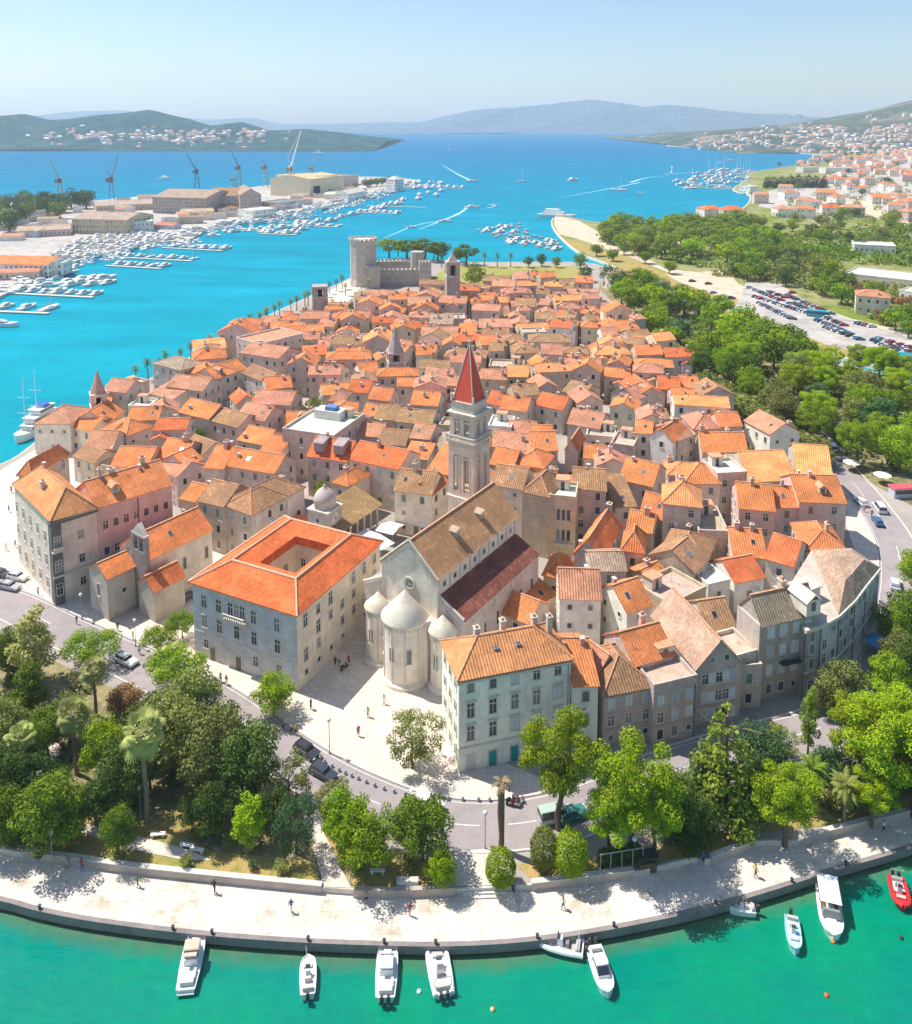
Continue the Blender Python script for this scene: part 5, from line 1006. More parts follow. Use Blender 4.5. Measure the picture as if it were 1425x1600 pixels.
# ---------------------------------------------------------------- the other roofs of the old town, house by house on its lanes
town = PP([(120, 678), (150, 655), (250, 605), (350, 552), (440, 512), (520, 500), (575, 482), (640, 478), (700, 472), (790, 455), (880, 455), (945, 480), (1000, 535), (1080, 612), (1130, 652), (1190, 690), (1255, 722), (1310, 770), (1325, 830), (1325, 880), (1300, 930), (1180, 960), (1080, 1010), (960, 1000), (880, 930), (860, 870), (690, 800), (600, 830), (480, 812), (300, 790), (290, 770), (120, 710)], G)
def inside(p, poly):
    c = False; n = len(poly)
    for i in range(n):
        a, b_ = poly[i], poly[(i + 1) % n]
        if (a[1] > p[1]) != (b_[1] > p[1]) and p[0] < (b_[0] - a[0]) * (p[1] - a[1]) / (b_[1] - a[1]) + a[0]: c = not c
    return c
def corners(x, y, a, L, d):
    ca, sa = math.cos(a), math.sin(a); return [(x + ca * i * L / 2 - sa * j * d / 2, y + sa * i * L / 2 + ca * j * d / 2) for i, j in ((-1, -1), (1, -1), (1, 1), (-1, 1))]
def overlap(A, B):
    for Q in (A, B):
        for i in range(4):
            ex, ey = Q[(i + 1) % 4][0] - Q[i][0], Q[(i + 1) % 4][1] - Q[i][1]; nx, ny = -ey, ex
            pa = [p[0] * nx + p[1] * ny for p in A]; pb = [p[0] * nx + p[1] * ny for p in B]
            if max(pa) <= min(pb) or max(pb) <= min(pa): return False
    return True
RECTS = [(corners(x, y, a, L * .96, d * .96), x, y, L + d) for _, x, y, a, L, d, _ in HOUSES]
ys0, ys1 = min(p.y for p in town), max(p.y for p in town)
rr = random.Random(21); cand = []
s = ys0
while s < ys1 + 20:
    x = -140 + rr.uniform(-4, 4)
    rowd = rr.uniform(7.0, 9.0)
    while x < 140:
        L = rr.choice((6.5, 8, 9.5, 11, 12.5, 15)) * rr.uniform(.92, 1.08); cand.append((x + L / 2, s + rowd / 2, L, rowd)); x += L + (rr.uniform(2.2, 3.6) if rr.random() < .28 else .15)
    s += rowd + (rr.uniform(2.0, 3.4) if rr.random() < .6 else .2)
AUTO = []
for (cx, cy, L, d) in cand:
    bend = math.radians(-9 - 10 * max(0, min(1, (330 - cy) / 160)) * (1 if cx < 60 else .3)) * .55
    ang = -bend if cx < -20 else bend * .4
    wx, wy = cx + math.sin(cy * .02) * 3, cy + cx * math.tan(ang)
    ang += rr.gauss(0, .15)
    if not inside((wx, wy), town): continue
    ok = None
    for sx_ in (1, .8, .62):
        c4 = corners(wx, wy, ang, L * sx_, d * (1 if sx_ > .7 else .85))
        if not any(math.hypot(x - wx, y - wy) < (sz + L + d) * .6 and overlap(c4, q) for q, x, y, sz in RECTS): ok = sx_; break
    if not ok: continue
    L *= ok; d *= 1 if ok > .7 else .85
    RECTS.append((c4, wx, wy, L + d)); AUTO.append((wx, wy, ang, L, d))
for (x, y, a, L, d) in AUTO:
    rc = rr.choices('OPRYBG', (32, 34, 10, 8, 12, 4))[0]; typ = rr.choices('gxhpsf', (48, 22, 15, 5, 6, 4))[0]
    if typ == 'f': rc = 'T'
    h = rr.uniform(5.6, 10.6); wc = rr.choices('sptlwc', (30, 24, 12, 18, 12, 6))[0]
    m = L if typ == 'x' else min(L, d) if typ in 'hp' else d
    far = y > 300
    house_at(x, y, a, L, d, h, typ, m * rr.uniform(.20, .27), rc, wc, ch=rr.choice((0, 1, 2, 3)), wins=rr.choice(('p', 'ps', 'pc', 'po', 'pq')), dens=.5 if far else .75, annex=rr.choice((0, 0, 1, 1, -1)))
print('houses in the old town', len(HOUSES), 'of which filled in', len(AUTO))
# ---------------------------------------------------------------- trees: prototypes 10 m high, crown of small leaf faces round many clumps
def leaf_cloud(name, lobes, n, size, seed, fill=.55, up=.25, flat=1.0, mat=None, ax=None):
    g = np.random.default_rng(seed); L = np.array(lobes, float); w = (L[:, 3] * L[:, 4] + L[:, 4] * L[:, 5] + L[:, 3] * L[:, 5]); w /= w.sum()
    idx = g.choice(len(L), n, p=w); d = g.normal(size=(n, 3)); d /= np.linalg.norm(d, axis=1)[:, None]
    r = g.uniform(fill ** 3, 1.08, n) ** (1 / 3.); c = L[idx, :3] + d * L[idx, 3:6] * r[:, None]
    nrm = d + g.normal(size=(n, 3)) * .55 + np.array([0, 0, up]); nrm /= np.linalg.norm(nrm, axis=1)[:, None]
    t = np.cross(nrm, g.normal(size=(n, 3))); t /= np.linalg.norm(t, axis=1)[:, None]; bt = np.cross(nrm, t)
    s = size * g.uniform(.55, 1.35, n)[:, None]; t *= s; bt *= s * g.uniform(.5, .9, n)[:, None]
    v = np.stack([c - t, c - bt * .9 + t * .1, c + t, c + bt * .9 + t * .1], 1).reshape(-1, 3)
    me = bpy.data.meshes.new(name); me.vertices.add(n * 4); me.vertices.foreach_set('co', v.ravel()); me.loops.add(n * 4); me.loops.foreach_set('vertex_index', np.arange(n * 4, dtype=np.int32))
    me.polygons.add(n); me.polygons.foreach_set('loop_start', np.arange(0, n * 4, 4, dtype=np.int32))
    me.materials.append(mat or M['leaf']); me.update(calc_edges=True); return me
def lobes_round(seed, n, R, RZ, cz, r0, r1, shell=.72, bias=0.0, hole=0.0):
    q = random.Random(seed); out = []
    for i in range(n):
        z = 1 - 2 * (i + .5) / n; z = max(-1, min(1, z + q.uniform(-.15, .15))); a = i * 2.39996 + q.uniform(-.5, .5); k = shell * q.uniform(.7, 1.15); s = math.sqrt(max(0, 1 - z * z)); r = q.uniform(r0, r1)
        out.append((math.cos(a) * s * R * k, math.sin(a) * s * R * k, cz + z * RZ * k + bias * q.uniform(-1, 1), r, r, r * q.uniform(.6, .85)))
    return out
def trunk_mesh(name, h, r, limbs, seed, lean=0.0, mat=None):
    q = random.Random(seed); b = MB(); m = mat or M['trunk']; pts = [(0, 0, -.3)]; 
    for k in range(1, 5): pts.append((lean * (k / 4) ** 1.5 + q.uniform(-.12, .12), q.uniform(-.12, .12), h * k / 4))
    b.tube(pts, [r * 1.25, r, r * .85, r * .7, r * .5], m, 8); P_ = [Vector(p) for p in pts]
    for i in range(limbs):
        a = i * 2.4 + q.uniform(-.4, .4); k = q.uniform(.55, .98); s = P_[1].lerp(P_[4], k); L = q.uniform(1.6, 2.9); e = s + Vector((math.cos(a) * L, math.sin(a) * L, q.uniform(.8, 2.0)))
        b.tube([s, s.lerp(e, .5) + Vector((0, 0, .15)), e], [r * .42, r * .3, r * .14], m, 5)
    return b.mesh(name)
def frond_crown(name, n, L, w, droop, seed, fan=False, up=.6, leaflets=12):
    q = random.Random(seed); vs = []; fs = []
    for i in range(n):
        a = i * 2.39996; e = up * (1 - 2.0 * i / n) + q.uniform(-.12, .12); l = L * q.uniform(.8, 1.1)
        dirh = Vector((math.cos(a), math.sin(a), 0)); side = Vector((-math.sin(a), math.cos(a), 0))
        if not fan:
            pts = []
            for k in range(6):
                t = k / 5; ang = e + .5 - droop * t * 1.4; prev = pts[-1] if pts else Vector((0, 0, 0)); pts.append(prev + (dirh * math.cos(ang) + Vector((0, 0, 1)) * math.sin(ang)) * (l / 5) if k else prev)
            for k in range(leaflets):
                t = .12 + .88 * k / leaflets; s = t * 5; j = min(4, int(s)); p = pts[j].lerp(pts[j + 1], s - j); fw = (pts[j + 1] - pts[j]).normalized(); ln = w * math.sin(min(1, t * 1.15) * math.pi * .92 + .12) + .1
                for sg in (-1, 1):
                    tip = p + side * sg * ln * .85 + fw * ln * .6 - Vector((0, 0, ln * .25)); b0 = len(vs); vs += [p, p + fw * .28, tip + fw * .06, tip]; fs.append((b0, b0 + 1, b0 + 2, b0 + 3))
        else:
            st = (dirh * math.cos(e) + Vector((0, 0, 1)) * math.sin(e)); c = st * l * .55; upv = st.cross(side).normalized()
            for k in range(11):
                th = (k - 5) * .26; dr = st * math.cos(th) + side * math.sin(th); tip = c + dr * l * .55 * (1 - .03 * abs(k - 5)) - Vector((0, 0, .18 * l * (1 - e)))
                pw = dr.cross(upv) * .06 * l; m_ = c + dr * l * .3; b0 = len(vs); vs += [c, m_ - pw, tip, m_ + pw]; fs.append((b0, b0 + 1, b0 + 2, b0 + 3))
            b0 = len(vs); vs += [Vector((0, 0, 0)) - side * .03, c - side * .03, c + side * .03, side * .03]; fs.append((b0, b0 + 1, b0 + 2, b0 + 3))
    me = bpy.data.meshes.new(name); me.from_pydata([tuple(v) for v in vs], [], fs); me.materials.append(M['leaf']); me.update(); return me
K = {}                                     # kind -> list of (trunk mesh, crown mesh)
def kind(k, *pairs): K[k] = list(pairs)
def pine_lobes(seed, n=40, R=3.7, cz=6.7, RZ=3.0, r0=.65, r1=1.2): return lobes_round(seed, n, R, RZ, cz, r0, r1, .85, .35)
kind('pine', *[(trunk_mesh('trunk', 6.6, .27, 7, s, q), leaf_cloud('crown', pine_lobes(s) + [(0, 0, 6.7, 1.6, 1.6, 1.3)], 17000, .105, s, .45, .5)) for s, q in ((1, .5), (2, -.6), (3, .3))])
kind('broad', *[(trunk_mesh('trunk', 4.6, .24, 6, s), leaf_cloud('crown', lobes_round(s, 26, 3.9, 3.7, 5.7, 1.1, 1.8, .82) + [(0, 0, 5.7, 2.4, 2.4, 2.4)], 7500, .18, s, .5)) for s in (11, 12, 13)])
kind('dense', *[(trunk_mesh('trunk', 4.0, .28, 5, s), leaf_cloud('crown', lobes_round(s, 30, 3.5, 4.3, 5.4, 1.0, 1.7, .82) + [(0, 0, 5.4, 2.3, 2.3, 3)], 8000, .17, s, .5)) for s in (21, 22, 23)])
kind('open', *[(trunk_mesh('trunk', 5.2, .2, 10, s), leaf_cloud('crown', lobes_round(s, 26, 3.9, 3.9, 5.4, .8, 1.4, .9), 6000, .15, s, .3)) for s in (31, 32)])
kind('flat', *[(trunk_mesh('trunk', 5.5, .3, 8, s), leaf_cloud('crown', lobes_round(s, 30, 7.6, 3.0, 6.6, 1.6, 2.5, .85) + [(0, 0, 6.6, 4.5, 4.5, 2.2)], 7500, .24, s, .5, .5)) for s in (41, 42)])
kind('egg', *[(trunk_mesh('trunk', 3, .3, 2, s), leaf_cloud('crown', [(0, 0, 5.1, 3.9, 3.9, 4.8), (0, 0, 5, 3.6, 3.6, 4.5)] + lobes_round(s, 14, 3.7, 4.5, 5.1, .5, .9, .95), 7000, .2, s, .85)) for s in (51, 52)])
def conif(s, n, R0, gap): 
    q = random.Random(s); o = []
    for i in range(n):
        t = i / n; z = .8 + 9.0 * t; R = R0 * (1 - t) ** .8 * q.uniform(.75, 1.1) + .2
        for k in range(max(1, int(5 * (1 - t) + 1))): a = k * 2.4 + i * 1.3; o.append((math.cos(a) * R * .7, math.sin(a) * R * .7, z + q.uniform(-.2, .2), max(.35, R * .42), max(.35, R * .42), max(.3, R * .3)))
    return o
kind('conifer', *[(trunk_mesh('trunk', 8, .22, 3, s), leaf_cloud('crown', conif(s, 12, 2.5, .3), 6500, .14, s, .4)) for s in (61, 62)])
kind('cypress', *[(trunk_mesh('trunk', 5, .16, 1, s), leaf_cloud('crown', conif(s, 14, 1.0, .3), 2600, .15, s, .5)) for s in (71, 72)])
kind('column', *[(trunk_mesh('trunk', 5, .22, 4, s), leaf_cloud('crown', lobes_round(s, 28, 2.0, 4.4, 5.4, .6, 1.05, .85) + [(0, 0, 5.2, 1.4, 1.4, 3.6)], 5500, .15, s, .5)) for s in (81, 82)])
def palm_trunk(h, r, s, skirt): 
    b = MB(); q = random.Random(s); b.tube([(0, 0, -.3), (.08, .05, h * .35), (q.uniform(-.2, .2), .1, h * .7), (q.uniform(-.3, .3), 0, h)], [r * 1.3, r, r * .9, r], M['palmtrunk'], 9)
    if skirt: b.lathe([(r, h - 1.9), (.55, h - 1.5), (.6, h - .6), (.3, h)], M['palmtrunk'], 10)
    return b.mesh('trunk')
def lift(me, z):
    me.transform(Matrix.Translation((0, 0, z))); return me
kind('fan_palm', *[(palm_trunk(8.6, .22, s, True), lift(frond_crown('crown', 32, 1.9, .5, .6, s, True, 1.1), 8.5)) for s in (91, 92)])
kind('date_palm', *[(palm_trunk(7.0, .3, s, False), lift(frond_crown('crown', 40, 3.6, .62, .95, s, False, .95), 7.0)) for s in (93, 94)])
# lighter copies for far trees
kind('far_pine', *[(trunk_mesh('trunk', 6.4, .3, 3, s, .3), leaf_cloud('crown', pine_lobes(s, 16, 4.0, 6.6, 2.9, 1.1, 1.8), 1500, .33, s, .6, .5)) for s in (101, 102, 103)])
kind('far_broad', *[(trunk_mesh('trunk', 4.6, .3, 3, s), leaf_cloud('crown', lobes_round(s, 16, 3.8, 3.8, 5.6, 1.2, 1.9, .8) + [(0, 0, 5.6, 2.4, 2.4, 2.4)], 1400, .34, s, .6)) for s in (111, 112, 113)])
kind('far_palm', *[(palm_trunk(7.4, .26, s, False), lift(frond_crown('crown', 22, 3.0, .7, .9, s, False, .9, 6), 7.4)) for s in (121,)])
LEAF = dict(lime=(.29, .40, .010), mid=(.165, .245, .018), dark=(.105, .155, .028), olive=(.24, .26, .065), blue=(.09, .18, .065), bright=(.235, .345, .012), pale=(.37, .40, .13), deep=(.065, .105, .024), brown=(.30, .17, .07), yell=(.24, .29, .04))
TREE_NAME = dict(pine='pine_tree', far_pine='pine_tree', broad='broadleaf_tree', dense='broadleaf_tree', open='plane_tree', flat='broadleaf_tree', egg='clipped_bush', conifer='conifer_tree', cypress='cypress_tree', column='poplar_tree', fan_palm='fan_palm', date_palm='date_palm', far_broad='broadleaf_tree', far_palm='palm_tree')
tq = random.Random(5); NTREE = 0
def tree_at(x, y, h, k, col, label=None, group=None, wide=1.0, gz=G, cat=None):
    global NTREE
    t, c = tq.choice(K[k]); s = h / 10.0; NTREE += 1
    r = empty(TREE_NAME[k], (x, y, gz), tq.uniform(0, 6.28), label, cat or ('bush' if k == 'egg' else 'palm' if 'palm' in k else 'tree'), group)
    r.scale = (s * wide, s * wide, s); link('trunk', t, r)
    cc = jit(tuple(v * 1.02 for v in LEAF[col]), .12); link('crown', c, r, color=(*cc, 1)); return r
def tree(px, py, h, k, col, label=None, group=None, wide=1.0, gz=G): p = P(px, py, gz); return tree_at(p.x, p.y, h, k, col, label, group, wide, gz)
# the park in front: left garden
GP = 'trees of the quayside park'
NEAR = [
 (55, 1068, 13.5, 'column', 'pale', 'tall pale green poplar at the left road corner', 1.15), (45, 1120, 9, 'column', 'mid', 'shorter green poplar under the tall pale one at the left', 1.3),
 (22, 1060, 9, 'dense', 'dark', 'dark tree at the left edge behind the poplars', 1), (140, 1040, 5.6, 'flat', 'bright', 'wide lime green street tree left of the small white car', 1.05), (248, 1022, 5.0, 'flat', 'bright', 'round lime street tree in front of the small church', .75), (285, 998, 4.8, 'flat', 'bright', 'round lime street tree beside the left corner of the courtyard palace', .72),
 (275, 1076, 6.4, 'flat', 'bright', 'broad lime street tree hiding the left foot of the courtyard palace', 1.0), (428, 1116, 6.6, 'broad', 'bright', 'round bright green tree before the palace corner with a blue shadow', 1.2),
 (645, 1200, 9.2, 'open', 'olive', 'airy olive green tree standing alone on the pale plaza', 1.0),
 (150, 1118, 9.0, 'fan_palm', 'pale', 'pale fan palm behind the reddish bush in the left garden', 1.2), (120, 1210, 11, 'fan_palm', 'pale', 'fan palm with a dark trunk beside the round garden seat', 1.15), (230, 1284, 15, 'fan_palm', 'pale', 'tallest fan palm with a bare trunk in the dry lawn', .95), (35, 1225, 8.5, 'fan_palm', 'pale', 'low pale fan palm left of the round garden seat', 1.2),
 (270, 1215, 12.5, 'dense', 'olive', 'big olive green tree in the middle of the left garden', 1.0), (340, 1235, 12.5, 'dense', 'olive', 'big olive tree towards the road in the left garden', 1.05), (395, 1250, 11.5, 'dense', 'dark', 'dark tree at the right of the left garden', .95), (300, 1150, 10.5, 'dense', 'olive', 'olive green tree behind the big trees of the left garden', 1.1), (235, 1185, 9.5, 'dense', 'dark', 'dark tree between the two left fan palms', 1.1), (165, 1225, 10, 'broad', 'lime', 'yellow-green tree behind the left fan palm', .8), (195, 1265, 10, 'dense', 'dark', 'dark tree behind the tallest fan palm', 1), (235, 1235, 9, 'column', 'yell', 'yellow-green slim tree next to the tallest fan palm', .9),
 (78, 1328, 10.2, 'dense', 'mid', 'dense mid green tree above the left low wall', 1.05), (5, 1318, 8.0, 'broad', 'mid', 'green tree cut by the left edge of the photo', 1.0), (8, 1270, 9.5, 'dense', 'dark', 'dark tree at the left edge above the quay', 1), (185, 1335, 6.6, 'dense', 'mid', 'small neat green tree close to the left low wall', .85), (330, 1308, 7.4, 'dense', 'dark', 'dark small tree at the right of the dry lawn', 1.0), (300, 1300, 5.2, 'broad', 'olive', 'low olive bush beside the dark tree on the lawn', .8), (390, 1325, 7.4, 'column', 'lime', 'lime green small tree at the right of the left garden', 1.2),
 (452, 1258, 7.4, 'open', 'olive', 'thin olive tree beside the two dark parked cars', .95), (463, 1335, 8.6, 'open', 'blue', 'bluish small tree with a bare trunk beside the park path', .75), (540, 1325, 8.0, 'broad', 'bright', 'bright green tree at the road corner of the small lawn', .95), (520, 1300, 7.5, 'open', 'olive', 'thin olive tree behind the bright green corner tree', .8), (566, 1362, 8.4, 'broad', 'lime', 'lime green tree in the middle of the small lawn', 1.0), (600, 1345, 7, 'open', 'yell', 'thin yellowish tree right of the lime one', .9),
 (660, 1345, 8.8, 'broad', 'mid', 'mid green tree above the low wall plaque', 1.0), (690, 1384, 4.6, 'broad', 'lime', 'lime bush beside the stone steps', 1.0), (645, 1325, 6.5, 'open', 'mid', 'loose small tree at the kerb of the small lawn', .9), (782, 1384, 4.7, 'egg', 'bright', 'egg-shaped clipped bush on the right end of the steps', 1.0), (850, 1356, 5.3, 'egg', 'yell', 'taller egg-shaped clipped bush beside the parked scooters', .85), (891, 1366, 5.6, 'egg', 'lime', 'wide clipped bush right of the taller egg-shaped one', 1.0),
 (873, 1296, 16.0, 'pine', 'lime', 'tall umbrella pine in front of the pale four-storey house', .80), (985, 1340, 15.2, 'pine', 'lime', 'broad bright lime pine right of the umbrella pine', .95), (950, 1338, 9.0, 'pine', 'lime', 'lower lime pine under the broad bright one', .95), (1022, 1330, 8.6, 'pine', 'lime', 'small lime pine under the right side of the broad one', 1.0), (1062, 1312, 9.0, 'dense', 'dark', 'dark tree tucked behind the broad bright pine', 1.0), (1128, 1278, 18.0, 'conifer', 'yell', 'tall shaggy conifer in front of the pink gable house', 1.15), (1100, 1262, 8.0, 'broad', 'blue', 'bluish tree left of the tall shaggy conifer', .7),
 (1187, 1232, 9.8, 'broad', 'blue', 'bluish green round tree in front of the dark quay house', .85), (1160, 1285, 6.0, 'broad', 'dark', 'small dark tree on the little dry bed', .9), (1226, 1318, 10.5, 'pine', 'lime', 'bright lime pine leaning over the quay wall', 1.0), (1262, 1180, 11.0, 'column', 'yell', 'slim lollipop tree with a bare trunk by the roadside', .55), (1312, 1120, 9.6, 'dense', 'olive', 'round olive tree below the rounded corner building', 1.0), (1288, 1118, 6, 'broad', 'olive', 'low olive bush at the foot of the rounded corner building', .8),
 (1385, 1262, 16.0, 'pine', 'lime', 'huge lime pine at the right end of the quay', .95), (1340, 1235, 13.5, 'pine', 'lime', 'lime pine left of the huge one', .85), (1428, 1270, 15, 'pine', 'lime', 'lime pine cut by the right edge of the photo', 1.1), (1400, 1205, 13, 'pine', 'lime', 'lime pine behind the huge one', 1.0), (1362, 1290, 7.5, 'pine', 'lime', 'small lime pine overhanging the right quay wall', 1.1),
 (1265, 1266, 8.0, 'date_palm', 'mid', 'date palm on the dry slope behind the leaning pine', .95), (1318, 1286, 7.4, 'date_palm', 'olive', 'date palm with feather leaves near the right quay wall', .95), (1300, 1235, 6.5, 'broad', 'blue', 'bluish bush between the two date palms', 1.0), (1215, 1185, 5.4, 'open', 'yell', 'thin yellowish bush on the road verge', 1.1), (1075, 1335, 4.2, 'broad', 'dark', 'dark shrub under the pines beside the quay', 1.4), (1395, 1010, 8.6, 'dense', 'mid', 'green tree at the right road bend', 1.0), (1420, 1000, 9.5, 'dense', 'mid', 'green tree at the right edge above the road bend', 1.1), (1428, 925, 9, 'dense', 'bright', 'bright tree at the right edge beside the grey car', 1), (1432, 1080, 10, 'dense', 'dark', 'dark tree at the right edge below the road', 1.0), (1385, 1090, 8, 'broad', 'bright', 'lime bush in front of the right road bend', 1), (1408, 1060, 8, 'broad', 'olive', 'olive tree on the inner side of the road bend', 1.1),
 (195, 1110, 4.2, 'broad', 'brown', 'reddish-brown bush beside the small white car', 1.6), (110, 1160, 8, 'dense', 'olive', 'olive tree behind the left garden fan palms', 1), (75, 1180, 7.5, 'broad', 'mid', 'green tree behind the round garden seat', 1.0), (330, 1190, 8.5, 'open', 'olive', 'greyish tree at the road side of the left garden', 1.1), (150, 1290, 6.5, 'broad', 'dark', 'dark bush left of the tallest fan palm', 1), (110, 1318, 4.2, 'broad', 'yell', 'yellowish bush above the left low wall', 1.2), (430, 1300, 6.0, 'broad', 'dark', 'dark bush between the lime and the bluish small trees', 1),
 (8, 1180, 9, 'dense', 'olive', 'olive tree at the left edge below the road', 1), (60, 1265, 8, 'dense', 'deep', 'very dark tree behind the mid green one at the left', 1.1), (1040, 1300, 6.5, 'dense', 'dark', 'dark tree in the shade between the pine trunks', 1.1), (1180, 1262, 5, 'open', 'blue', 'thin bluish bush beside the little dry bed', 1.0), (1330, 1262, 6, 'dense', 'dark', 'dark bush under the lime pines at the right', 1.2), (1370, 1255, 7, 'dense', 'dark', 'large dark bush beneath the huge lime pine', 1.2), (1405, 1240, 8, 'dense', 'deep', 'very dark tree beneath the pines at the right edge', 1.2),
]
for (px, py, h, k, c, lab, wd) in NEAR: tree(px, py, h, k, c, lab, GP, wd)
for (px, py) in ((60, 1352), (395, 1366), (440, 1372), (290, 1362), (360, 1330), (560, 1372), (640, 1368)):
    tree(px, py - 8, rnd.uniform(1.2, 2.0), 'far_broad', rnd.choice(['mid', 'olive', 'blue']), 'low green shrub growing along the quayside low wall', 'low shrubs along the quay wall', 1.3)
# dead palm
p = P(783, 1328, G); r = empty('dead_palm', (p.x, p.y, G), 0, 'tall dead palm trunk with a few withered fronds beside the road', 'palm')
b = MB(); b.tube([(0, 0, -.2), (.05, 0, 2), (-.05, 0, 5), (.0, 0, 9.2)], [.42, .34, .46, .4], M['trunk'], 10); link('trunk', b.mesh('trunk'), r)
c_ = link('dry_fronds', lift(frond_crown('dry_fronds', 9, 1.7, .3, 1.2, 4, False, .7, 6), 9.2), r, color=(.38, .29, .15, 1))
# belt of pines between the town and the canal
belt = PP([(940, 446), (985, 442), (1050, 470), (1150, 514), (1290, 568), (1425, 608), (1470, 622), (1470, 800), (1425, 785), (1375, 755), (1335, 728), (1300, 706), (1240, 690), (1200, 676), (1140, 640), (1072, 582), (1005, 520), (970, 480)], G)
def fill_trees(poly, n, mind, seed, fn, extra=()):
    q = random.Random(seed); pts = list(extra); got = []; x0, x1 = min(p[0] for p in poly), max(p[0] for p in poly); y0, y1 = min(p[1] for p in poly), max(p[1] for p in poly); t = 0
    while len(got) < n and t < n * 80:
        t += 1; p = (q.uniform(x0, x1), q.uniform(y0, y1))
        if not inside(p, poly) or any((p[0] - a) ** 2 + (p[1] - b_) ** 2 < mind ** 2 for a, b_ in pts): continue
        pts.append(p); got.append(p)
    got.sort(key=lambda p: -p[1])
    for i, p in enumerate(got): fn(i, p, q)
    return got
ORD = ['nearest', 'second', 'third', 'fourth', 'fifth', 'sixth', 'seventh', 'eighth', 'ninth', 'tenth', 'eleventh', 'twelfth', 'thirteenth', 'fourteenth', 'fifteenth', 'sixteenth', 'seventeenth', 'eighteenth', 'nineteenth', 'twentieth']
BELT = []
def belt_tree(i, p, q):
    k = q.choices(['pine', 'dense', 'broad'], (5, 3, 2))[0]; near = p[1] < 290
    c = q.choice(['bright', 'lime', 'lime', 'mid', 'bright']) if k != 'dense' else q.choice(['mid', 'olive', 'blue', 'bright'])
    if not near: k = {'pine': 'far_pine', 'dense': 'far_broad', 'broad': 'far_broad'}[k]
    h = q.uniform(9.5, 14.5); r = tree_at(p[0], p[1], h, k, c, None, 'trees between the town and the canal road', q.uniform(1.0, 1.25)); BELT.append((r, c, k, p))
bp = fill_trees(belt, 90, 6.4, 31, belt_tree)
hed = smooth_line(PP([(1030, 556), (1090, 610), (1150, 655), (1215, 695), (1262, 730)], G), 4)
for i, p in enumerate(hed):
    r = tree_at(p.x + 3, p.y, tq.uniform(6.5, 8.5), 'far_broad', 'olive', None, 'trees between the town and the canal road', 1.5); BELT.append((r, 'hedge', 'h', p))
cn = {}
side = lambda p: 'town side' if p[0] < 85 + (330 - p[1]) * .12 else 'canal side'
for r, c, k, p in sorted(BELT, key=lambda t: t[3][1]):
    nm = {'lime': 'lime', 'bright': 'bright green', 'mid': 'mid green', 'olive': 'olive', 'blue': 'bluish', 'hedge': 'olive hedge'}[c] + (' pine' if 'pine' in k else ' tree'); key = (nm, side(p)); i = cn.get(key, 0); cn[key] = i + 1
    r['label'] = f"{nm}, {ORD[min(i, 19)]} such from the road bend, {key[1]} of the tree belt" if c != 'hedge' else f"olive hedge tree, {ORD[min(i, 19)]} from the sandy hall roofs"
# castle park, waterfront palms, far shores
for i, (px, py, h, k, c, lab) in enumerate([(622, 400, 11, 'far_pine', 'bright', 'lime pine just behind the castle wall'), (652, 402, 11, 'far_pine', 'mid', 'dark pine behind the middle of the castle wall'), (678, 404, 11, 'far_pine', 'mid', 'pine at the right end of the castle wall'), (690, 406, 10, 'far_broad', 'dark', 'tree between the castle and the slender tower'), (741, 452, 15, 'far_broad', 'bright', 'large bright tree right of the slender tower'), (716, 410, 10, 'far_broad', 'dark', 'dark round tree behind the slender tower'), (765, 455, 9, 'far_broad', 'dark', 'dark low tree at the lawn edge'), (797, 455, 9, 'far_broad', 'mid', 'green tree near the lawn cypress'), (815, 458, 11, 'cypress', 'deep', 'single dark cypress at the lawn edge'), (826, 418, 8, 'far_broad', 'dark', 'dark tree on the shore behind the lawn'), (846, 416, 9, 'far_broad', 'dark', 'dark pine on the shore right of the dark tree'), (870, 418, 7.5, 'far_broad', 'mid', 'green shrub-like tree on the lawn shore'), (907, 420, 11, 'far_broad', 'mid', 'large tree at the right end of the lawn'), (914, 440, 10, 'far_broad', 'dark', 'dark tree by the last houses near the canal mouth'), (695, 462, 8, 'far_broad', 'bright', 'bright tree left of the slender tower foot'), (742, 492, 7, 'far_broad', 'dark', 'dark tree in a yard behind the slender tower'), (480, 552, 6, 'far_broad', 'mid', 'tree in the yard left of the monastery block'), (430, 655, 7, 'far_broad', 'mid', 'green tree in the yard left of the white block'), (395, 650, 6, 'far_broad', 'dark', 'dark tree in the yard left of the white block'), (800, 620, 6, 'far_broad', 'mid', 'small tree in a yard right of the red spire'), (832, 440, 8, 'far_broad', 'bright', 'bright tree left of the pink house near the lawn')]):
    tree(px, py, h, k, c, lab, 'trees round the castle and the town yards')
for i, (px, py, w) in enumerate([(608, 402, 1.5), (636, 404, 1.7), (664, 404, 1.6), (684, 408, 1.5), (728, 414, 1.3)]): tree(px, py, 13.5, 'far_pine', ['bright', 'mid', 'mid', 'dark', 'dark'][i], f"broad pine in the tree line behind the castle, {['left end', 'second from left', 'middle', 'second from right', 'right end'][i]}", 'trees round the castle and the town yards', w)
for i, px in enumerate((757, 777, 798, 690)): tree(px, 417 + i % 2, 10.5, 'far_palm', 'dark', f"{['first', 'second', 'third', 'lone'][i]} palm on the shore behind the castle lawn", 'palms behind the lawn')
wl = smooth_line(PP([(215, 600), (280, 570), (345, 540), (400, 512), (440, 494), (480, 478), (500, 468), (530, 452)], G), 4)
for i, p in enumerate(wl): tree_at(p.x + rnd.uniform(-1, 2), p.y, rnd.uniform(7, 9.5), 'far_palm', rnd.choice(['mid', 'olive', 'dark']), f"palm {ORD[min(i, 19)]} from the town end of the waterfront row" if i else 'palm nearest the slim church tower on the waterfront row', 'palms along the town waterfront')
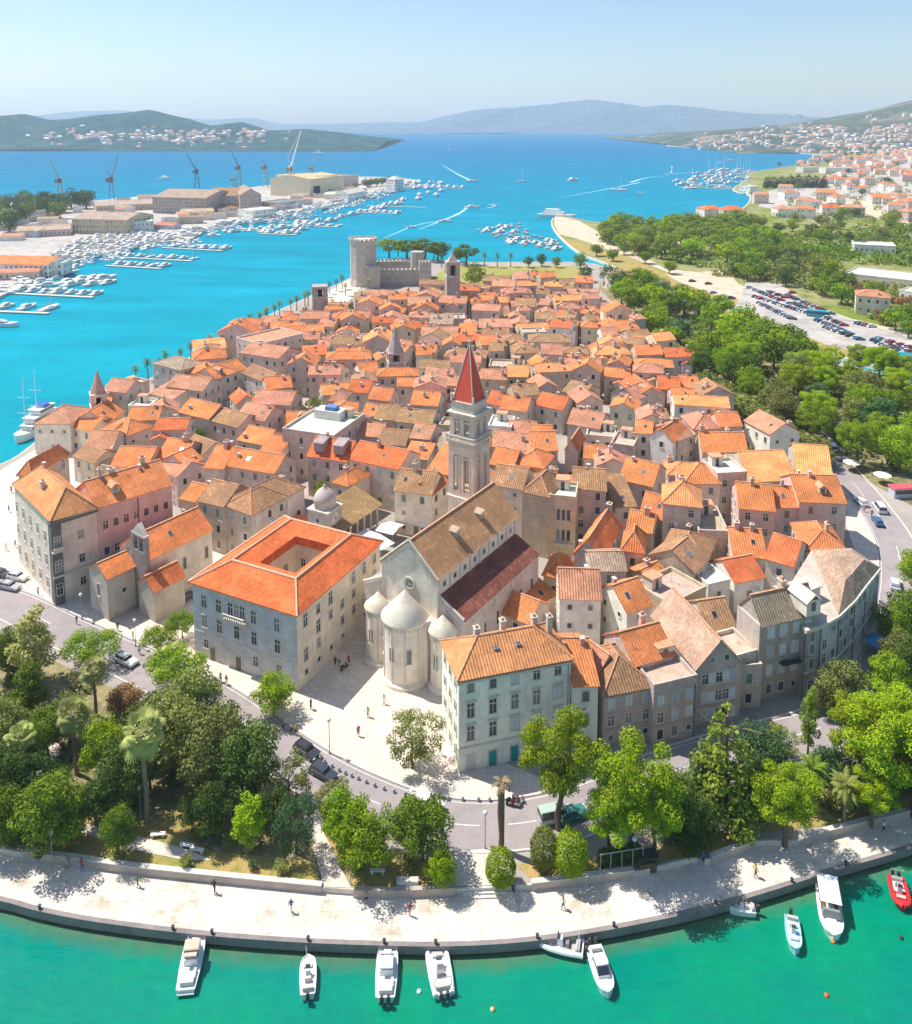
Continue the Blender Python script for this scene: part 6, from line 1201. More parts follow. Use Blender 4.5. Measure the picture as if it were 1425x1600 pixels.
for px, py in ((540, 462), (575, 455), (505, 500), (520, 490)): tree(px, py, 8, 'far_palm', 'olive', 'palm on the pale beach beside the castle keep', 'palms beside the castle')
for i, (px, py) in enumerate([(8, 352), (28, 350), (45, 345), (20, 338), (62, 340), (75, 335), (90, 342), (100, 332), (112, 326), (70, 325), (125, 322), (135, 326), (5, 330), (40, 328), (88, 325), (15, 362)]):
    tree(px, py, rnd.uniform(17, 23), 'far_broad', rnd.choice(['dark', 'deep', 'dark', 'mid']), 'dark tree of the small wood beside the shipyard halls', 'wood beside the shipyard', 1.25, 1.6)
for i, px in enumerate((572, 580, 588, 597, 606, 614)): tree(px, 293 - i, 13, 'far_broad', 'dark', 'dark tree of the short row beside the beige hangar', 'tree row beside the hangar', 1.2, 1.6)
qy = random.Random(63); ny = 0
for _ in range(900):
    if ny >= 34: break
    p = (qy.uniform(-125, 110), qy.uniform(150, 400))
    if not inside(p, town): continue
    c4 = corners(p[0], p[1], 0, 2.4, 2.4)
    if any(math.hypot(x - p[0], y - p[1]) < (sz + 5) * .6 and overlap(c4, q) for q, x, y, sz in RECTS): continue
    ny += 1; tree_at(p[0], p[1], qy.uniform(5.5, 9), 'far_broad', qy.choice(['mid', 'bright', 'olive', 'dark']), 'small tree growing in a yard between the old houses', 'trees in the town yards', .85)
# mainland: pine wood, gardens, cypress row
def far_tree(lab, grp, kinds, cols, h0, h1, wide=1.25): return lambda i, p, q: tree_at(p[0], p[1], q.uniform(h0, h1), q.choice(kinds), q.choice(cols), lab, grp, wide * q.uniform(.9, 1.15), 1.6)
fill_trees(PP([(925, 378), (945, 358), (1040, 355), (1165, 350), (1200, 372), (1215, 400), (1130, 420), (1060, 412), (985, 395)], 1.6), 62, 13, 41, far_tree('pine of the lime green wood between the beach road and the fields', 'pine wood on the mainland shore', ['far_pine', 'far_pine', 'far_broad'], ['lime', 'bright', 'yell', 'mid'], 11, 15, 1.35))
fill_trees(PP([(1125, 432), (1170, 415), (1250, 402), (1300, 415), (1315, 445), (1330, 480), (1290, 470), (1240, 455), (1180, 440)], 1.6), 26, 9.5, 43, far_tree('tree of the thicket behind the car park', 'thicket behind the car park', ['far_broad', 'far_pine'], ['mid', 'dark', 'bright', 'olive'], 10, 14))
fill_trees(PP([(1180, 352), (1300, 330), (1425, 345), (1500, 380), (1425, 425), (1330, 395), (1230, 372)], 1.6), 34, 17, 45, far_tree('scattered tree among the gardens of the mainland houses', 'garden trees of the mainland', ['far_broad'], ['mid', 'dark', 'olive', 'bright'], 8, 13))
fill_trees(PP([(1330, 455), (1425, 470), (1500, 500), (1500, 560), (1400, 520), (1345, 490)], 1.6), 14, 9, 47, far_tree('tree round the pale house beside the car park', 'trees round the pale house', ['far_broad', 'far_broad', 'far_pine'], ['mid', 'bright', 'dark', 'brown'], 7, 11))
for (px, py, l) in [(932, 400, 'tree on the canal bank nearest the gatehouse'), (958, 408, 'second tree on the canal bank from the gatehouse'), (975, 398, 'tree between the canal bank and the beach road'), (1008, 412, 'third tree on the canal bank from the gatehouse'), (1046, 428, 'tree at the bend of the beach road')]: tree(px, py, 9, 'far_broad', 'mid', l, 'trees on the canal bank', 1.3, 1.6)
for i in range(20):
    px = 1196 + i * 4.8; tree(px, 294 - (i % 3), rnd.uniform(15, 21), 'cypress', 'deep', 'dark cypress of the long row beside the far marina', 'cypress row by the far marina', 2.3, 1.6)
print('trees', NTREE)
# low scrub that covers the mainland gardens and verges: one green mass of small bushes
def scrub(name, polys, n, r0, r1, leafn, size, col, label, seed, z=1.6):
    q = random.Random(seed); lobes = []
    for poly in polys:
        pl = PP(poly, z); x0, x1 = min(p[0] for p in pl), max(p[0] for p in pl); y0, y1 = min(p[1] for p in pl), max(p[1] for p in pl); k = 0
        for _ in range(n * 30):
            if k >= n: break
            p = (q.uniform(x0, x1), q.uniform(y0, y1))
            if inside(p, pl): r = q.uniform(r0, r1); lobes.append((p[0], p[1], z + r * .45, r, r, r * .7)); k += 1
    o = link(name, leaf_cloud(name, lobes, leafn, size, seed, .7), None, color=(*LEAF[col], 1)); tag(o, label, kind='stuff')
scrub('undergrowth', [[(930, 375), (945, 352), (1170, 345), (1230, 372), (1240, 405), (1130, 424), (1000, 402)], [(1180, 375), (1425, 350), (1480, 380), (1480, 420), (1300, 412), (1190, 405)]], 260, 2.5, 5, 26000, .9, 'mid', 'green bushes covering the fields of the mainland', 3)
scrub('undergrowth', [[(1170, 350), (1240, 312), (1330, 270), (1480, 262), (1500, 380), (1300, 345)], [(1320, 440), (1480, 460), (1480, 530), (1400, 515), (1340, 490)], [(1110, 430), (1180, 412), (1300, 412), (1320, 470), (1200, 440)]], 200, 2.5, 5, 26000, .9, 'olive', 'olive bushes between the suburban houses and round the car park', 4)
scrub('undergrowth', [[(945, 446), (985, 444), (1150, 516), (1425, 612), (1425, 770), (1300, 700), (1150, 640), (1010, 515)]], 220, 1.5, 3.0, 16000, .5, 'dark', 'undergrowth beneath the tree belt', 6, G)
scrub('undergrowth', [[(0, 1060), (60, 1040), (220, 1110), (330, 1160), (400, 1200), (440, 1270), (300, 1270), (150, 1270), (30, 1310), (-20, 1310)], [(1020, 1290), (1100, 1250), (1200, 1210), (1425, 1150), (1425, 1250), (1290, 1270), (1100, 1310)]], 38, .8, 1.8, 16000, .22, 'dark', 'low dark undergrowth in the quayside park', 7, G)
# ---------------------------------------------------------------- shipyard, mainland houses
LG = 1.6
def bld(cr, A, B_, h, d, typ='g', rise=2, rc='T', wc='l', label=None, cat='building', name='building', wins='p', dens=.8, group=None, ch=0):
    return house(cr, A, B_, h, d, typ, rise, rc, wc, ch=ch, wins=wins, dens=dens, label=label, cat=cat, name=name, gz=LG, group=group, reg=False)
bld('z', (-40, 412), (75, 414), 7, 22, 'g', 3, 'O', 'w', 'long white marina building with an orange roof at the left edge', name='marina_building')
bld('z', (-30, 428), (60, 425), 4, 8, 's', 1, 'P', 'p', 'low pink lean-to in front of the marina building', name='marina_building')
bld('z', (76, 412), (98, 412), 7, 12, 'f', 0, 'W', 'w', 'small white cubic house beside the marina building', name='marina_building')
bld('z', (112, 342), (198, 344), 12, 40, 'g', 4, 'T', 't', 'tan boat hall with a row of square openings and a yellowish roof', cat='hall', name='boat_hall')
bld('z', (200, 348), (240, 346), 9, 32, 'f', 0, 'W', 'b', 'white glazed hall beside the tan boat hall', cat='hall', name='boat_hall')
bld('z', (25, 362), (110, 358), 5, 30, 'g', 2, 'T', 'p', 'low pale-roofed shed left of the tan boat hall', cat='hall', name='shed')
bld('z', (-20, 330), (45, 332), 8, 22, 'f', 0, 'W', 'w', 'white flat block among the dark trees of the shipyard wood', name='house')
bld('z', (150, 322), (245, 318), 6, 40, 'g', 3, 'T', 't', 'long low pale shed behind the tan boat hall', cat='hall', name='shed')
bld('z', (238, 308), (322, 310), 16, 60, 'g', 6, 'G', 'd', 'large dark brown shipyard hall, left one of three', cat='hall', name='shipyard_hall')
bld('z', (322, 306), (375, 306), 16, 60, 'g', 6, 'B', 'd', 'large dark brown shipyard hall in the middle of three', cat='hall', name='shipyard_hall')
bld('z', (375, 305), (408, 304), 18, 60, 'x', 6, 'G', 'd', 'dark brown shipyard hall nearest the beige hangar', cat='hall', name='shipyard_hall')
bld('z', (285, 332), (335, 330), 5, 25, 'g', 2, 'T', 'l', 'low pale workshop in front of the brown shipyard halls', cat='hall', name='shed')
bld('z', (345, 325), (400, 322), 5, 25, 'g', 2, 'P', 'l', 'low pinkish workshop in front of the brown shipyard halls', cat='hall', name='shed')
r_, rf, q = bld('z', (484, 280), (534, 275), 22, 60, 'g', 4, 'H', 'c', 'huge beige hangar of the shipyard with a dark doorway', cat='hangar', name='hangar', wins='')
b = MB(); b.box(q[0] + 7, q[0] + 20, q[2] - .3, q[2] - .05, 0, 13, M['lead']); link('hangar_door', b.mesh('hangar_door'), r_)
bld('z', (432, 273), (482, 277), 23, 45, 'f', 0, 'H', 'c', 'tall yellowish hangar block left of the huge beige one', cat='hangar', name='hangar', wins='')
bld('z', (536, 276), (560, 274), 18, 50, 'f', 0, 'K', 's', 'grey block at the right end of the huge beige hangar', cat='hall', name='shipyard_hall', wins='')
bld('z', (545, 303), (572, 298), 8, 18, 'g', 4, 'W', 'w', 'white shed on the quay right of the hangar', cat='hall', name='shed')
bld('z', (432, 318), (472, 313), 7, 25, 'f', 0, 'K', 'b', 'grey flat shed on the shipyard quay', cat='hall', name='shed')
bld('z', (395, 330), (432, 326), 8, 22, 'f', 0, 'W', 'w', 'white two-storey marina office on the shipyard quay', name='marina_building')
bld('z', (617, 281), (631, 280), 14, 16, 'p', 5, 'W', 'w', 'white pavilion at the tip of the shipyard peninsula', name='pavilion')
sq_ = random.Random(15)
def shed_at(i, p, q):
    L, d, h = q.uniform(8, 20), q.uniform(6, 12), q.uniform(3, 6); t = q.choice('ggfs')
    house_at(p[0], p[1], q.uniform(-.3, .5), L, d, h, t, d * .15, q.choice('TWKBPG') if t != 'f' else q.choice('TWK'), q.choice('wlbgs'), ch=0, wins='', label='small workshop shed among the clutter of the shipyard quay', cat='shed', name='shed', gz=LG, group='sheds of the shipyard quay', reg=False)
fill_trees(PP([(245, 345), (300, 336), (430, 322), (480, 305), (600, 288), (610, 282), (560, 300), (500, 316), (420, 334), (330, 345), (260, 358)], LG), 44, 14, 71, shed_at)
fill_trees(PP([(0, 385), (90, 368), (110, 352), (240, 325), (245, 312), (150, 316), (0, 345)], LG), 22, 15, 72, shed_at)
def crane(px, py, ytop, lean, col, label, mast=.55):
    p = P(px, py, LG); H2 = ZAT(ytop, p.y) - LG; c = empty('crane', (p.x, p.y, LG), .4, label, 'crane', 'shipyard cranes'); h = H2 * mast
    b = MB()
    for sx in (-1, 1):
        for sy in (-1, 1): b.tube([(sx * 3.2, sy * 3.2, 0), (sx * 1.4, sy * 1.4, h * .75)], .46, M['paint'], 5)
    for z in (.25, .5): b.box(-3, 3, -3, 3, h * z, h * z + .7, M['paint'])
    link('portal_frame', b.mesh('portal_frame'), c, color=col)
    b = MB(); b.box(-2.4, 2.4, -2.4, 2.4, h * .75, h, M['paint']); b.box(-1.2, 1.2, -3.6, -2.4, h * .8, h * .97, M['glass']); link('cab', b.mesh('cab'), c, color=col)
    b = MB(); e = Vector((lean, 0, H2))
    for sy in (-1, 1): b.tube([(0, sy * 1.6, h * .9), (e.x, sy * .5, e.z)], [.75, .42], M['paint'], 5)
    s0 = Vector((0, 0, h * .9))
    for k in range(8):
        q0, q1 = s0.lerp(e, k / 8), s0.lerp(e, (k + 1) / 8); b.tube([q0 + Vector((0, 1.5 - k * .13, 0)), q1 - Vector((0, 1.4 - k * .13, 0))], .25, M['paint'], 4)
    b.tube([(-3.4, 0, h + (H2 - h) * .28), e], .2, M['paint'], 4); b.tube([(0, 0, h), (-3.4, 0, h + (H2 - h) * .28)], .35, M['paint'], 4); link('jib', b.mesh('jib'), c, color=col); b = MB(); b.box(-5.5, -2.4, -1.6, 1.6, h * .78, h * .95, M['paint']); link('counterweight', b.mesh('counterweight'), c, color=(.2, .2, .22))
crane(95, 312, 250, -9, (.40, .31, .26), 'rusty shipyard crane above the dark wood at the left'); crane(175, 316, 243, 9, (.22, .22, .25), 'thin dark crane behind the tan boat hall'); crane(308, 294, 240, -12, (.06, .18, .24), 'dark teal crane over the left brown hall')
crane(374, 294, 228, -12, (.24, .29, .34), 'grey crane over the brown halls with a leaning jib'); crane(366, 296, 264, 9, (.22, .42, .42), 'low green crane beside the grey leaning one'); crane(415, 292, 248, -3, (.30, .42, .46), 'teal and white crane left of the beige hangar', .8)
crane(455, 300, 203, 15, (.74, .70, .62), 'tallest pale crane standing in front of the beige hangar', .42); crane(487, 280, 244, 10, (.42, .40, .40), 'dark crane behind the beige hangar')
mq = random.Random(77)
HG = 'houses of the mainland suburb'
def suburb(px, py, label, s=1.0, rc=None, typ=None):
    p = P(px, py, LG); L, d, h = mq.uniform(11, 17) * s, mq.uniform(10, 13) * s, mq.choice((6, 7, 9)) * s; t = typ or mq.choice('ghhp')
    house_at(p.x, p.y, mq.uniform(-.5, .5), L, d, h, t, min(L, d) * .2, rc or mq.choice('OOPPR'), mq.choice('wwlcp'), ch=mq.choice((0, 1)), wins='p', dens=.6, label=label, cat='villa', name='villa', gz=LG, group=HG, reg=False)
bld('z', (1318, 428), (1425, 440), 6, 26, 'f', 0, 'W', 'l', 'long low pale block with a strip of dark windows behind the car park', name='school_block')
bld('z', (1338, 462), (1392, 466), 9, 12, 'h', 2.4, 'P', 'l', 'pale two-storey house with a pinkish hipped roof beside the car park', name='house', cat='house', wins='ps', ch=1)
bld('z', (1335, 383), (1400, 386), 6, 20, 'f', 0, 'W', 'w', 'white flat shed among the mainland gardens', name='shed'); bld('z', (1405, 455), (1440, 460), 8, 12, 'f', 0, 'W', 'w', 'white flat house cut by the right edge above the car park', name='house', cat='house')
bld('z', (940, 425), (968, 432), 9, 12, 'h', 2, 'G', 'l', 'pale grey gatehouse at the mouth of the canal', name='house', cat='house')
for (px, py, l) in [(1108, 338, 'small house with an orange roof on the beach, the left one'), (1143, 340, 'orange-roofed house on the beach, the right one'), (1222, 338, 'house with an orange roof beside the garden trees'), (1258, 340, 'broad orange-roofed house among the trees'), (1290, 312, 'tall pinkish house at the end of the cypress row'), (1295, 336, 'orange-roofed house above the white shed'), (1330, 338, 'pink-roofed house above the gravel lane'), (1372, 318, 'large orange-roofed house on the slope'), (1400, 338, 'tall white house with an orange roof on the slope'), (1418, 345, 'white house with an orange roof at the right edge')]: suburb(px, py, l, 1.3)
sub = PP([(1180, 322), (1195, 306), (1300, 280), (1200, 258), (1320, 242), (1425, 236), (1520, 258), (1540, 340), (1425, 335), (1340, 322), (1250, 330)], LG)
def sb(i, p, q):
    L, d, h = q.uniform(12, 20), q.uniform(11, 15), q.choice((7, 8, 10)); t = q.choice('ghhp'); house_at(p[0], p[1], q.uniform(-.6, .6), L, d, h, t, d * .2, q.choice('OOPPPR'), q.choice('wwlcp'), ch=0, wins='p', dens=.45, label='suburban villa with a reddish roof on the far mainland slope', cat='villa', name='villa', gz=LG, group=HG, reg=False)
fill_trees(sub, 130, 16, 51, sb)
fill_trees(sub, 46, 20, 52, far_tree('tree between the suburban houses on the far mainland', 'trees of the far suburb', ['far_broad'], ['dark', 'mid', 'deep'], 9, 13))
for (A, B_, l) in [((1172, 292), (1186, 291), 'white harbour office at the root of the far marina piers'), ((1255, 262), (1280, 261), 'long white block by the far cypress row'), ((1290, 263), (1335, 262), 'long pale hotel block on the far shore'), ((1390, 232), (1420, 230), 'white tower block on the far right shore')]:
    bld('z', A, B_, 9, 16, 'f', 0, 'W', 'w', l, name='building')
# hillside settlements: far too many houses to count, one mass of little houses on the slopes
b = MB(); hq_ = random.Random(9)
def speckle(PTS, k, n, cond, clusters):
    got = 0; t = 0
    while got < n and t < n * 400:
        t += 1; x, y, z, tt = hq_.choice(PTS)
        if tt > 1.0 or tt < .04: continue
        x += hq_.uniform(-15, 15); D = CAMH - z; zc = y * CP + D * SP; px = 712.5 + FOC * x / zc; py = Y0 + FOC * (D * CP - y * SP) / zc
        w = max(math.exp(-((px - cx) / rx) ** 2 - ((py - cy) / ry) ** 2) for cx, cy, rx, ry in clusters)
        if hq_.random() > w: continue
        L = hq_.uniform(9, 20); h = hq_.uniform(6, 12); a = hq_.uniform(-.6, .6); b.at(x, y + hq_.uniform(-8, 8), z - 3, a); b.box(-L / 2, L / 2, -5, 5, 0, h, M['white'] if hq_.random() < .75 else M['stone']); b.add([(-L / 2 - .5, -5.5, h), (L / 2 + .5, -5.5, h), (L / 2 + .5, 5.5, h), (-L / 2 - .5, 5.5, h), (-L / 4, 0, h + 3), (L / 4, 0, h + 3)], [(0, 1, 5, 4), (1, 2, 5), (2, 3, 4, 5), (3, 0, 4)], M['ridge'] if hq_.random() < .8 else M['white']); got += 1
speckle(HL, KL, 190, None, [(170, 217, 60, 8), (250, 214, 70, 9), (320, 216, 60, 8), (110, 214, 25, 8), (390, 211, 40, 6)])
speckle(HR, KR, 330, None, [(1200, 220, 60, 10), (1290, 214, 70, 14), (1390, 215, 60, 18), (1130, 226, 40, 6), (1425, 200, 40, 14), (1340, 230, 80, 10)])
b.at(); tag(b.build('hillside_village'), 'white and pink houses of the villages dotted over the far hillsides', 'village', kind='stuff')
# ---------------------------------------------------------------- boats
def hull_shape(b, L, w, h, mat, deckmat, nose=.38, tr=.85, d0=-.35):
    """bow at +x; rounded plan, flared sides"""
    st = []; n = 12
    for i in range(n + 1):
        t = i / n; x = -L / 2 + L * t; wf = (tr + (1 - tr) * min(1, t / .35)) if t < 1 - nose else math.sqrt(max(0, 1 - ((t - (1 - nose)) / nose) ** 2.2)); st.append((x, max(.02, w / 2 * wf), h * (1 + .28 * t * t)))
    vs = []
    for x, y, z in st: vs += [(x, -y, z), (x * .985, -y * .72, d0 + .25), (x * .96, 0, d0), (x * .985, y * .72, d0 + .25), (x, y, z)]
    fs = []
    for i in range(n):
        for j in range(4): fs.append((i * 5 + j, i * 5 + j + 1, (i + 1) * 5 + j + 1, (i + 1) * 5 + j))
    fs.append((0, 4, 3, 2, 1)); b.add(vs, [f[::-1] for f in fs], mat)
    dv = []; 
    for x, y, z in st: dv += [(x * .985, -y * .93, z - .06), (x * .985, y * .93, z - .06)]
    b.add(dv, [(2 * i, 2 * i + 2, 2 * i + 3, 2 * i + 1) for i in range(n)], deckmat)
    for sg in (-1, 1): b.tube([(x, sg * y * .97, z) for x, y, z in st], .06, mat, 5)
    return st
def near_boat(bow, stern, wr, style, label, col=(.80, .80, .78), deck=(.70, .68, .62), name='motor_boat', cat='boat'):
    a, c = P(*bow, .4), P(*stern, .4); u = a - c; L = u.length; w = L * wr * 1.16; m = (a + c) / 2; r = empty(name, (m.x, m.y, 0), math.atan2(u.y, u.x), label, cat, 'boats moored along the quay'); h = .75 if style != 'rib' else .6
    b = MB(); st = hull_shape(b, L, w, h, M['paintgloss'], M['terrace']); link('hull', b.mesh('hull', False), r, color=(*col, 1))
    def part(nm, fn, c_=None):
        b = MB(); fn(b); return link(nm, b.mesh(nm), r, color=c_ or (*col, 1))
    dk = h - .05
    part('deck', lambda b: b.box(-L * .46, L * .2, -w * .36, w * .36, dk + .005, dk + .03, M['terrace']), (*deck, 1))
    if style in ('cruiser', 'cabin'):
        ch = 1.0 if style == 'cabin' else 1.25
        part('cabin', lambda b: (b.box(-L * .12, L * .22, -w * .34, w * .34, dk, dk + ch * .55, M['paintgloss'], .12, .1), b.box(L * .2, L * .38, -w * .22, w * .22, dk, dk + .32, M['paintgloss'], .3, .12)))
        part('windscreen', lambda b: b.add([(L * .215, -w * .31, dk + ch * .5), (L * .215, w * .31, dk + ch * .5), (L * .1, w * .28, dk + ch), (L * .1, -w * .28, dk + ch), (-L * .08, w * .31, dk + ch * .5), (-L * .08, w * .28, dk + ch), (-L * .08, -w * .31, dk + ch * .5), (-L * .08, -w * .28, dk + ch)], [(0, 1, 2, 3), (1, 4, 5, 2), (6, 0, 3, 7)], M['glass']))
        part('roof', lambda b: b.box(-L * .14, L * .1, -w * .31, w * .31, dk + ch, dk + ch + .1, M['paintgloss'], .05, .05), (*((.56, .46, .36) if style == 'cruiser' else col), 1))
        part('bench', lambda b: (b.box(-L * .44, -L * .36, -w * .3, w * .3, dk, dk + .45, M['paint']), b.box(-L * .36, -L * .2, -w * .34, -w * .22, dk, dk + .42, M['paint'])), (.62, .60, .58, 1))
        if style == 'cruiser':
            part('awning', lambda b: (b.box(-L * .06, L * .14, -w * .37, w * .37, dk + 1.5, dk + 1.58, M['paint'], .1, .1), [b.tube([(x, y, dk + .4), (x, y, dk + 1.51)], .03, M['grey'], 5) for x in (-L * .04, L * .12) for y in (-w * .32, w * .32)]), (.52, .42, .32, 1))
            part('swim_platform', lambda b: b.box(-L * .53, -L * .49, -w * .38, w * .38, .25, .38, M['terrace']), (.75, .75, .74, 1))
    if style in ('console', 'rib'):
        part('console', lambda b: (b.box(-L * .08, L * .06, -w * .16, w * .16, dk, dk + .8, M['paint'], .1, .05), b.box(L * .02, L * .05, -w * .15, w * .15, dk + .8, dk + 1.15, M['glass'], .02, .02)), (.72, .72, .7, 1))
        part('seat', lambda b: b.box(-L * .2, -L * .12, -w * .2, w * .2, dk, dk + .5, M['paint'], .02, .03), (.25, .24, .24, 1) if style == 'rib' else (.55, .5, .45, 1))
        part('bench', lambda b: (b.box(-L * .42, -L * .34, -w * .32, w * .32, dk, dk + .42, M['paint']), b.box(L * .16, L * .26, -w * .26, w * .26, dk, dk + .3, M['paint'])), (.5, .47, .42, 1))
        if style == 'rib':
            def tubes(b):
                for sg in (-1, 1): b.tube([(x, sg * max(0, y * .95), z - .05) for x, y, z in st], .26, M['paintgloss'], 8)
            part('side_tube', tubes)
            part('roll_bar', lambda b: b.tube([(-L * .38, -w * .4, h), (-L * .4, -w * .38, h + 1.3), (-L * .4, w * .38, h + 1.3), (-L * .38, w * .4, h)], .05, M['grey'], 6))
    if style == 'canopy':
        part('canopy', lambda b: (b.box(-L * .46, L * .12, -w * .44, w * .44, dk + 1.75, dk + 1.85, M['paintgloss'], .15, .1), [b.tube([(x, y, dk), (x, y, dk + 1.76)], .035, M['grey'], 5) for x in (-L * .42, -L * .15, L * .08) for y in (-w * .38, w * .38)]), (.86, .86, .84, 1))
        part('windscreen', lambda b: b.box(L * .12, L * .2, -w * .38, w * .38, dk + .35, dk + 1.2, M['glass'], .1, .1)); part('foredeck', lambda b: b.box(L * .12, L * .4, -w * .26, w * .26, dk, dk + .3, M['paintgloss'], .4, .2))
        for y in (-w * .28, w * .28): part('bench', lambda b: b.box(-L * .42, L * .02, y - .2, y + .2, dk, dk + .4, M['wood']))
    if style in ('console', 'rib', 'cabin'):
        for y in ((-.35, .35) if style != 'console' else (0,)):
            part('outboard_motor', lambda b: (b.box(-L * .5 - .55, -L * .5 - .05, y - .2, y + .2, h * .7, h + .55, M['dark'], .08, .05), b.box(-L * .5 - .35, -L * .5 - .15, y - .08, y + .08, -.4, h * .7, M['grey'])))
    part('bow_rail', lambda b: b.tube([(x, sg * y * .9, z + .3) for sg in (-1, 1) for x, y, z in (st[7:] if sg < 0 else st[7:][::-1])], .025, M['grey'], 4)) if style in ('cruiser', 'cabin') else None
    if style != 'rib' or True:
        e = Vector((a.x, a.y, 0)) 
    return r
near_boat((310, 1457), (290, 1551), .30, 'cruiser', 'white cabin cruiser with a beige awning moored bow to the quay')
near_boat((482, 1498), (481, 1558), .37, 'console', 'small white open boat with one outboard motor, beside the beige-awning cruiser')
near_boat((607, 1476), (602, 1563), .34, 'cabin', 'white speedboat with two outboard motors moored bow to the quay')
near_boat((679, 1472), (694, 1556), .33, 'rib', 'white inflatable boat with dark seats moored bow to the quay', (.80, .80, .79))
near_boat((838, 1466), (912, 1484), .36, 'rib', 'white inflatable boat lying alongside the quay wall', (.78, .78, .78), (.45, .42, .4))
near_boat((951, 1557), (927, 1481), .34, 'cabin', 'white cabin boat turned with its bow away from the quay')
near_boat((1137, 1418), (1180, 1424), .38, 'console', 'little white boat lying alongside the shaded part of the quay')
near_boat((1243, 1489), (1236, 1434), .33, 'console', 'pale blue little boat floating off the right part of the quay', (.42, .66, .74), (.50, .70, .76))
near_boat((1303, 1468), (1290, 1387), .34, 'canopy', 'long white excursion boat with a full-length canopy')
near_boat((1411, 1420), (1400, 1372), .38, 'rib', 'red inflatable boat at the right edge of the water', (.60, .03, .03), (.7, .7, .68))
for (px, py, c, l) in [(1292, 1556, (.80, .16, .03), 'orange mooring buoy far right on the green water'), (655, 1550, (.8, .8, .78), 'white mooring buoy between the two white motor boats'), (1302, 1472, (.75, .2, .05), 'small orange buoy at the bow of the canopy boat'), (1408, 1466, (.05, .06, .06), 'dark buoy below the red inflatable boat'), (770, 1578, (.8, .5, .3), 'small faded buoy near the bottom edge of the water')]:
    p = P(px, py, 0); r = empty('mooring_buoy', (p.x, p.y, 0), 0, l, 'buoy', 'mooring buoys'); b = MB(); b.lathe([(.02, -.25), (.2, -.12), (.27, .05), (.2, .22), (.05, .3)], M['paint'], 12); link('float', b.mesh('float', True), r, color=(*c, 1)); b = MB(); b.lathe([(.05, .28), (.05, .42), (.02, .43)], M['dark'], 8); link('ring', b.mesh('ring'), r)
for (A, B_, l) in [((607, 1476), (600, 1466), 'bow line of the white speedboat'), ((480, 1500), (478, 1478), 'bow line of the small open boat'), ((679, 1472), (676, 1466), 'bow line of the inflatable boat'), ((310, 1457), (305, 1450), 'bow line of the cabin cruiser')]:
    b = MB(); a, c = P(*A, .7), P(*B_, 1.3); c.z = 1.36; b.tube([a, a.lerp(c, .5) - Vector((0, 0, .12)), c], .025, M['white'], 5); tag(b.build('mooring_rope'), 'white ' + l, 'rope')
# far boats: three patterns, copied
def far_motor(L):
    b = MB(); hull_shape(b, L, L * .29, L * .10, M['white'], M['stone']); b.box(-L * .25, L * .18, -L * .10, L * .10, L * .09, L * .17, M['white'], L * .03, L * .012); b.box(-L * .22, L * .165, -L * .097, L * .097, L * .12, L * .15, M['glass'], L * .02, L * .005); b.box(-L * .2, L * .08, -L * .085, L * .085, L * .17, L * .2, M['white'], L * .03, L * .01); return b.mesh('motor_yacht')
def far_sail(L):
    b = MB(); hull_shape(b, L, L * .27, L * .085, M['white'], M['stone']); b.box(-L * .1, L * .2, -L * .07, L * .07, L * .08, L * .12, M['white'], L * .04, L * .01); b.tube([(L * .08, 0, 0), (L * .08, 0, L * 1.25)], [L * .014, L * .009], M['white'], 5); b.tube([(L * .08, 0, L * .18), (-L * .32, 0, L * .19)], L * .018, M['paint'], 5); return b.mesh('sailing_yacht')
def far_open(L):
    b = MB(); hull_shape(b, L, L * .34, L * .1, M['white'], M['terrace']); b.box(-L * .05, L * .1, -L * .08, L * .08, L * .08, L * .22, M['white'], .1, .1); b.box(-L * .35, -L * .25, -L * .12, L * .12, L * .08, L * .15, M['paint']); return b.mesh('small_boat')
FB = dict(m=far_motor(12), s=far_sail(12), o=far_open(7)); NB_ = 0
def far_boat(x, y, a, k, label, grp, s=1.0, z=0.0):
    global NB_; NB_ += 1
    o = link({'m': 'motor_yacht', 's': 'sailing_yacht', 'o': 'small_boat'}[k], FB[k], None, (x, y, z), a, rnd.choice([(.1, .16, .3), (.35, .3, .25), (.5, .5, .5)])); o.scale = (s, s, s); return tag(o, label, 'boat', grp)
def pier(px, w, label, nb=0, side=1, s=1.0, kinds='mms'):
    ln = PP(px, 0); b = MB(); ribbon(b, ln, -w / 2, w / 2, .25, .7, M['kerb'])
    for k in range(0, 9): q = ln[0].lerp(ln[-1], k / 8); b.lathe([(.2, -.9), (.2, .3)], M['grey'], 6, cx=q.x, cy=q.y)
    tag(b.build('floating_pier'), label, 'pier', 'marina piers'); u = (ln[-1] - ln[0]); L = u.length; u.normalize(); nv = Vector((-u.y, u.x))
    for i in range(nb):
        q = ln[0] + u * (L * (i + .5) / nb) + nv * side * (w / 2 + 6.5 * s); far_boat(q.x, q.y, math.atan2(nv.y, nv.x) + (math.pi if rnd.random() < .5 else 0), rnd.choice(kinds), f'white yacht berthed at the {label}', f'yachts at the {label}', s * rnd.uniform(.8, 1.1))
pier([(-30, 487), (76, 491)], 2.6, 'lowest pier of the left marina', 3, 1, 1.2); pier([(5, 459), (145, 466)], 2.6, 'pier with three large yachts, second from the left edge', 7, 1, 1.1)
pier([(165, 416), (252, 421)], 2.4, 'short pier in the middle of the left marina', 5, 1, 1.1); pier([(165, 402), (300, 409)], 2.4, 'long middle pier of the left marina', 8, 1, 1.1); pier([(253, 388), (348, 393)], 2.4, 'pier below the tan boat hall', 6, 1, 1.3)
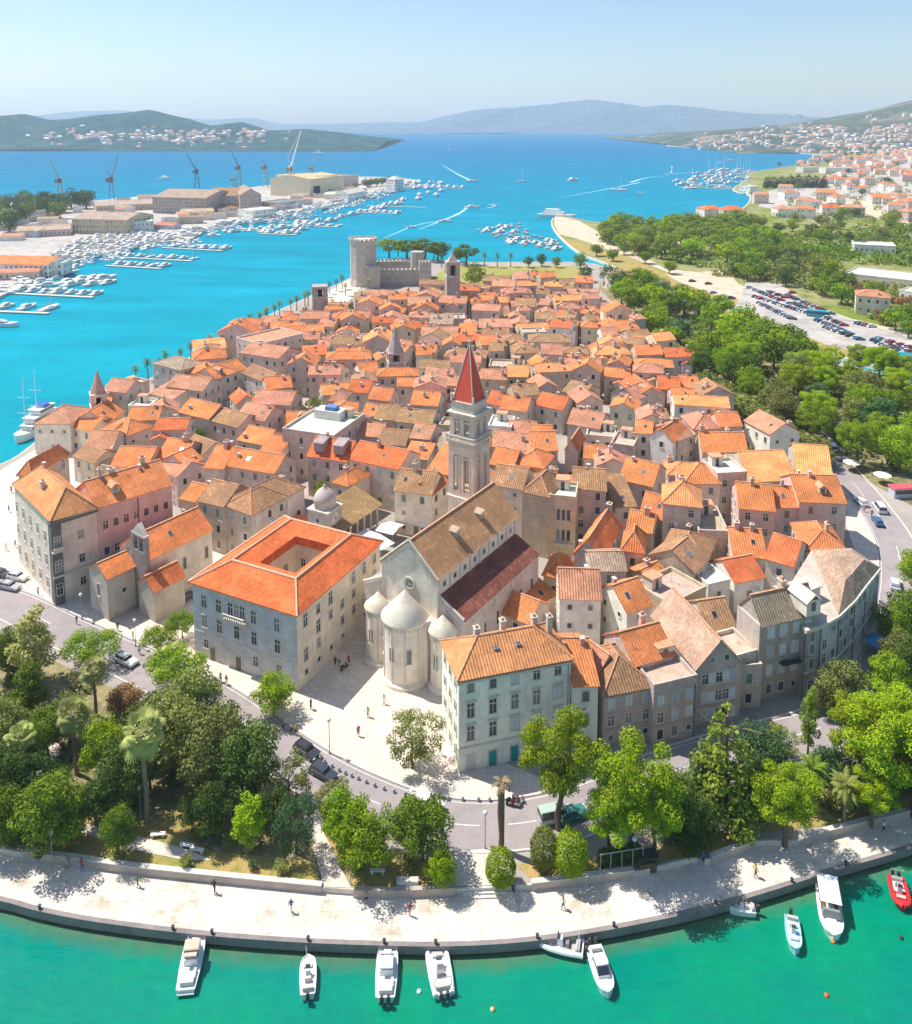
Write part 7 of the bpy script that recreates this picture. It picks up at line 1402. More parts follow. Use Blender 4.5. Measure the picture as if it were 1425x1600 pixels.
pier([(405, 366), (464, 368)], 2.4, 'pier ahead of the white marina office', 4, 1, 1.3); pier([(470, 353), (528, 356)], 2.4, 'pier of the shipyard quay', 4, 1, 1.2); pier([(572, 322), (666, 325)], 2.6, 'thin outer pier right of the shipyard', 0); pier([(550, 332), (620, 335)], 2.6, 'pier with a row of yachts right of the shipyard', 7, 1, 1.2); pier([(655, 293), (724, 295)], 2.6, 'outermost pier at the peninsula tip', 6, 1, 1.5)
cl = PP([(95, 432), (180, 432), (182, 446), (110, 450)], 0)
def cluster(poly, n, mind, seed, lab, grp, kinds='mmo', s=(0.8, 1.1), z=0.0, ang=None):
    def f(i, p, q): far_boat(p[0], p[1], (ang if ang is not None else q.uniform(0, 6.28)) + q.gauss(0, .12), q.choice(kinds), lab, grp, q.uniform(*s), z)
    fill_trees(PP(poly, z), n, mind, seed, f)
cluster([(100, 436), (175, 434), (180, 448), (110, 448)], 9, 7, 61, 'white motor yacht in the tight group off the marina building', 'yachts off the marina building', 'm', (1.1, 1.5), 0, 1.2)
cluster([(0, 448), (90, 436), (95, 445), (0, 462)], 12, 7, 62, 'white boat along the quay of the left marina', 'boats along the left marina quay', 'mmo', (.9, 1.2))
cluster([(85, 398), (130, 372), (215, 362), (270, 372), (225, 384), (150, 402), (100, 415)], 78, 6.5, 63, 'white boat standing ashore in the crowded boat yard', 'boats laid up in the boat yard', 'mmo', (.8, 1.1), LG + .5, 1.0)
cluster([(255, 366), (330, 352), (430, 340), (500, 322), (540, 318), (470, 338), (360, 356), (280, 372)], 26, 11, 64, 'white boat laid up along the shipyard quay', 'boats laid up along the shipyard quay', 'mmo', (.9, 1.3), LG + .5)
cluster([(405, 362), (470, 347), (520, 338), (590, 322), (640, 305), (630, 318), (560, 336), (480, 358), (420, 372)], 38, 9, 68, 'white boat along the open quay of the shipyard', 'boats along the shipyard quay', 'mmo', (1.0, 1.6), 0, 1.1)
cluster([(640, 284), (690, 282), (700, 300), (680, 316), (655, 318)], 16, 15, 65, 'white motor yacht in the basin at the peninsula tip', 'yachts at the peninsula tip', 'mm', (1.3, 1.8), 0, 1.4)
cluster([(742, 360), (790, 352), (812, 350), (830, 368), (880, 384), (870, 392), (815, 385), (770, 372)], 44, 8.0, 66, 'small white boat in the basin beyond the castle lawn', 'boats in the basin beyond the castle', 'moo', (.9, 1.25), 0, .9)
cluster([(1055, 284), (1090, 270), (1120, 264), (1175, 266), (1172, 284), (1148, 296), (1080, 296)], 44, 15, 67, 'white yacht in the far marina on the right', 'yachts in the far marina', 'mms', (1.5, 2.2), 0, .2)
pier([(1040, 272), (1165, 268)], 5, 'breakwater of the far marina'); pier([(1060, 293), (1170, 296)], 5, 'dark pier of the far marina')
for (px, py, k, s, l) in [(738, 284, 'm', 1.6, 'white motor boat drawing a wake into the open channel'), (815, 284, 's', 1.4, 'white sailing boat in mid channel'), (895, 282, 'm', 2.0, 'white motor yacht right of the sailing boat in mid channel'), (738, 325, 'm', 1.4, 'white motor boat with a curving wake'), (770, 322, 'o', 1.6, 'small dark boat right of the curving wake'), (695, 347, 'm', 1.1, 'white launch crossing off the castle'), (643, 356, 'o', 1.4, 'small dark boat off the castle keep'), (968, 298, 's', 2.0, 'tall-masted white sailing yacht before the mainland'), (1000, 302, 'o', 1.3, 'small launch right of the tall-masted yacht'), (258, 280, 'm', 2.2, 'dark low vessel beyond the shipyard'), (498, 240, 's', 3, 'sail on the open bay above the hangar'), (700, 235, 's', 2.4, 'tiny sail far out in the bay'), (680, 222, 's', 2.4, 'tiny sail at the foot of the far mountain'), (1140, 252, 'm', 2.2, 'white boat in the right-hand bay'), (1125, 255, 'o', 2.2, 'little boat in the right-hand bay'), (2, 510, 'm', 1.3, 'white boat cut by the left edge on the channel'), (10, 790, 'o', 1, None)]:
    if l: p = P(px, py, 0); far_boat(p.x, p.y, rnd.uniform(-.6, .8), k, l, None, s)
p = P(1050, 270, 0); b = MB(); b.lathe([(3, -.5), (2.6, 2), (1.4, 2.2), (1.2, 9), (1.8, 9.2), (1.8, 10), (.3, 12)], M['white'], 12); tag(b.build('harbour_light', loc=p), 'small white harbour light at the end of the far breakwater', 'lighthouse')
p = P(870, 340, 0); b = MB(); hull_shape(b, 40, 8, 3, M['white'], M['stone']); b.box(-14, 8, -3, 3, 3, 6, M['white'], 1, .3); b.box(-12, 4, -2.6, 2.6, 6, 8.4, M['white'], 1, .3); b.tube([(2, 0, 8), (2, 0, 19)], .25, M['grey'], 6); tag(b.build('ferry_boat', loc=(p.x, p.y, 0), rz=-.5), 'white ferry at the mainland pier head', 'ferry')
# the boats past those built one by one: one mass of small craft afloat and ashore along the shipyard shore
b = MB(); q = random.Random(88); n_ = 0; band = PP([(20, 440), (95, 415), (165, 385), (300, 360), (430, 335), (560, 306), (640, 286), (655, 292), (560, 322), (470, 345), (350, 372), (270, 388), (170, 408), (110, 432), (40, 455)], .3); x0, x1, y0, y1 = min(p[0] for p in band), max(p[0] for p in band), min(p[1] for p in band), max(p[1] for p in band)
while n_ < 240:
    p = (q.uniform(x0, x1), q.uniform(y0, y1))
    if not inside(p, band): continue
    n_ += 1; L = q.uniform(7, 14); b.at(p[0], p[1], 1.9 if inside(p, ci) else 0, q.uniform(0, 6.28)); w = L * .15
    b.add([(-L / 2, -w, -.2), (L * .2, -w, -.2), (L / 2, 0, -.1), (L * .2, w, -.2), (-L / 2, w, -.2), (-L / 2, -w, 1.2), (L * .2, -w * 1.1, 1.3), (L * .54, 0, 1.6), (L * .2, w * 1.1, 1.3), (-L / 2, w, 1.2)], [(0, 1, 6, 5), (1, 2, 7, 6), (2, 3, 8, 7), (3, 4, 9, 8), (4, 0, 5, 9), (5, 6, 7, 8, 9)], M['white'] if q.random() < .85 else M['grey']); b.box(-L * .22, L * .15, -w * .7, w * .7, 1.25, 2.4, M['white'], .5, .1); b.box(-L * .2, L * .16, -w * .72, w * .72, 1.6, 2.0, M['glass'], .3, .05)
b.at(); tag(b.build('moored_boats'), 'dense band of small white boats along the shipyard shore', kind='stuff')
# sailing ship at the left waterfront
p = P(34, 690, 0); sh = empty('sailing_ship', (p.x + .5, p.y + 7, 0), -1.72, 'white three-deck motor sailer with two masts moored at the left waterfront', 'ship')
sh.scale = (.66, .66, .72)
b = MB(); hull_shape(b, 27, 7.2, 2.6, M['white'], M['stone'], .3, .9, -.8); link('hull', b.mesh('hull'), sh)
for k, (x0, x1, z) in enumerate([(-12, 6, 2.6), (-11, 4, 5.1), (-10, 0, 7.4)]):
    b = MB(); b.box(x0, x1, -2.9, 2.9, z, z + 2.2, M['white'], .3, .1); b.box(x0 - .03, x1 - .2, -2.93, 2.93, z + .9, z + 1.6, M['glass']); b.box(x0 - .6, x1 + .5, -3.2, 3.2, z + 2.2, z + 2.35, M['white']); link('deckhouse', b.mesh('deckhouse'), sh)
b = MB(); b.box(-9, -3, -2.6, 2.6, 10.6, 10.75, M['paint']); [b.tube([(x, y, 9.7), (x, y, 10.6)], .06, M['white'], 5) for x in (-8.8, -3.2) for y in (-2.4, 2.4)]; link('awning', b.mesh('awning'), sh, color=(.02, .12, .55, 1))
for x, hm in ((6.5, 25), (-1.5, 26)):
    b = MB(); b.tube([(x, 0, 2), (x, 0, hm)], [.24, .12], M['white'], 7)
    for z, w in ((hm * .42, 3.6), (hm * .68, 3.0)): b.tube([(x, -w, z), (x, w, z)], .1, M['white'], 5)
    link('mast', b.mesh('mast'), sh)
# ---------------------------------------------------------------- cars, two-wheelers, lamps, people, cafe things
def car_meshes(L=4.3, w=1.75, h=1.45, van=False):
    b = MB(); pr = [(-L / 2, .35), (L / 2, .35), (L / 2, .62), (L / 2 - .12, .78), (L * .24, .92), (-L * .38, .95), (-L / 2, .85)] if not van else [(-L / 2, .35), (L / 2, .35), (L / 2, .75), (L * .40, .98), (L * .3, 1.0), (-L / 2, 1.0)]
    n = len(pr); vs = []
    for y, k in ((-w / 2, .93), (-w / 2 * .96, 1), (w / 2 * .96, 1), (w / 2, .93)): vs += [(x * (1 if k == 1 else .97), y, z if k == 1 else .35 + (z - .35) * .86) for x, z in pr]
    fs = [tuple(range(n)), tuple(3 * n + i for i in range(n - 1, -1, -1))]
    for j in range(3):
        for i in range(n): fs.append((j * n + (i + 1) % n, j * n + i, (j + 1) * n + i, (j + 1) * n + (i + 1) % n))
    b.add(vs, [f[::-1] for f in fs], M['paintgloss']); zt = h if not van else 1.95
    x0, x1 = (-L * .44, L * .16) if not van else (-L * .49, L * .22)
    b.box(x0 + .45 if not van else x0 + .06, x1 - .5, -w * .37, w * .37, zt - .06, zt, M['paintgloss'], .06, .05); body = b.mesh('body')
    b = MB(); b.box(x0, x1, -w * .45, w * .45, .9, zt - .06, M['glass'], .3 if not van else .12, w * .07); 
    for x in (x0 + .14, (x0 + x1) / 2, x1 - .28): b.box(x - .05, x + .05, -w * .455, w * .455, .9, zt - .05, M['paintgloss'], 0, w * .07)
    win = b.mesh('window_glass')
    b = MB(); b.lathe([(.31, -.1), (.33, -.05), (.33, .05), (.31, .1)], M['rubber'], 14); b.lathe([(.2, .1), (.17, .115), (.02, .115)], M['grey'], 10); b.lathe([(.2, -.1), (.02, -.105)], M['grey'], 10); wh = b.mesh('wheel')
    b = MB(); b.box(-.04, .05, -.2, .2, -.08, .08, M['white']); hl = b.mesh('headlight'); b = MB(); b.box(-.05, .04, -.18, .18, -.07, .07, M['paint']); tl = b.mesh('tail_light')
    return L, w, body, win, wh, hl, tl
CARM, VANM = car_meshes(), car_meshes(5.0, 1.95, 1.9, True)
def car(px, py, ang, col, label, ms=None, gz=G + .012, name='car', cat='car', grp='cars on the town roads'):
    L, w, body, win, wh, hl, tl = ms or CARM; p = P(px, py, gz); r = empty(name, (p.x, p.y, gz), ang, label, cat, grp)
    link('body', body, r, color=(*col, 1)); link('window_glass', win, r, color=(*col, 1))
    for sx in (-1, 1):
        for sy in (-1, 1): o = link('wheel', wh, r, (sx * L * .31, sy * (w / 2 - .1), .33)); o.rotation_euler = (-math.pi / 2 * sy, 0, 0)
    for sy in (-1, 1): link('headlight', hl, r, (L / 2 - .03, sy * w * .36, .66)); link('tail_light', tl, r, (-L / 2 + .03, sy * w * .36, .72), color=(.5, .02, .02, 1))
    return r
def road_dir(px, py): 
    p = P(px, py, G).xy; i = min(range(1, len(road_line) - 1), key=lambda k: (road_line[k] - p).length); u = road_line[i + 1] - road_line[i - 1]; return math.atan2(u.y, u.x)
car(197, 1036, road_dir(197, 1036), (.72, .73, .74), 'white hatchback on the road behind the garden palms'); car(480, 1178, road_dir(480, 1178), (.045, .045, .055), 'dark saloon car behind the dark off-roader'); car(506, 1213, road_dir(506, 1213), (.05, .055, .07), 'dark off-roader at the front of the two parked beside the plaza')
car(665, 1264, road_dir(665, 1264), (.78, .78, .77), 'white van half hidden by the trees of the small lawn', VANM, name='van', cat='van'); car(870, 1280, road_dir(870, 1280), (.42, .52, .46), 'pale green car beside the umbrella pine trunk', VANM); car(893, 1278, road_dir(893, 1278) + .1, (.05, .22, .20), 'teal car behind the pale green one')
car(290, 938, 1.1, (.05, .06, .09), 'dark blue car in the shade between church and courtyard palace'); car(16, 920, -.3, (.45, .42, .42), 'silver car on the left square, nearest the road'); car(2, 900, -.35, (.08, .08, .09), 'black car on the left square', None); car(28, 905, -.3, (.75, .74, .72), 'white car on the left square')
car(1399, 917, road_dir(1399, 917), (.62, .68, .74), 'silver car alone on the right road bend'); car(1374, 797, road_dir(1374, 797), (.76, .77, .77), 'white van leading on the right road', VANM, name='van', cat='van'); car(1371, 818, road_dir(1371, 818), (.04, .13, .28), 'blue pickup close behind the white van'); car(1345, 787, road_dir(1345, 787) + .2, (.74, .74, .73), 'white car parked beside the right road'); car(1300, 702, road_dir(1300, 712), (.7, .7, .7), 'white van at the far end of the right road', VANM, name='van', cat='van'); car(1318, 722, 2.2, (.1, .1, .12), 'black car parked at the far end of the right road')
# car park: one car per mesh set, copied with shared data
b_ = MB(); L, w, body, win, wh, hl, tl = CARM
def small_car():
    b = MB(); b.box(-2.1, 2.1, -.85, .85, .3, .85, M['paintgloss'], .12, .06); b.box(-1.7, 1.0, -.78, .78, .85, 1.35, M['glass'], .4, .12); b.box(-1.25, .5, -.66, .66, 1.35, 1.42, M['paintgloss'], .05, .05)
    for x in (-1.3, 1.3):
        for y in (-.86, .7): b.box(x - .32, x + .32, y, y + .16, 0, .64, M['rubber'], .12, 0)
    return b.mesh('car')
SCM = small_car(); CC = [(.05, .05, .06), (.6, .6, .6), (.72, .72, .7), (.3, .32, .35), (.05, .10, .22), (.4, .03, .03), (.12, .13, .15), (.05, .2, .3)]
def row(A, B_, n, gap=.85, da=1.25, lab='parked car in the big car park beside the canal'):
    a, c = P(*A, LG), P(*B_, LG)
    for i in range(n):
        if rnd.random() > gap: continue
        p = a.lerp(c, (i + rnd.uniform(.3, .7)) / n); u = c - a; o = link('parked_car', SCM, None, (p.x, p.y, LG + .01), math.atan2(u.y, u.x) + da + rnd.uniform(-.2, .2), (*rnd.choice(CC), 1)); tag(o, lab, 'car', 'cars in the big car park')
row((1170, 450), (1240, 478), 16); row((1178, 464), (1262, 490), 18); row((1186, 474), (1240, 500), 14); row((1225, 460), (1300, 492), 18); row((1240, 474), (1320, 510), 18); row((1275, 500), (1330, 524), 10); row((1335, 505), (1365, 512), 5); row((1370, 530), (1425, 545), 12); row((1350, 525), (1420, 560), 10); row((1200, 456), (1228, 466), 7); row((1290, 512), (1345, 532), 12); row((1385, 540), (1425, 552), 8); row((1360, 545), (1420, 566), 12)
for px, py in ((958, 400), (1105, 444), (1112, 458), (1140, 466), (1080, 440), (1040, 418), (1236, 458)): row((px, py), (px + 4, py + 1), 1, 1, 1.2, 'parked car on the bare ground beside the beach road')
p = P(1278, 495, LG); b = MB(); b.box(-5, 5, -1.25, 1.25, .4, 3.1, M['paint'], .1, .1); b.box(-4.9, 5.02, -1.27, 1.27, 1.5, 2.5, M['glass']); [b.lathe([(.5, 0), (.5, .3)], M['rubber'], 10, cx=x, cy=y) for x in (-3, 3) for y in (-1, 1)]; tag(b.build('coach', loc=(p.x, p.y, LG + .01), rz=-.5, color=(.05, .38, .50, 1)), 'turquoise coach standing in the big car park', 'bus')
for (px, py, l, c) in [(1155, 494, 'green awning beside the canal, the left one', (.0, .30, .20)), (1178, 512, 'green awning beside the canal, the right one', (.0, .34, .24)), (1410, 565, 'teal awning by the canal at the right edge', (.0, .25, .28))]:
    p = P(px, py, G); r = empty('awning', (p.x, p.y, G), -.4, l, 'awning'); b = MB(); b.box(-4, 4, -2.5, 2.5, 3.0, 3.2, M['paint'], .3, .3); link('canvas', b.mesh('canvas'), r, color=(*c, 1))
    for x in (-3.7, 3.7):
        for y in (-2.2, 2.2): b = MB(); b.tube([(x, y, 0), (x, y, 3)], .07, M['grey'], 6); link('pole', b.mesh('pole'), r)
def scooter(px, py, a, c, l):
    p = P(px, py, G); r = empty('scooter', (p.x, p.y, G + .012), a, l, 'scooter', 'scooters beside the pale house')
    for x in (-.62, .62): b = MB(); b.lathe([(.22, -.06), (.27, 0), (.22, .06)], M['rubber'], 12); o = link('wheel', b.mesh('wheel'), r, (x, 0, .27)); o.rotation_euler = (math.pi / 2, 0, 0)
    b = MB(); b.box(-.8, -.1, -.17, .17, .35, .75, M['paint'], .08, .03); b.box(-.1, .4, -.15, .15, .28, .38, M['paint']); b.box(.35, .5, -.2, .2, .3, .95, M['paint'], .03, .04); link('body', b.mesh('body'), r, color=(*c, 1)); b = MB(); b.box(-.75, -.05, -.15, .15, .76, .86, M['rubber'], .04, .02); link('seat', b.mesh('seat'), r); b = MB(); b.tube([(.45, -.33, 1.05), (.42, 0, .98), (.45, .33, 1.05)], .025, M['dark'], 5); b.tube([(.42, 0, .95), (.62, 0, .3)], .03, M['dark'], 5); link('handlebar', b.mesh('handlebar'), r)
for i, (px, py, c, l) in enumerate([(798, 1254, (.05, .05, .05), 'black scooter parked before the pale house, nearest the dead palm'), (805, 1256, (.3, .05, .04), 'dark red scooter in the middle of the parked row'), (813, 1257, (.35, .35, .36), 'grey scooter at the right end of the parked row'), (538, 1046, (.1, .1, .1), 'dark scooter by the long wall of the courtyard palace')]): scooter(px, py, .6 + i * .1, c, l)
def lamp(px, py, h, label, gz):
    p = P(px, py, gz); r = empty('street_lamp', (p.x, p.y, gz), 0, label, 'street lamp', 'street lamps'); b = MB(); b.lathe([(.16, 0), (.12, .4), (.06, .6), (.05, h)], M['grey'], 8); link('post', b.mesh('post'), r); b = MB(); b.lathe([(.05, h), (.24, h + .12), (.3, h + .34), (.2, h + .56), (.02, h + .62)], M['white'], 12); link('lamp_globe', b.mesh('lamp_globe', True), r)
for q in [(758, 1326, 4.6, 'street lamp with a white globe beside the dead palm', G), (548, 1390, 3.8, 'street lamp at the end of the park path', 1.3), (778, 1392, 3.8, 'street lamp in front of the egg-shaped bush', 1.3), (82, 1345, 3.6, 'street lamp above the left low wall', G), (220, 1276, 3.8, 'pale lamp post beside the tallest fan palm', G), (515, 1178, 5, 'street lamp at the edge of the pale plaza', G), (128, 968, 4.5, 'street lamp in the shadow of the corner palace', G), (990, 1355, 3.6, 'street lamp under the broad lime pine', 1.3), (212, 1010, 4.5, 'street lamp by the kerb before the small church', G)]: lamp(*q)
b = MB(); b.lathe([(.2, 0), (.2, .45), (.14, .55), (.02, .6)], M['grey'], 10); bol = b.mesh('bollard'); bl_ = smooth_line(PP([(500, 1187), (530, 1205), (560, 1218), (600, 1234), (650, 1246), (700, 1250), (765, 1252)], G), 3)
for i, p in enumerate(bl_): tag(link('bollard', bol, None, (p.x, p.y, G + .004)), 'small dark bollard along the plaza kerb', 'bollard', 'bollards along the plaza kerb')
bq = smooth_line(PP([(205, 1030), (235, 1048), (300, 1075), (370, 1118), (430, 1155)], G), 4)
for p in bq: tag(link('bollard', bol, None, (p.x, p.y, G + .004)), 'small dark bollard along the kerb before the courtyard palace', 'bollard', 'bollards before the palace')
b = MB(); b.lathe([(.16, 0), (.13, .3), (.22, .42), (.18, .5)], M['dark'], 10); mb_ = b.mesh('mooring_bollard')
for i, px in enumerate((60, 255, 330, 472, 600, 690, 850, 960, 1120, 1230, 1330)):
    p = min(quay_line, key=lambda q: abs(712.5 + FOC * q.x / (q.y * CP + 90 * SP) - px)); tag(link('mooring_bollard', mb_, None, (p.x, p.y + .3, 1.34)), 'black mooring bollard on the dark quay edge', 'bollard', 'mooring bollards on the quay edge')
# people: one skinned body, clothes lifted from it
def make_person(pose, seed):
    q = random.Random(seed); st = .16 if pose == 'walk' else .03; J = dict(pel=(0, 0, .94), che=(.01, 0, 1.28), nek=(.01, 0, 1.46), hd=(.03, 0, 1.58), top=(.02, 0, 1.72))
    for s, n in ((-1, 'r'), (1, 'l')):
        f = st * s; J.update({'hip' + n: (0, s * .09, .9), 'kne' + n: (.05 + f * .6, s * .1, .49), 'ank' + n: (f * 1.2 - .02, s * .11, .07), 'toe' + n: (f * 1.2 + .15, s * .13, .03), 'sho' + n: (0, s * .18, 1.41), 'elb' + n: (-.03 - f, s * .25, 1.14), 'wri' + n: (.06 - f * 1.5, s * .27, .9), 'han' + n: (.09 - f * 1.6, s * .27, .8)})
    E = [('pel', 'che'), ('che', 'nek'), ('nek', 'hd'), ('hd', 'top')] + [(a + n, c + n) for n in 'rl' for a, c in (('hip', 'kne'), ('kne', 'ank'), ('ank', 'toe'), ('sho', 'elb'), ('elb', 'wri'), ('wri', 'han'))] + [('pel', 'hip' + n) for n in 'rl'] + [('nek', 'sho' + n) for n in 'rl']
    RD = dict(pel=.145, che=.15, nek=.06, hd=.1, top=.075, hip=.09, kne=.062, ank=.045, toe=.035, sho=.065, elb=.045, wri=.034, han=.03); ks = list(J); me = bpy.data.meshes.new('tmp'); me.from_pydata([J[k] for k in ks], [(ks.index(a), ks.index(c)) for a, c in E], []); o = bpy.data.objects.new('tmp', me); COL.objects.link(o); o.modifiers.new('s', 'SKIN'); d = me.skin_vertices[0].data
    for i, k in enumerate(ks): r = RD[k if k in RD else k[:3]]; d[i].radius = (r, r); d[i].use_root = k == 'pel'
    o.modifiers.new('u', 'SUBSURF').levels = 1; dg = bpy.context.evaluated_depsgraph_get(); body = bpy.data.meshes.new_from_object(o.evaluated_get(dg)); body.name = 'person'; bpy.data.objects.remove(o); body.materials.clear(); body.materials.append(M['paint']); body.polygons.foreach_set('use_smooth', [True] * len(body.polygons))
    def cloth(nm, keep, off):
        vs = [v.co + v.normal * off for v in body.vertices]; fs = [tuple(p.vertices) for p in body.polygons if keep(p.center)]; used = sorted({i for f in fs for i in f}); mp = {i: k for k, i in enumerate(used)}; m = bpy.data.meshes.new(nm); m.from_pydata([tuple(vs[i]) for i in used], [], [tuple(mp[i] for i in f) for f in fs]); m.materials.append(M['paint']); return m
    return body, cloth('shirt', lambda c: .92 < c.z < 1.47 and not (c.z < 1.16 and abs(c.y) > .2), .015), cloth('trousers', lambda c: .35 < c.z < .98 and abs(c.y) < .2, .017), cloth('hair', lambda c: c.z > 1.62 or (c.z > 1.52 and c.x < 0), .018)
PM = [make_person('walk', 1), make_person('stand', 2)]
cols = dict(white=(.75, .75, .73), red=(.5, .04, .04), blue=(.06, .14, .4), black=(.03, .03, .035), yellow=(.7, .5, .08), green=(.08, .3, .12), grey=(.3, .3, .32), pink=(.6, .25, .3), beige=(.55, .45, .33), navy=(.03, .05, .12))
def person(px, py, top, bot, where, pose=0, gz=G + .01):
    p = P(px, py, gz); r = PM[pose]; sk = rnd.choice([(.55, .33, .22), (.48, .28, .18), (.4, .22, .14)]); o = link('person', r[0], None, (p.x, p.y, gz), rnd.uniform(0, 6.28), (*sk, 1)); s = rnd.uniform(.95, 1.06); o.scale = (s, s, s)
    tag(o, f"person in {top} top and {bot} {'shorts' if pose == 0 else 'trousers'} {where}", 'person', 'people in the town'); link('shirt', r[1], o, color=(*cols[top], 1)); link('trousers', r[2], o, color=(*cols[bot], 1)); link('hair', r[3], o, color=(*rnd.choice([(.05, .03, .02), (.12, .07, .03), (.3, .2, .08)]), 1))
for q in [(345, 1066, 'white', 'navy', 'before the courtyard palace door, left', 0), (354, 1070, 'red', 'beige', 'before the courtyard palace door, right', 0), (184, 985, 'black', 'grey', 'on the square before the small church', 1), (208, 1000, 'pink', 'beige', 'by the kerb lamp near the small church', 1), (218, 1022, 'white', 'blue', 'at the roadside behind the white hatchback', 0), (486, 1108, 'navy', 'black', 'at the corner of the courtyard palace', 1), (524, 1040, 'black', 'navy', 'in the shade of the palace, first of three', 1), (530, 1043, 'green', 'beige', 'in the shade of the palace, middle of three', 1), (545, 1038, 'red', 'black', 'in the shade of the palace, last of three', 0), (455, 1145, 'white', 'black', 'by the round bright tree', 0), (463, 1148, 'yellow', 'navy', 'beside another person near the round bright tree', 0), (443, 1140, 'grey', 'black', 'left of two people near the round bright tree', 1), (14, 800, 'black', 'grey', 'on the left waterfront square near the corner palace', 0), (10, 860, 'white', 'beige', 'on the left square in front of parked cars', 0), (24, 855, 'blue', 'grey', 'close to the corner palace flank', 0), (8, 905, 'pink', 'navy', 'behind the black car on the left square', 1), (104, 1355, 'grey', 'beige', 'on the quay below the left lamp', 1, 1.31), (128, 1360, 'red', 'blue', 'on the quay beside the left low wall', 0, 1.31), (335, 1395, 'black', 'navy', 'alone on the sunny left quay', 0, 1.31), (572, 1412, 'grey', 'black', 'below the park path on the quay', 1, 1.31), (802, 1398, 'navy', 'black', 'below the steps on the quay', 0, 1.31), (1092, 1348, 'black', 'grey', "in the pine shade, left of two", 1, 1.31), (1098, 1350, 'blue', 'navy', "in the pine shade, right of two", 1, 1.31), (1350, 800, 'white', 'red', 'on the pavement beside the right road', 0), (1362, 808, 'red', 'black', 'near the blue pickup on the pavement', 0), (1380, 1300, 'white', 'navy', 'under the huge lime pine on the quay', 0, 1.31), (40, 800, 'red', 'beige', 'on the far left waterfront square by the flank', 1), (18, 770, 'grey', 'navy', 'on the left waterfront, nearest the moored ship', 0), (60, 930, 'white', 'grey', 'near the grey front corner of the corner palace', 0), (120, 975, 'blue', 'beige', 'under the kerb lamp before the corner palace', 1), (575, 1120, 'yellow', 'black', 'alone in the middle of the pale plaza', 0), (560, 1150, 'red', 'navy', 'on the pale plaza near the road lamp', 1), (600, 1100, 'white', 'beige', 'on the pale plaza below the apse', 0), (690, 1140, 'pink', 'grey', 'beside the left wall of the pale house', 1), (688, 1180, 'black', 'beige', 'at the left corner of the pale house', 0), (455, 1425, 'blue', 'white', 'in the middle of the sunny quay', 0, 1.31), (640, 1430, 'red', 'grey', 'at the quay edge above the white boats', 1, 1.31), (880, 1420, 'white', 'navy', 'on the quay above the alongside inflatable', 0, 1.31), (1180, 1370, 'yellow', 'navy', 'on the quay near the leaning pine shadow', 0, 1.31), (215, 1385, 'green', 'black', 'at the left quay near the low wall end', 0, 1.31)]: person(*q)
# benches, cafe canopies, parasols, kiosk
def bench(px, py, a, l):
    p = P(px, py, G); r = empty('stone_bench', (p.x, p.y, G + .03), a, l, 'bench', 'benches in the park'); b = MB(); b.box(-.9, .9, -.25, .25, .4, .5, M['white']); link('seat', b.mesh('seat'), r)
    for x in (-.65, .65): b = MB(); b.box(x - .12, x + .12, -.2, .2, 0, .4, M['stone']); link('leg', b.mesh('leg'), r)
bench(247, 1308, .1, 'white stone bench on the sunny garden path'); bench(292, 1325, -.2, 'white bench in tree shade on the garden path'); bench(308, 1332, -.2, 'white bench beside the shaded flower bed'); bench(590, 1365, 0, 'white bench on the small lawn under the lime tree')
def ring_seat():
    p = P(66, 1180, G); b = MB(); b.lathe([(3.0, 0), (3.0, .45), (2.5, .45), (2.5, 0)], M['wood'], 24, .3, 5.6); tag(b.build('round_seat', loc=(p.x, p.y, G + .03)), 'dark curved seat round a small paved circle in the left garden', 'seat')
ring_seat()
def canopy(A, B_, d, h, l, cr='f'):
    a, c = P(*A, G + h, cr), P(*B_, G + h, cr); u = (c - a).normalized(); L = (c - a).length; r = empty('cafe_canopy', (a.x, a.y, G), math.atan2(u.y, u.x), l, 'canopy', 'cafe canopies on the square'); b = MB(); slab(b, (0, 0, h), (L, 0, h), (L, d / 2, h + .5), (0, d / 2, h + .5), .06, M['white']); slab(b, (0, d, h), (L, d, h), (L, d / 2, h + .5), (0, d / 2, h + .5), .06, M['white']); link('canvas', b.mesh('canvas'), r)
    for x in (.2, L - .2):
        for y in (.2, d - .2): b = MB(); b.tube([(x, y, 0), (x, y, h)], .05, M['grey'], 6); link('pole', b.mesh('pole'), r)
canopy((1200, 470), (1395, 515), 3, 3, 'long white cafe canopy under the brown-roofed house on the square'); canopy((1085, 530), (1190, 555), 5, 2.8, 'cream cafe canopy in front of the loggia columns'); canopy((975, 592), (1090, 615), 4, 2.8, 'cream cafe canopy beside the courtyard palace roof'); canopy((1125, 640), (1200, 600), 9, 3.2, 'white canopy left of the cathedral gable')
p = P(1374, 1022, G); r = empty('parasol', (p.x, p.y, G), 0, 'big blue parasol below the rounded corner building', 'parasol'); b = MB(); b.lathe([(2.4, 2.3), (1.2, 2.75), (.03, 3.0)], M['paint'], 8); link('canopy', b.mesh('canopy'), r, color=(.05, .30, .55, 1)); b = MB(); b.tube([(0, 0, 0), (0, 0, 2.9)], .04, M['grey'], 6); b.lathe([(.35, 0), (.35, .12)], M['stone'], 10); link('pole', b.mesh('pole'), r)
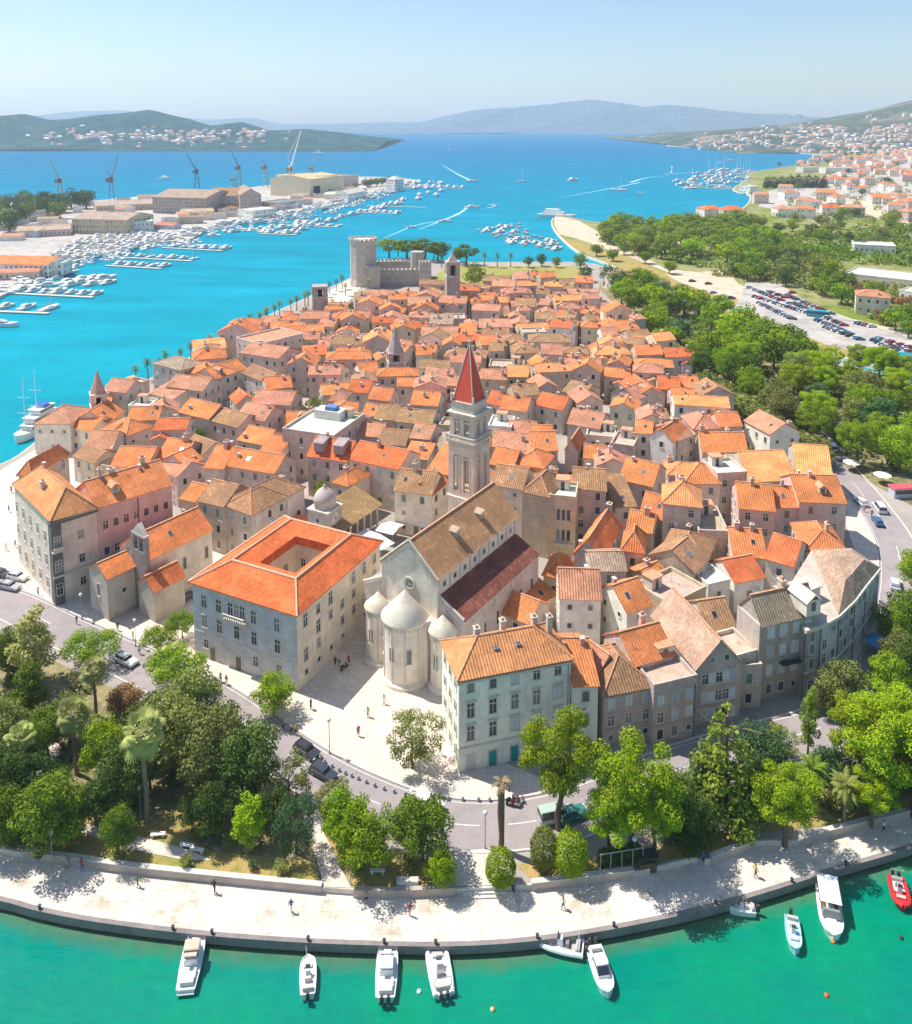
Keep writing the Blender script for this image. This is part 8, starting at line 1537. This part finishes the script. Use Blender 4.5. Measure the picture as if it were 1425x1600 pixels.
p = P(1408, 775, G); r = empty('kiosk', (p.x, p.y, G), .1, 'red and white kiosk beside the trees on the right road', 'kiosk'); b = MB(); b.box(-2.6, 2.6, -1.2, 1.2, 0, 2.4, M['paint']); link('wall', b.mesh('wall'), r, color=(.55, .55, .6, 1)); b = MB(); b.box(-2.9, 2.9, -1.7, 1.4, 2.4, 2.65, M['paint'], .2, .2); link('roof', b.mesh('roof'), r, color=(.62, .10, .12, 1)); b = MB(); b.box(-2.2, 2.2, -1.26, -1.2, 1.0, 2.0, M['glass']); link('window', b.mesh('window'), r)
for (px, py, c, l) in [(1378, 755, (.78, .76, .7), 'white market parasol left of the red kiosk'), (1330, 735, (.7, .66, .6), 'pale parasol at the far end of the right road')]:
    p = P(px, py, G); r = empty('parasol', (p.x, p.y, G), 0, l, 'parasol'); b = MB(); b.lathe([(2.2, 2.2), (1.1, 2.6), (.03, 2.9)], M['paint'], 8); link('canopy', b.mesh('canopy'), r, color=(*c, 1)); b = MB(); b.tube([(0, 0, 0), (0, 0, 2.8)], .05, M['grey'], 6); link('pole', b.mesh('pole'), r)
p = P(968, 1352, G); r = empty('hedge_screen', (p.x, p.y, G), .18, 'dark trellis screen with hedge under the broad lime pine', 'screen'); me = leaf_cloud('hedge', [(x, 0, 1.4, .9, .55, 1.3) for x in (-2, -1, 0, 1, 2)], 2600, .16, 5, .6); link('hedge', me, r, color=(*LEAF['deep'], 1)); b = MB(); [b.box(x - .04, x + .04, -.7, -.62, 0, 2.6, M['grey']) for x in (-2.7, -1.4, 0, 1.4, 2.7)]; b.box(-2.7, 2.7, -.7, -.62, 2.5, 2.6, M['grey']); link('trellis', b.mesh('trellis'), r)
p = P(1010, 1352, G); r = empty('park_stall', (p.x, p.y, 1.3), .15, 'small dark stall with an orange front beside the trellis screen', 'stall'); b = MB(); b.box(-1.1, 1.1, -.5, .6, 0, 1.3, M['wood']); link('counter', b.mesh('counter'), r); b = MB(); b.box(-1.3, 1.3, -.7, .8, 2.1, 2.2, M['dark']); [b.tube([(x, y, 0), (x, y, 2.1)], .04, M['dark'], 5) for x in (-1.1, 1.1) for y in (-.5, .6)]; link('roof', b.mesh('roof'), r)
# ---------------------------------------------------------------- labels of the filled-in houses: look first, then the landmark they stand by
marks = [('bell tower', tw.location), ('castle keep', cs.location), ('spired tower', P(618, 604, G)), ('slender tower', P(707, 492, G)), ('waterfront tower', P(157, 684, G)), ('white flat block', P(497, 690, G)), ('squat tower', P(501, 508, G)), ('sandy hall roofs', P(1250, 770, G)), ('monastery block', P(440, 560, G)), ('gothic palace', P(890, 860, G)), ('castle lawn', P(850, 452, G)), ('tree belt', P(1100, 640, G)), ('belt top', P(965, 500, G)), ('rounded corner building', Vector((cen.x, cen.y, 0))), ('clock dome', ct.location)]
groups = {}
for (root, x, y, a, L, d, at) in HOUSES:
    if 'hero' in at or at['hand']: continue
    mk = min(marks, key=lambda m: (m[1].x - x) ** 2 + (m[1].y - y) ** 2); sz = 'small' if at['size'] < 85 else 'medium' if at['size'] < 120 else 'long'
    look = f"{sz} {WN[at['wc']] if (WN := dict(s='stone', p='pinkish', t='tan', l='pale', w='white', c='cream', d='dark', g='grey', b='bluish')) else ''} house, {ROOFNAME[at['rc']]} {FORMNAME[at['typ']]} roof" + (', no chimney' if not at['ch'] else ', two chimneys' if at['ch'] > 1 else '')
    groups.setdefault((look, mk[0]), []).append(((mk[1].x - x) ** 2 + (mk[1].y - y) ** 2, root))
for (look, mk), it in groups.items():
    for i, (_, root) in enumerate(sorted(it, key=lambda t: t[0])): root['label'] = f"{look}, {'near' if len(it) == 1 else ORD[min(i, 19)] + ' such from'} the {mk}"
# ---------------------------------------------------------------- haze: one closed box of even, pale air
b = MB(); b.box(-6600, 6600, -360, 10640, -1.6, 340, M['white']); hz = b.build('haze'); tag(hz, kind='stuff'); hz.data.materials.clear()
hm = bpy.data.materials.new('haze_air'); hm.use_nodes = True; nt = hm.node_tree; nt.nodes.clear(); ho = nt.nodes.new('ShaderNodeOutputMaterial'); pv = nt.nodes.new('ShaderNodeVolumePrincipled'); pv.inputs['Color'].default_value = (.74, .88, 1.0, 1); pv.inputs['Density'].default_value = 0.00010; pv.inputs['Anisotropy'].default_value = .2; nt.links.new(pv.outputs[0], ho.inputs['Volume']); hz.data.materials.append(hm)
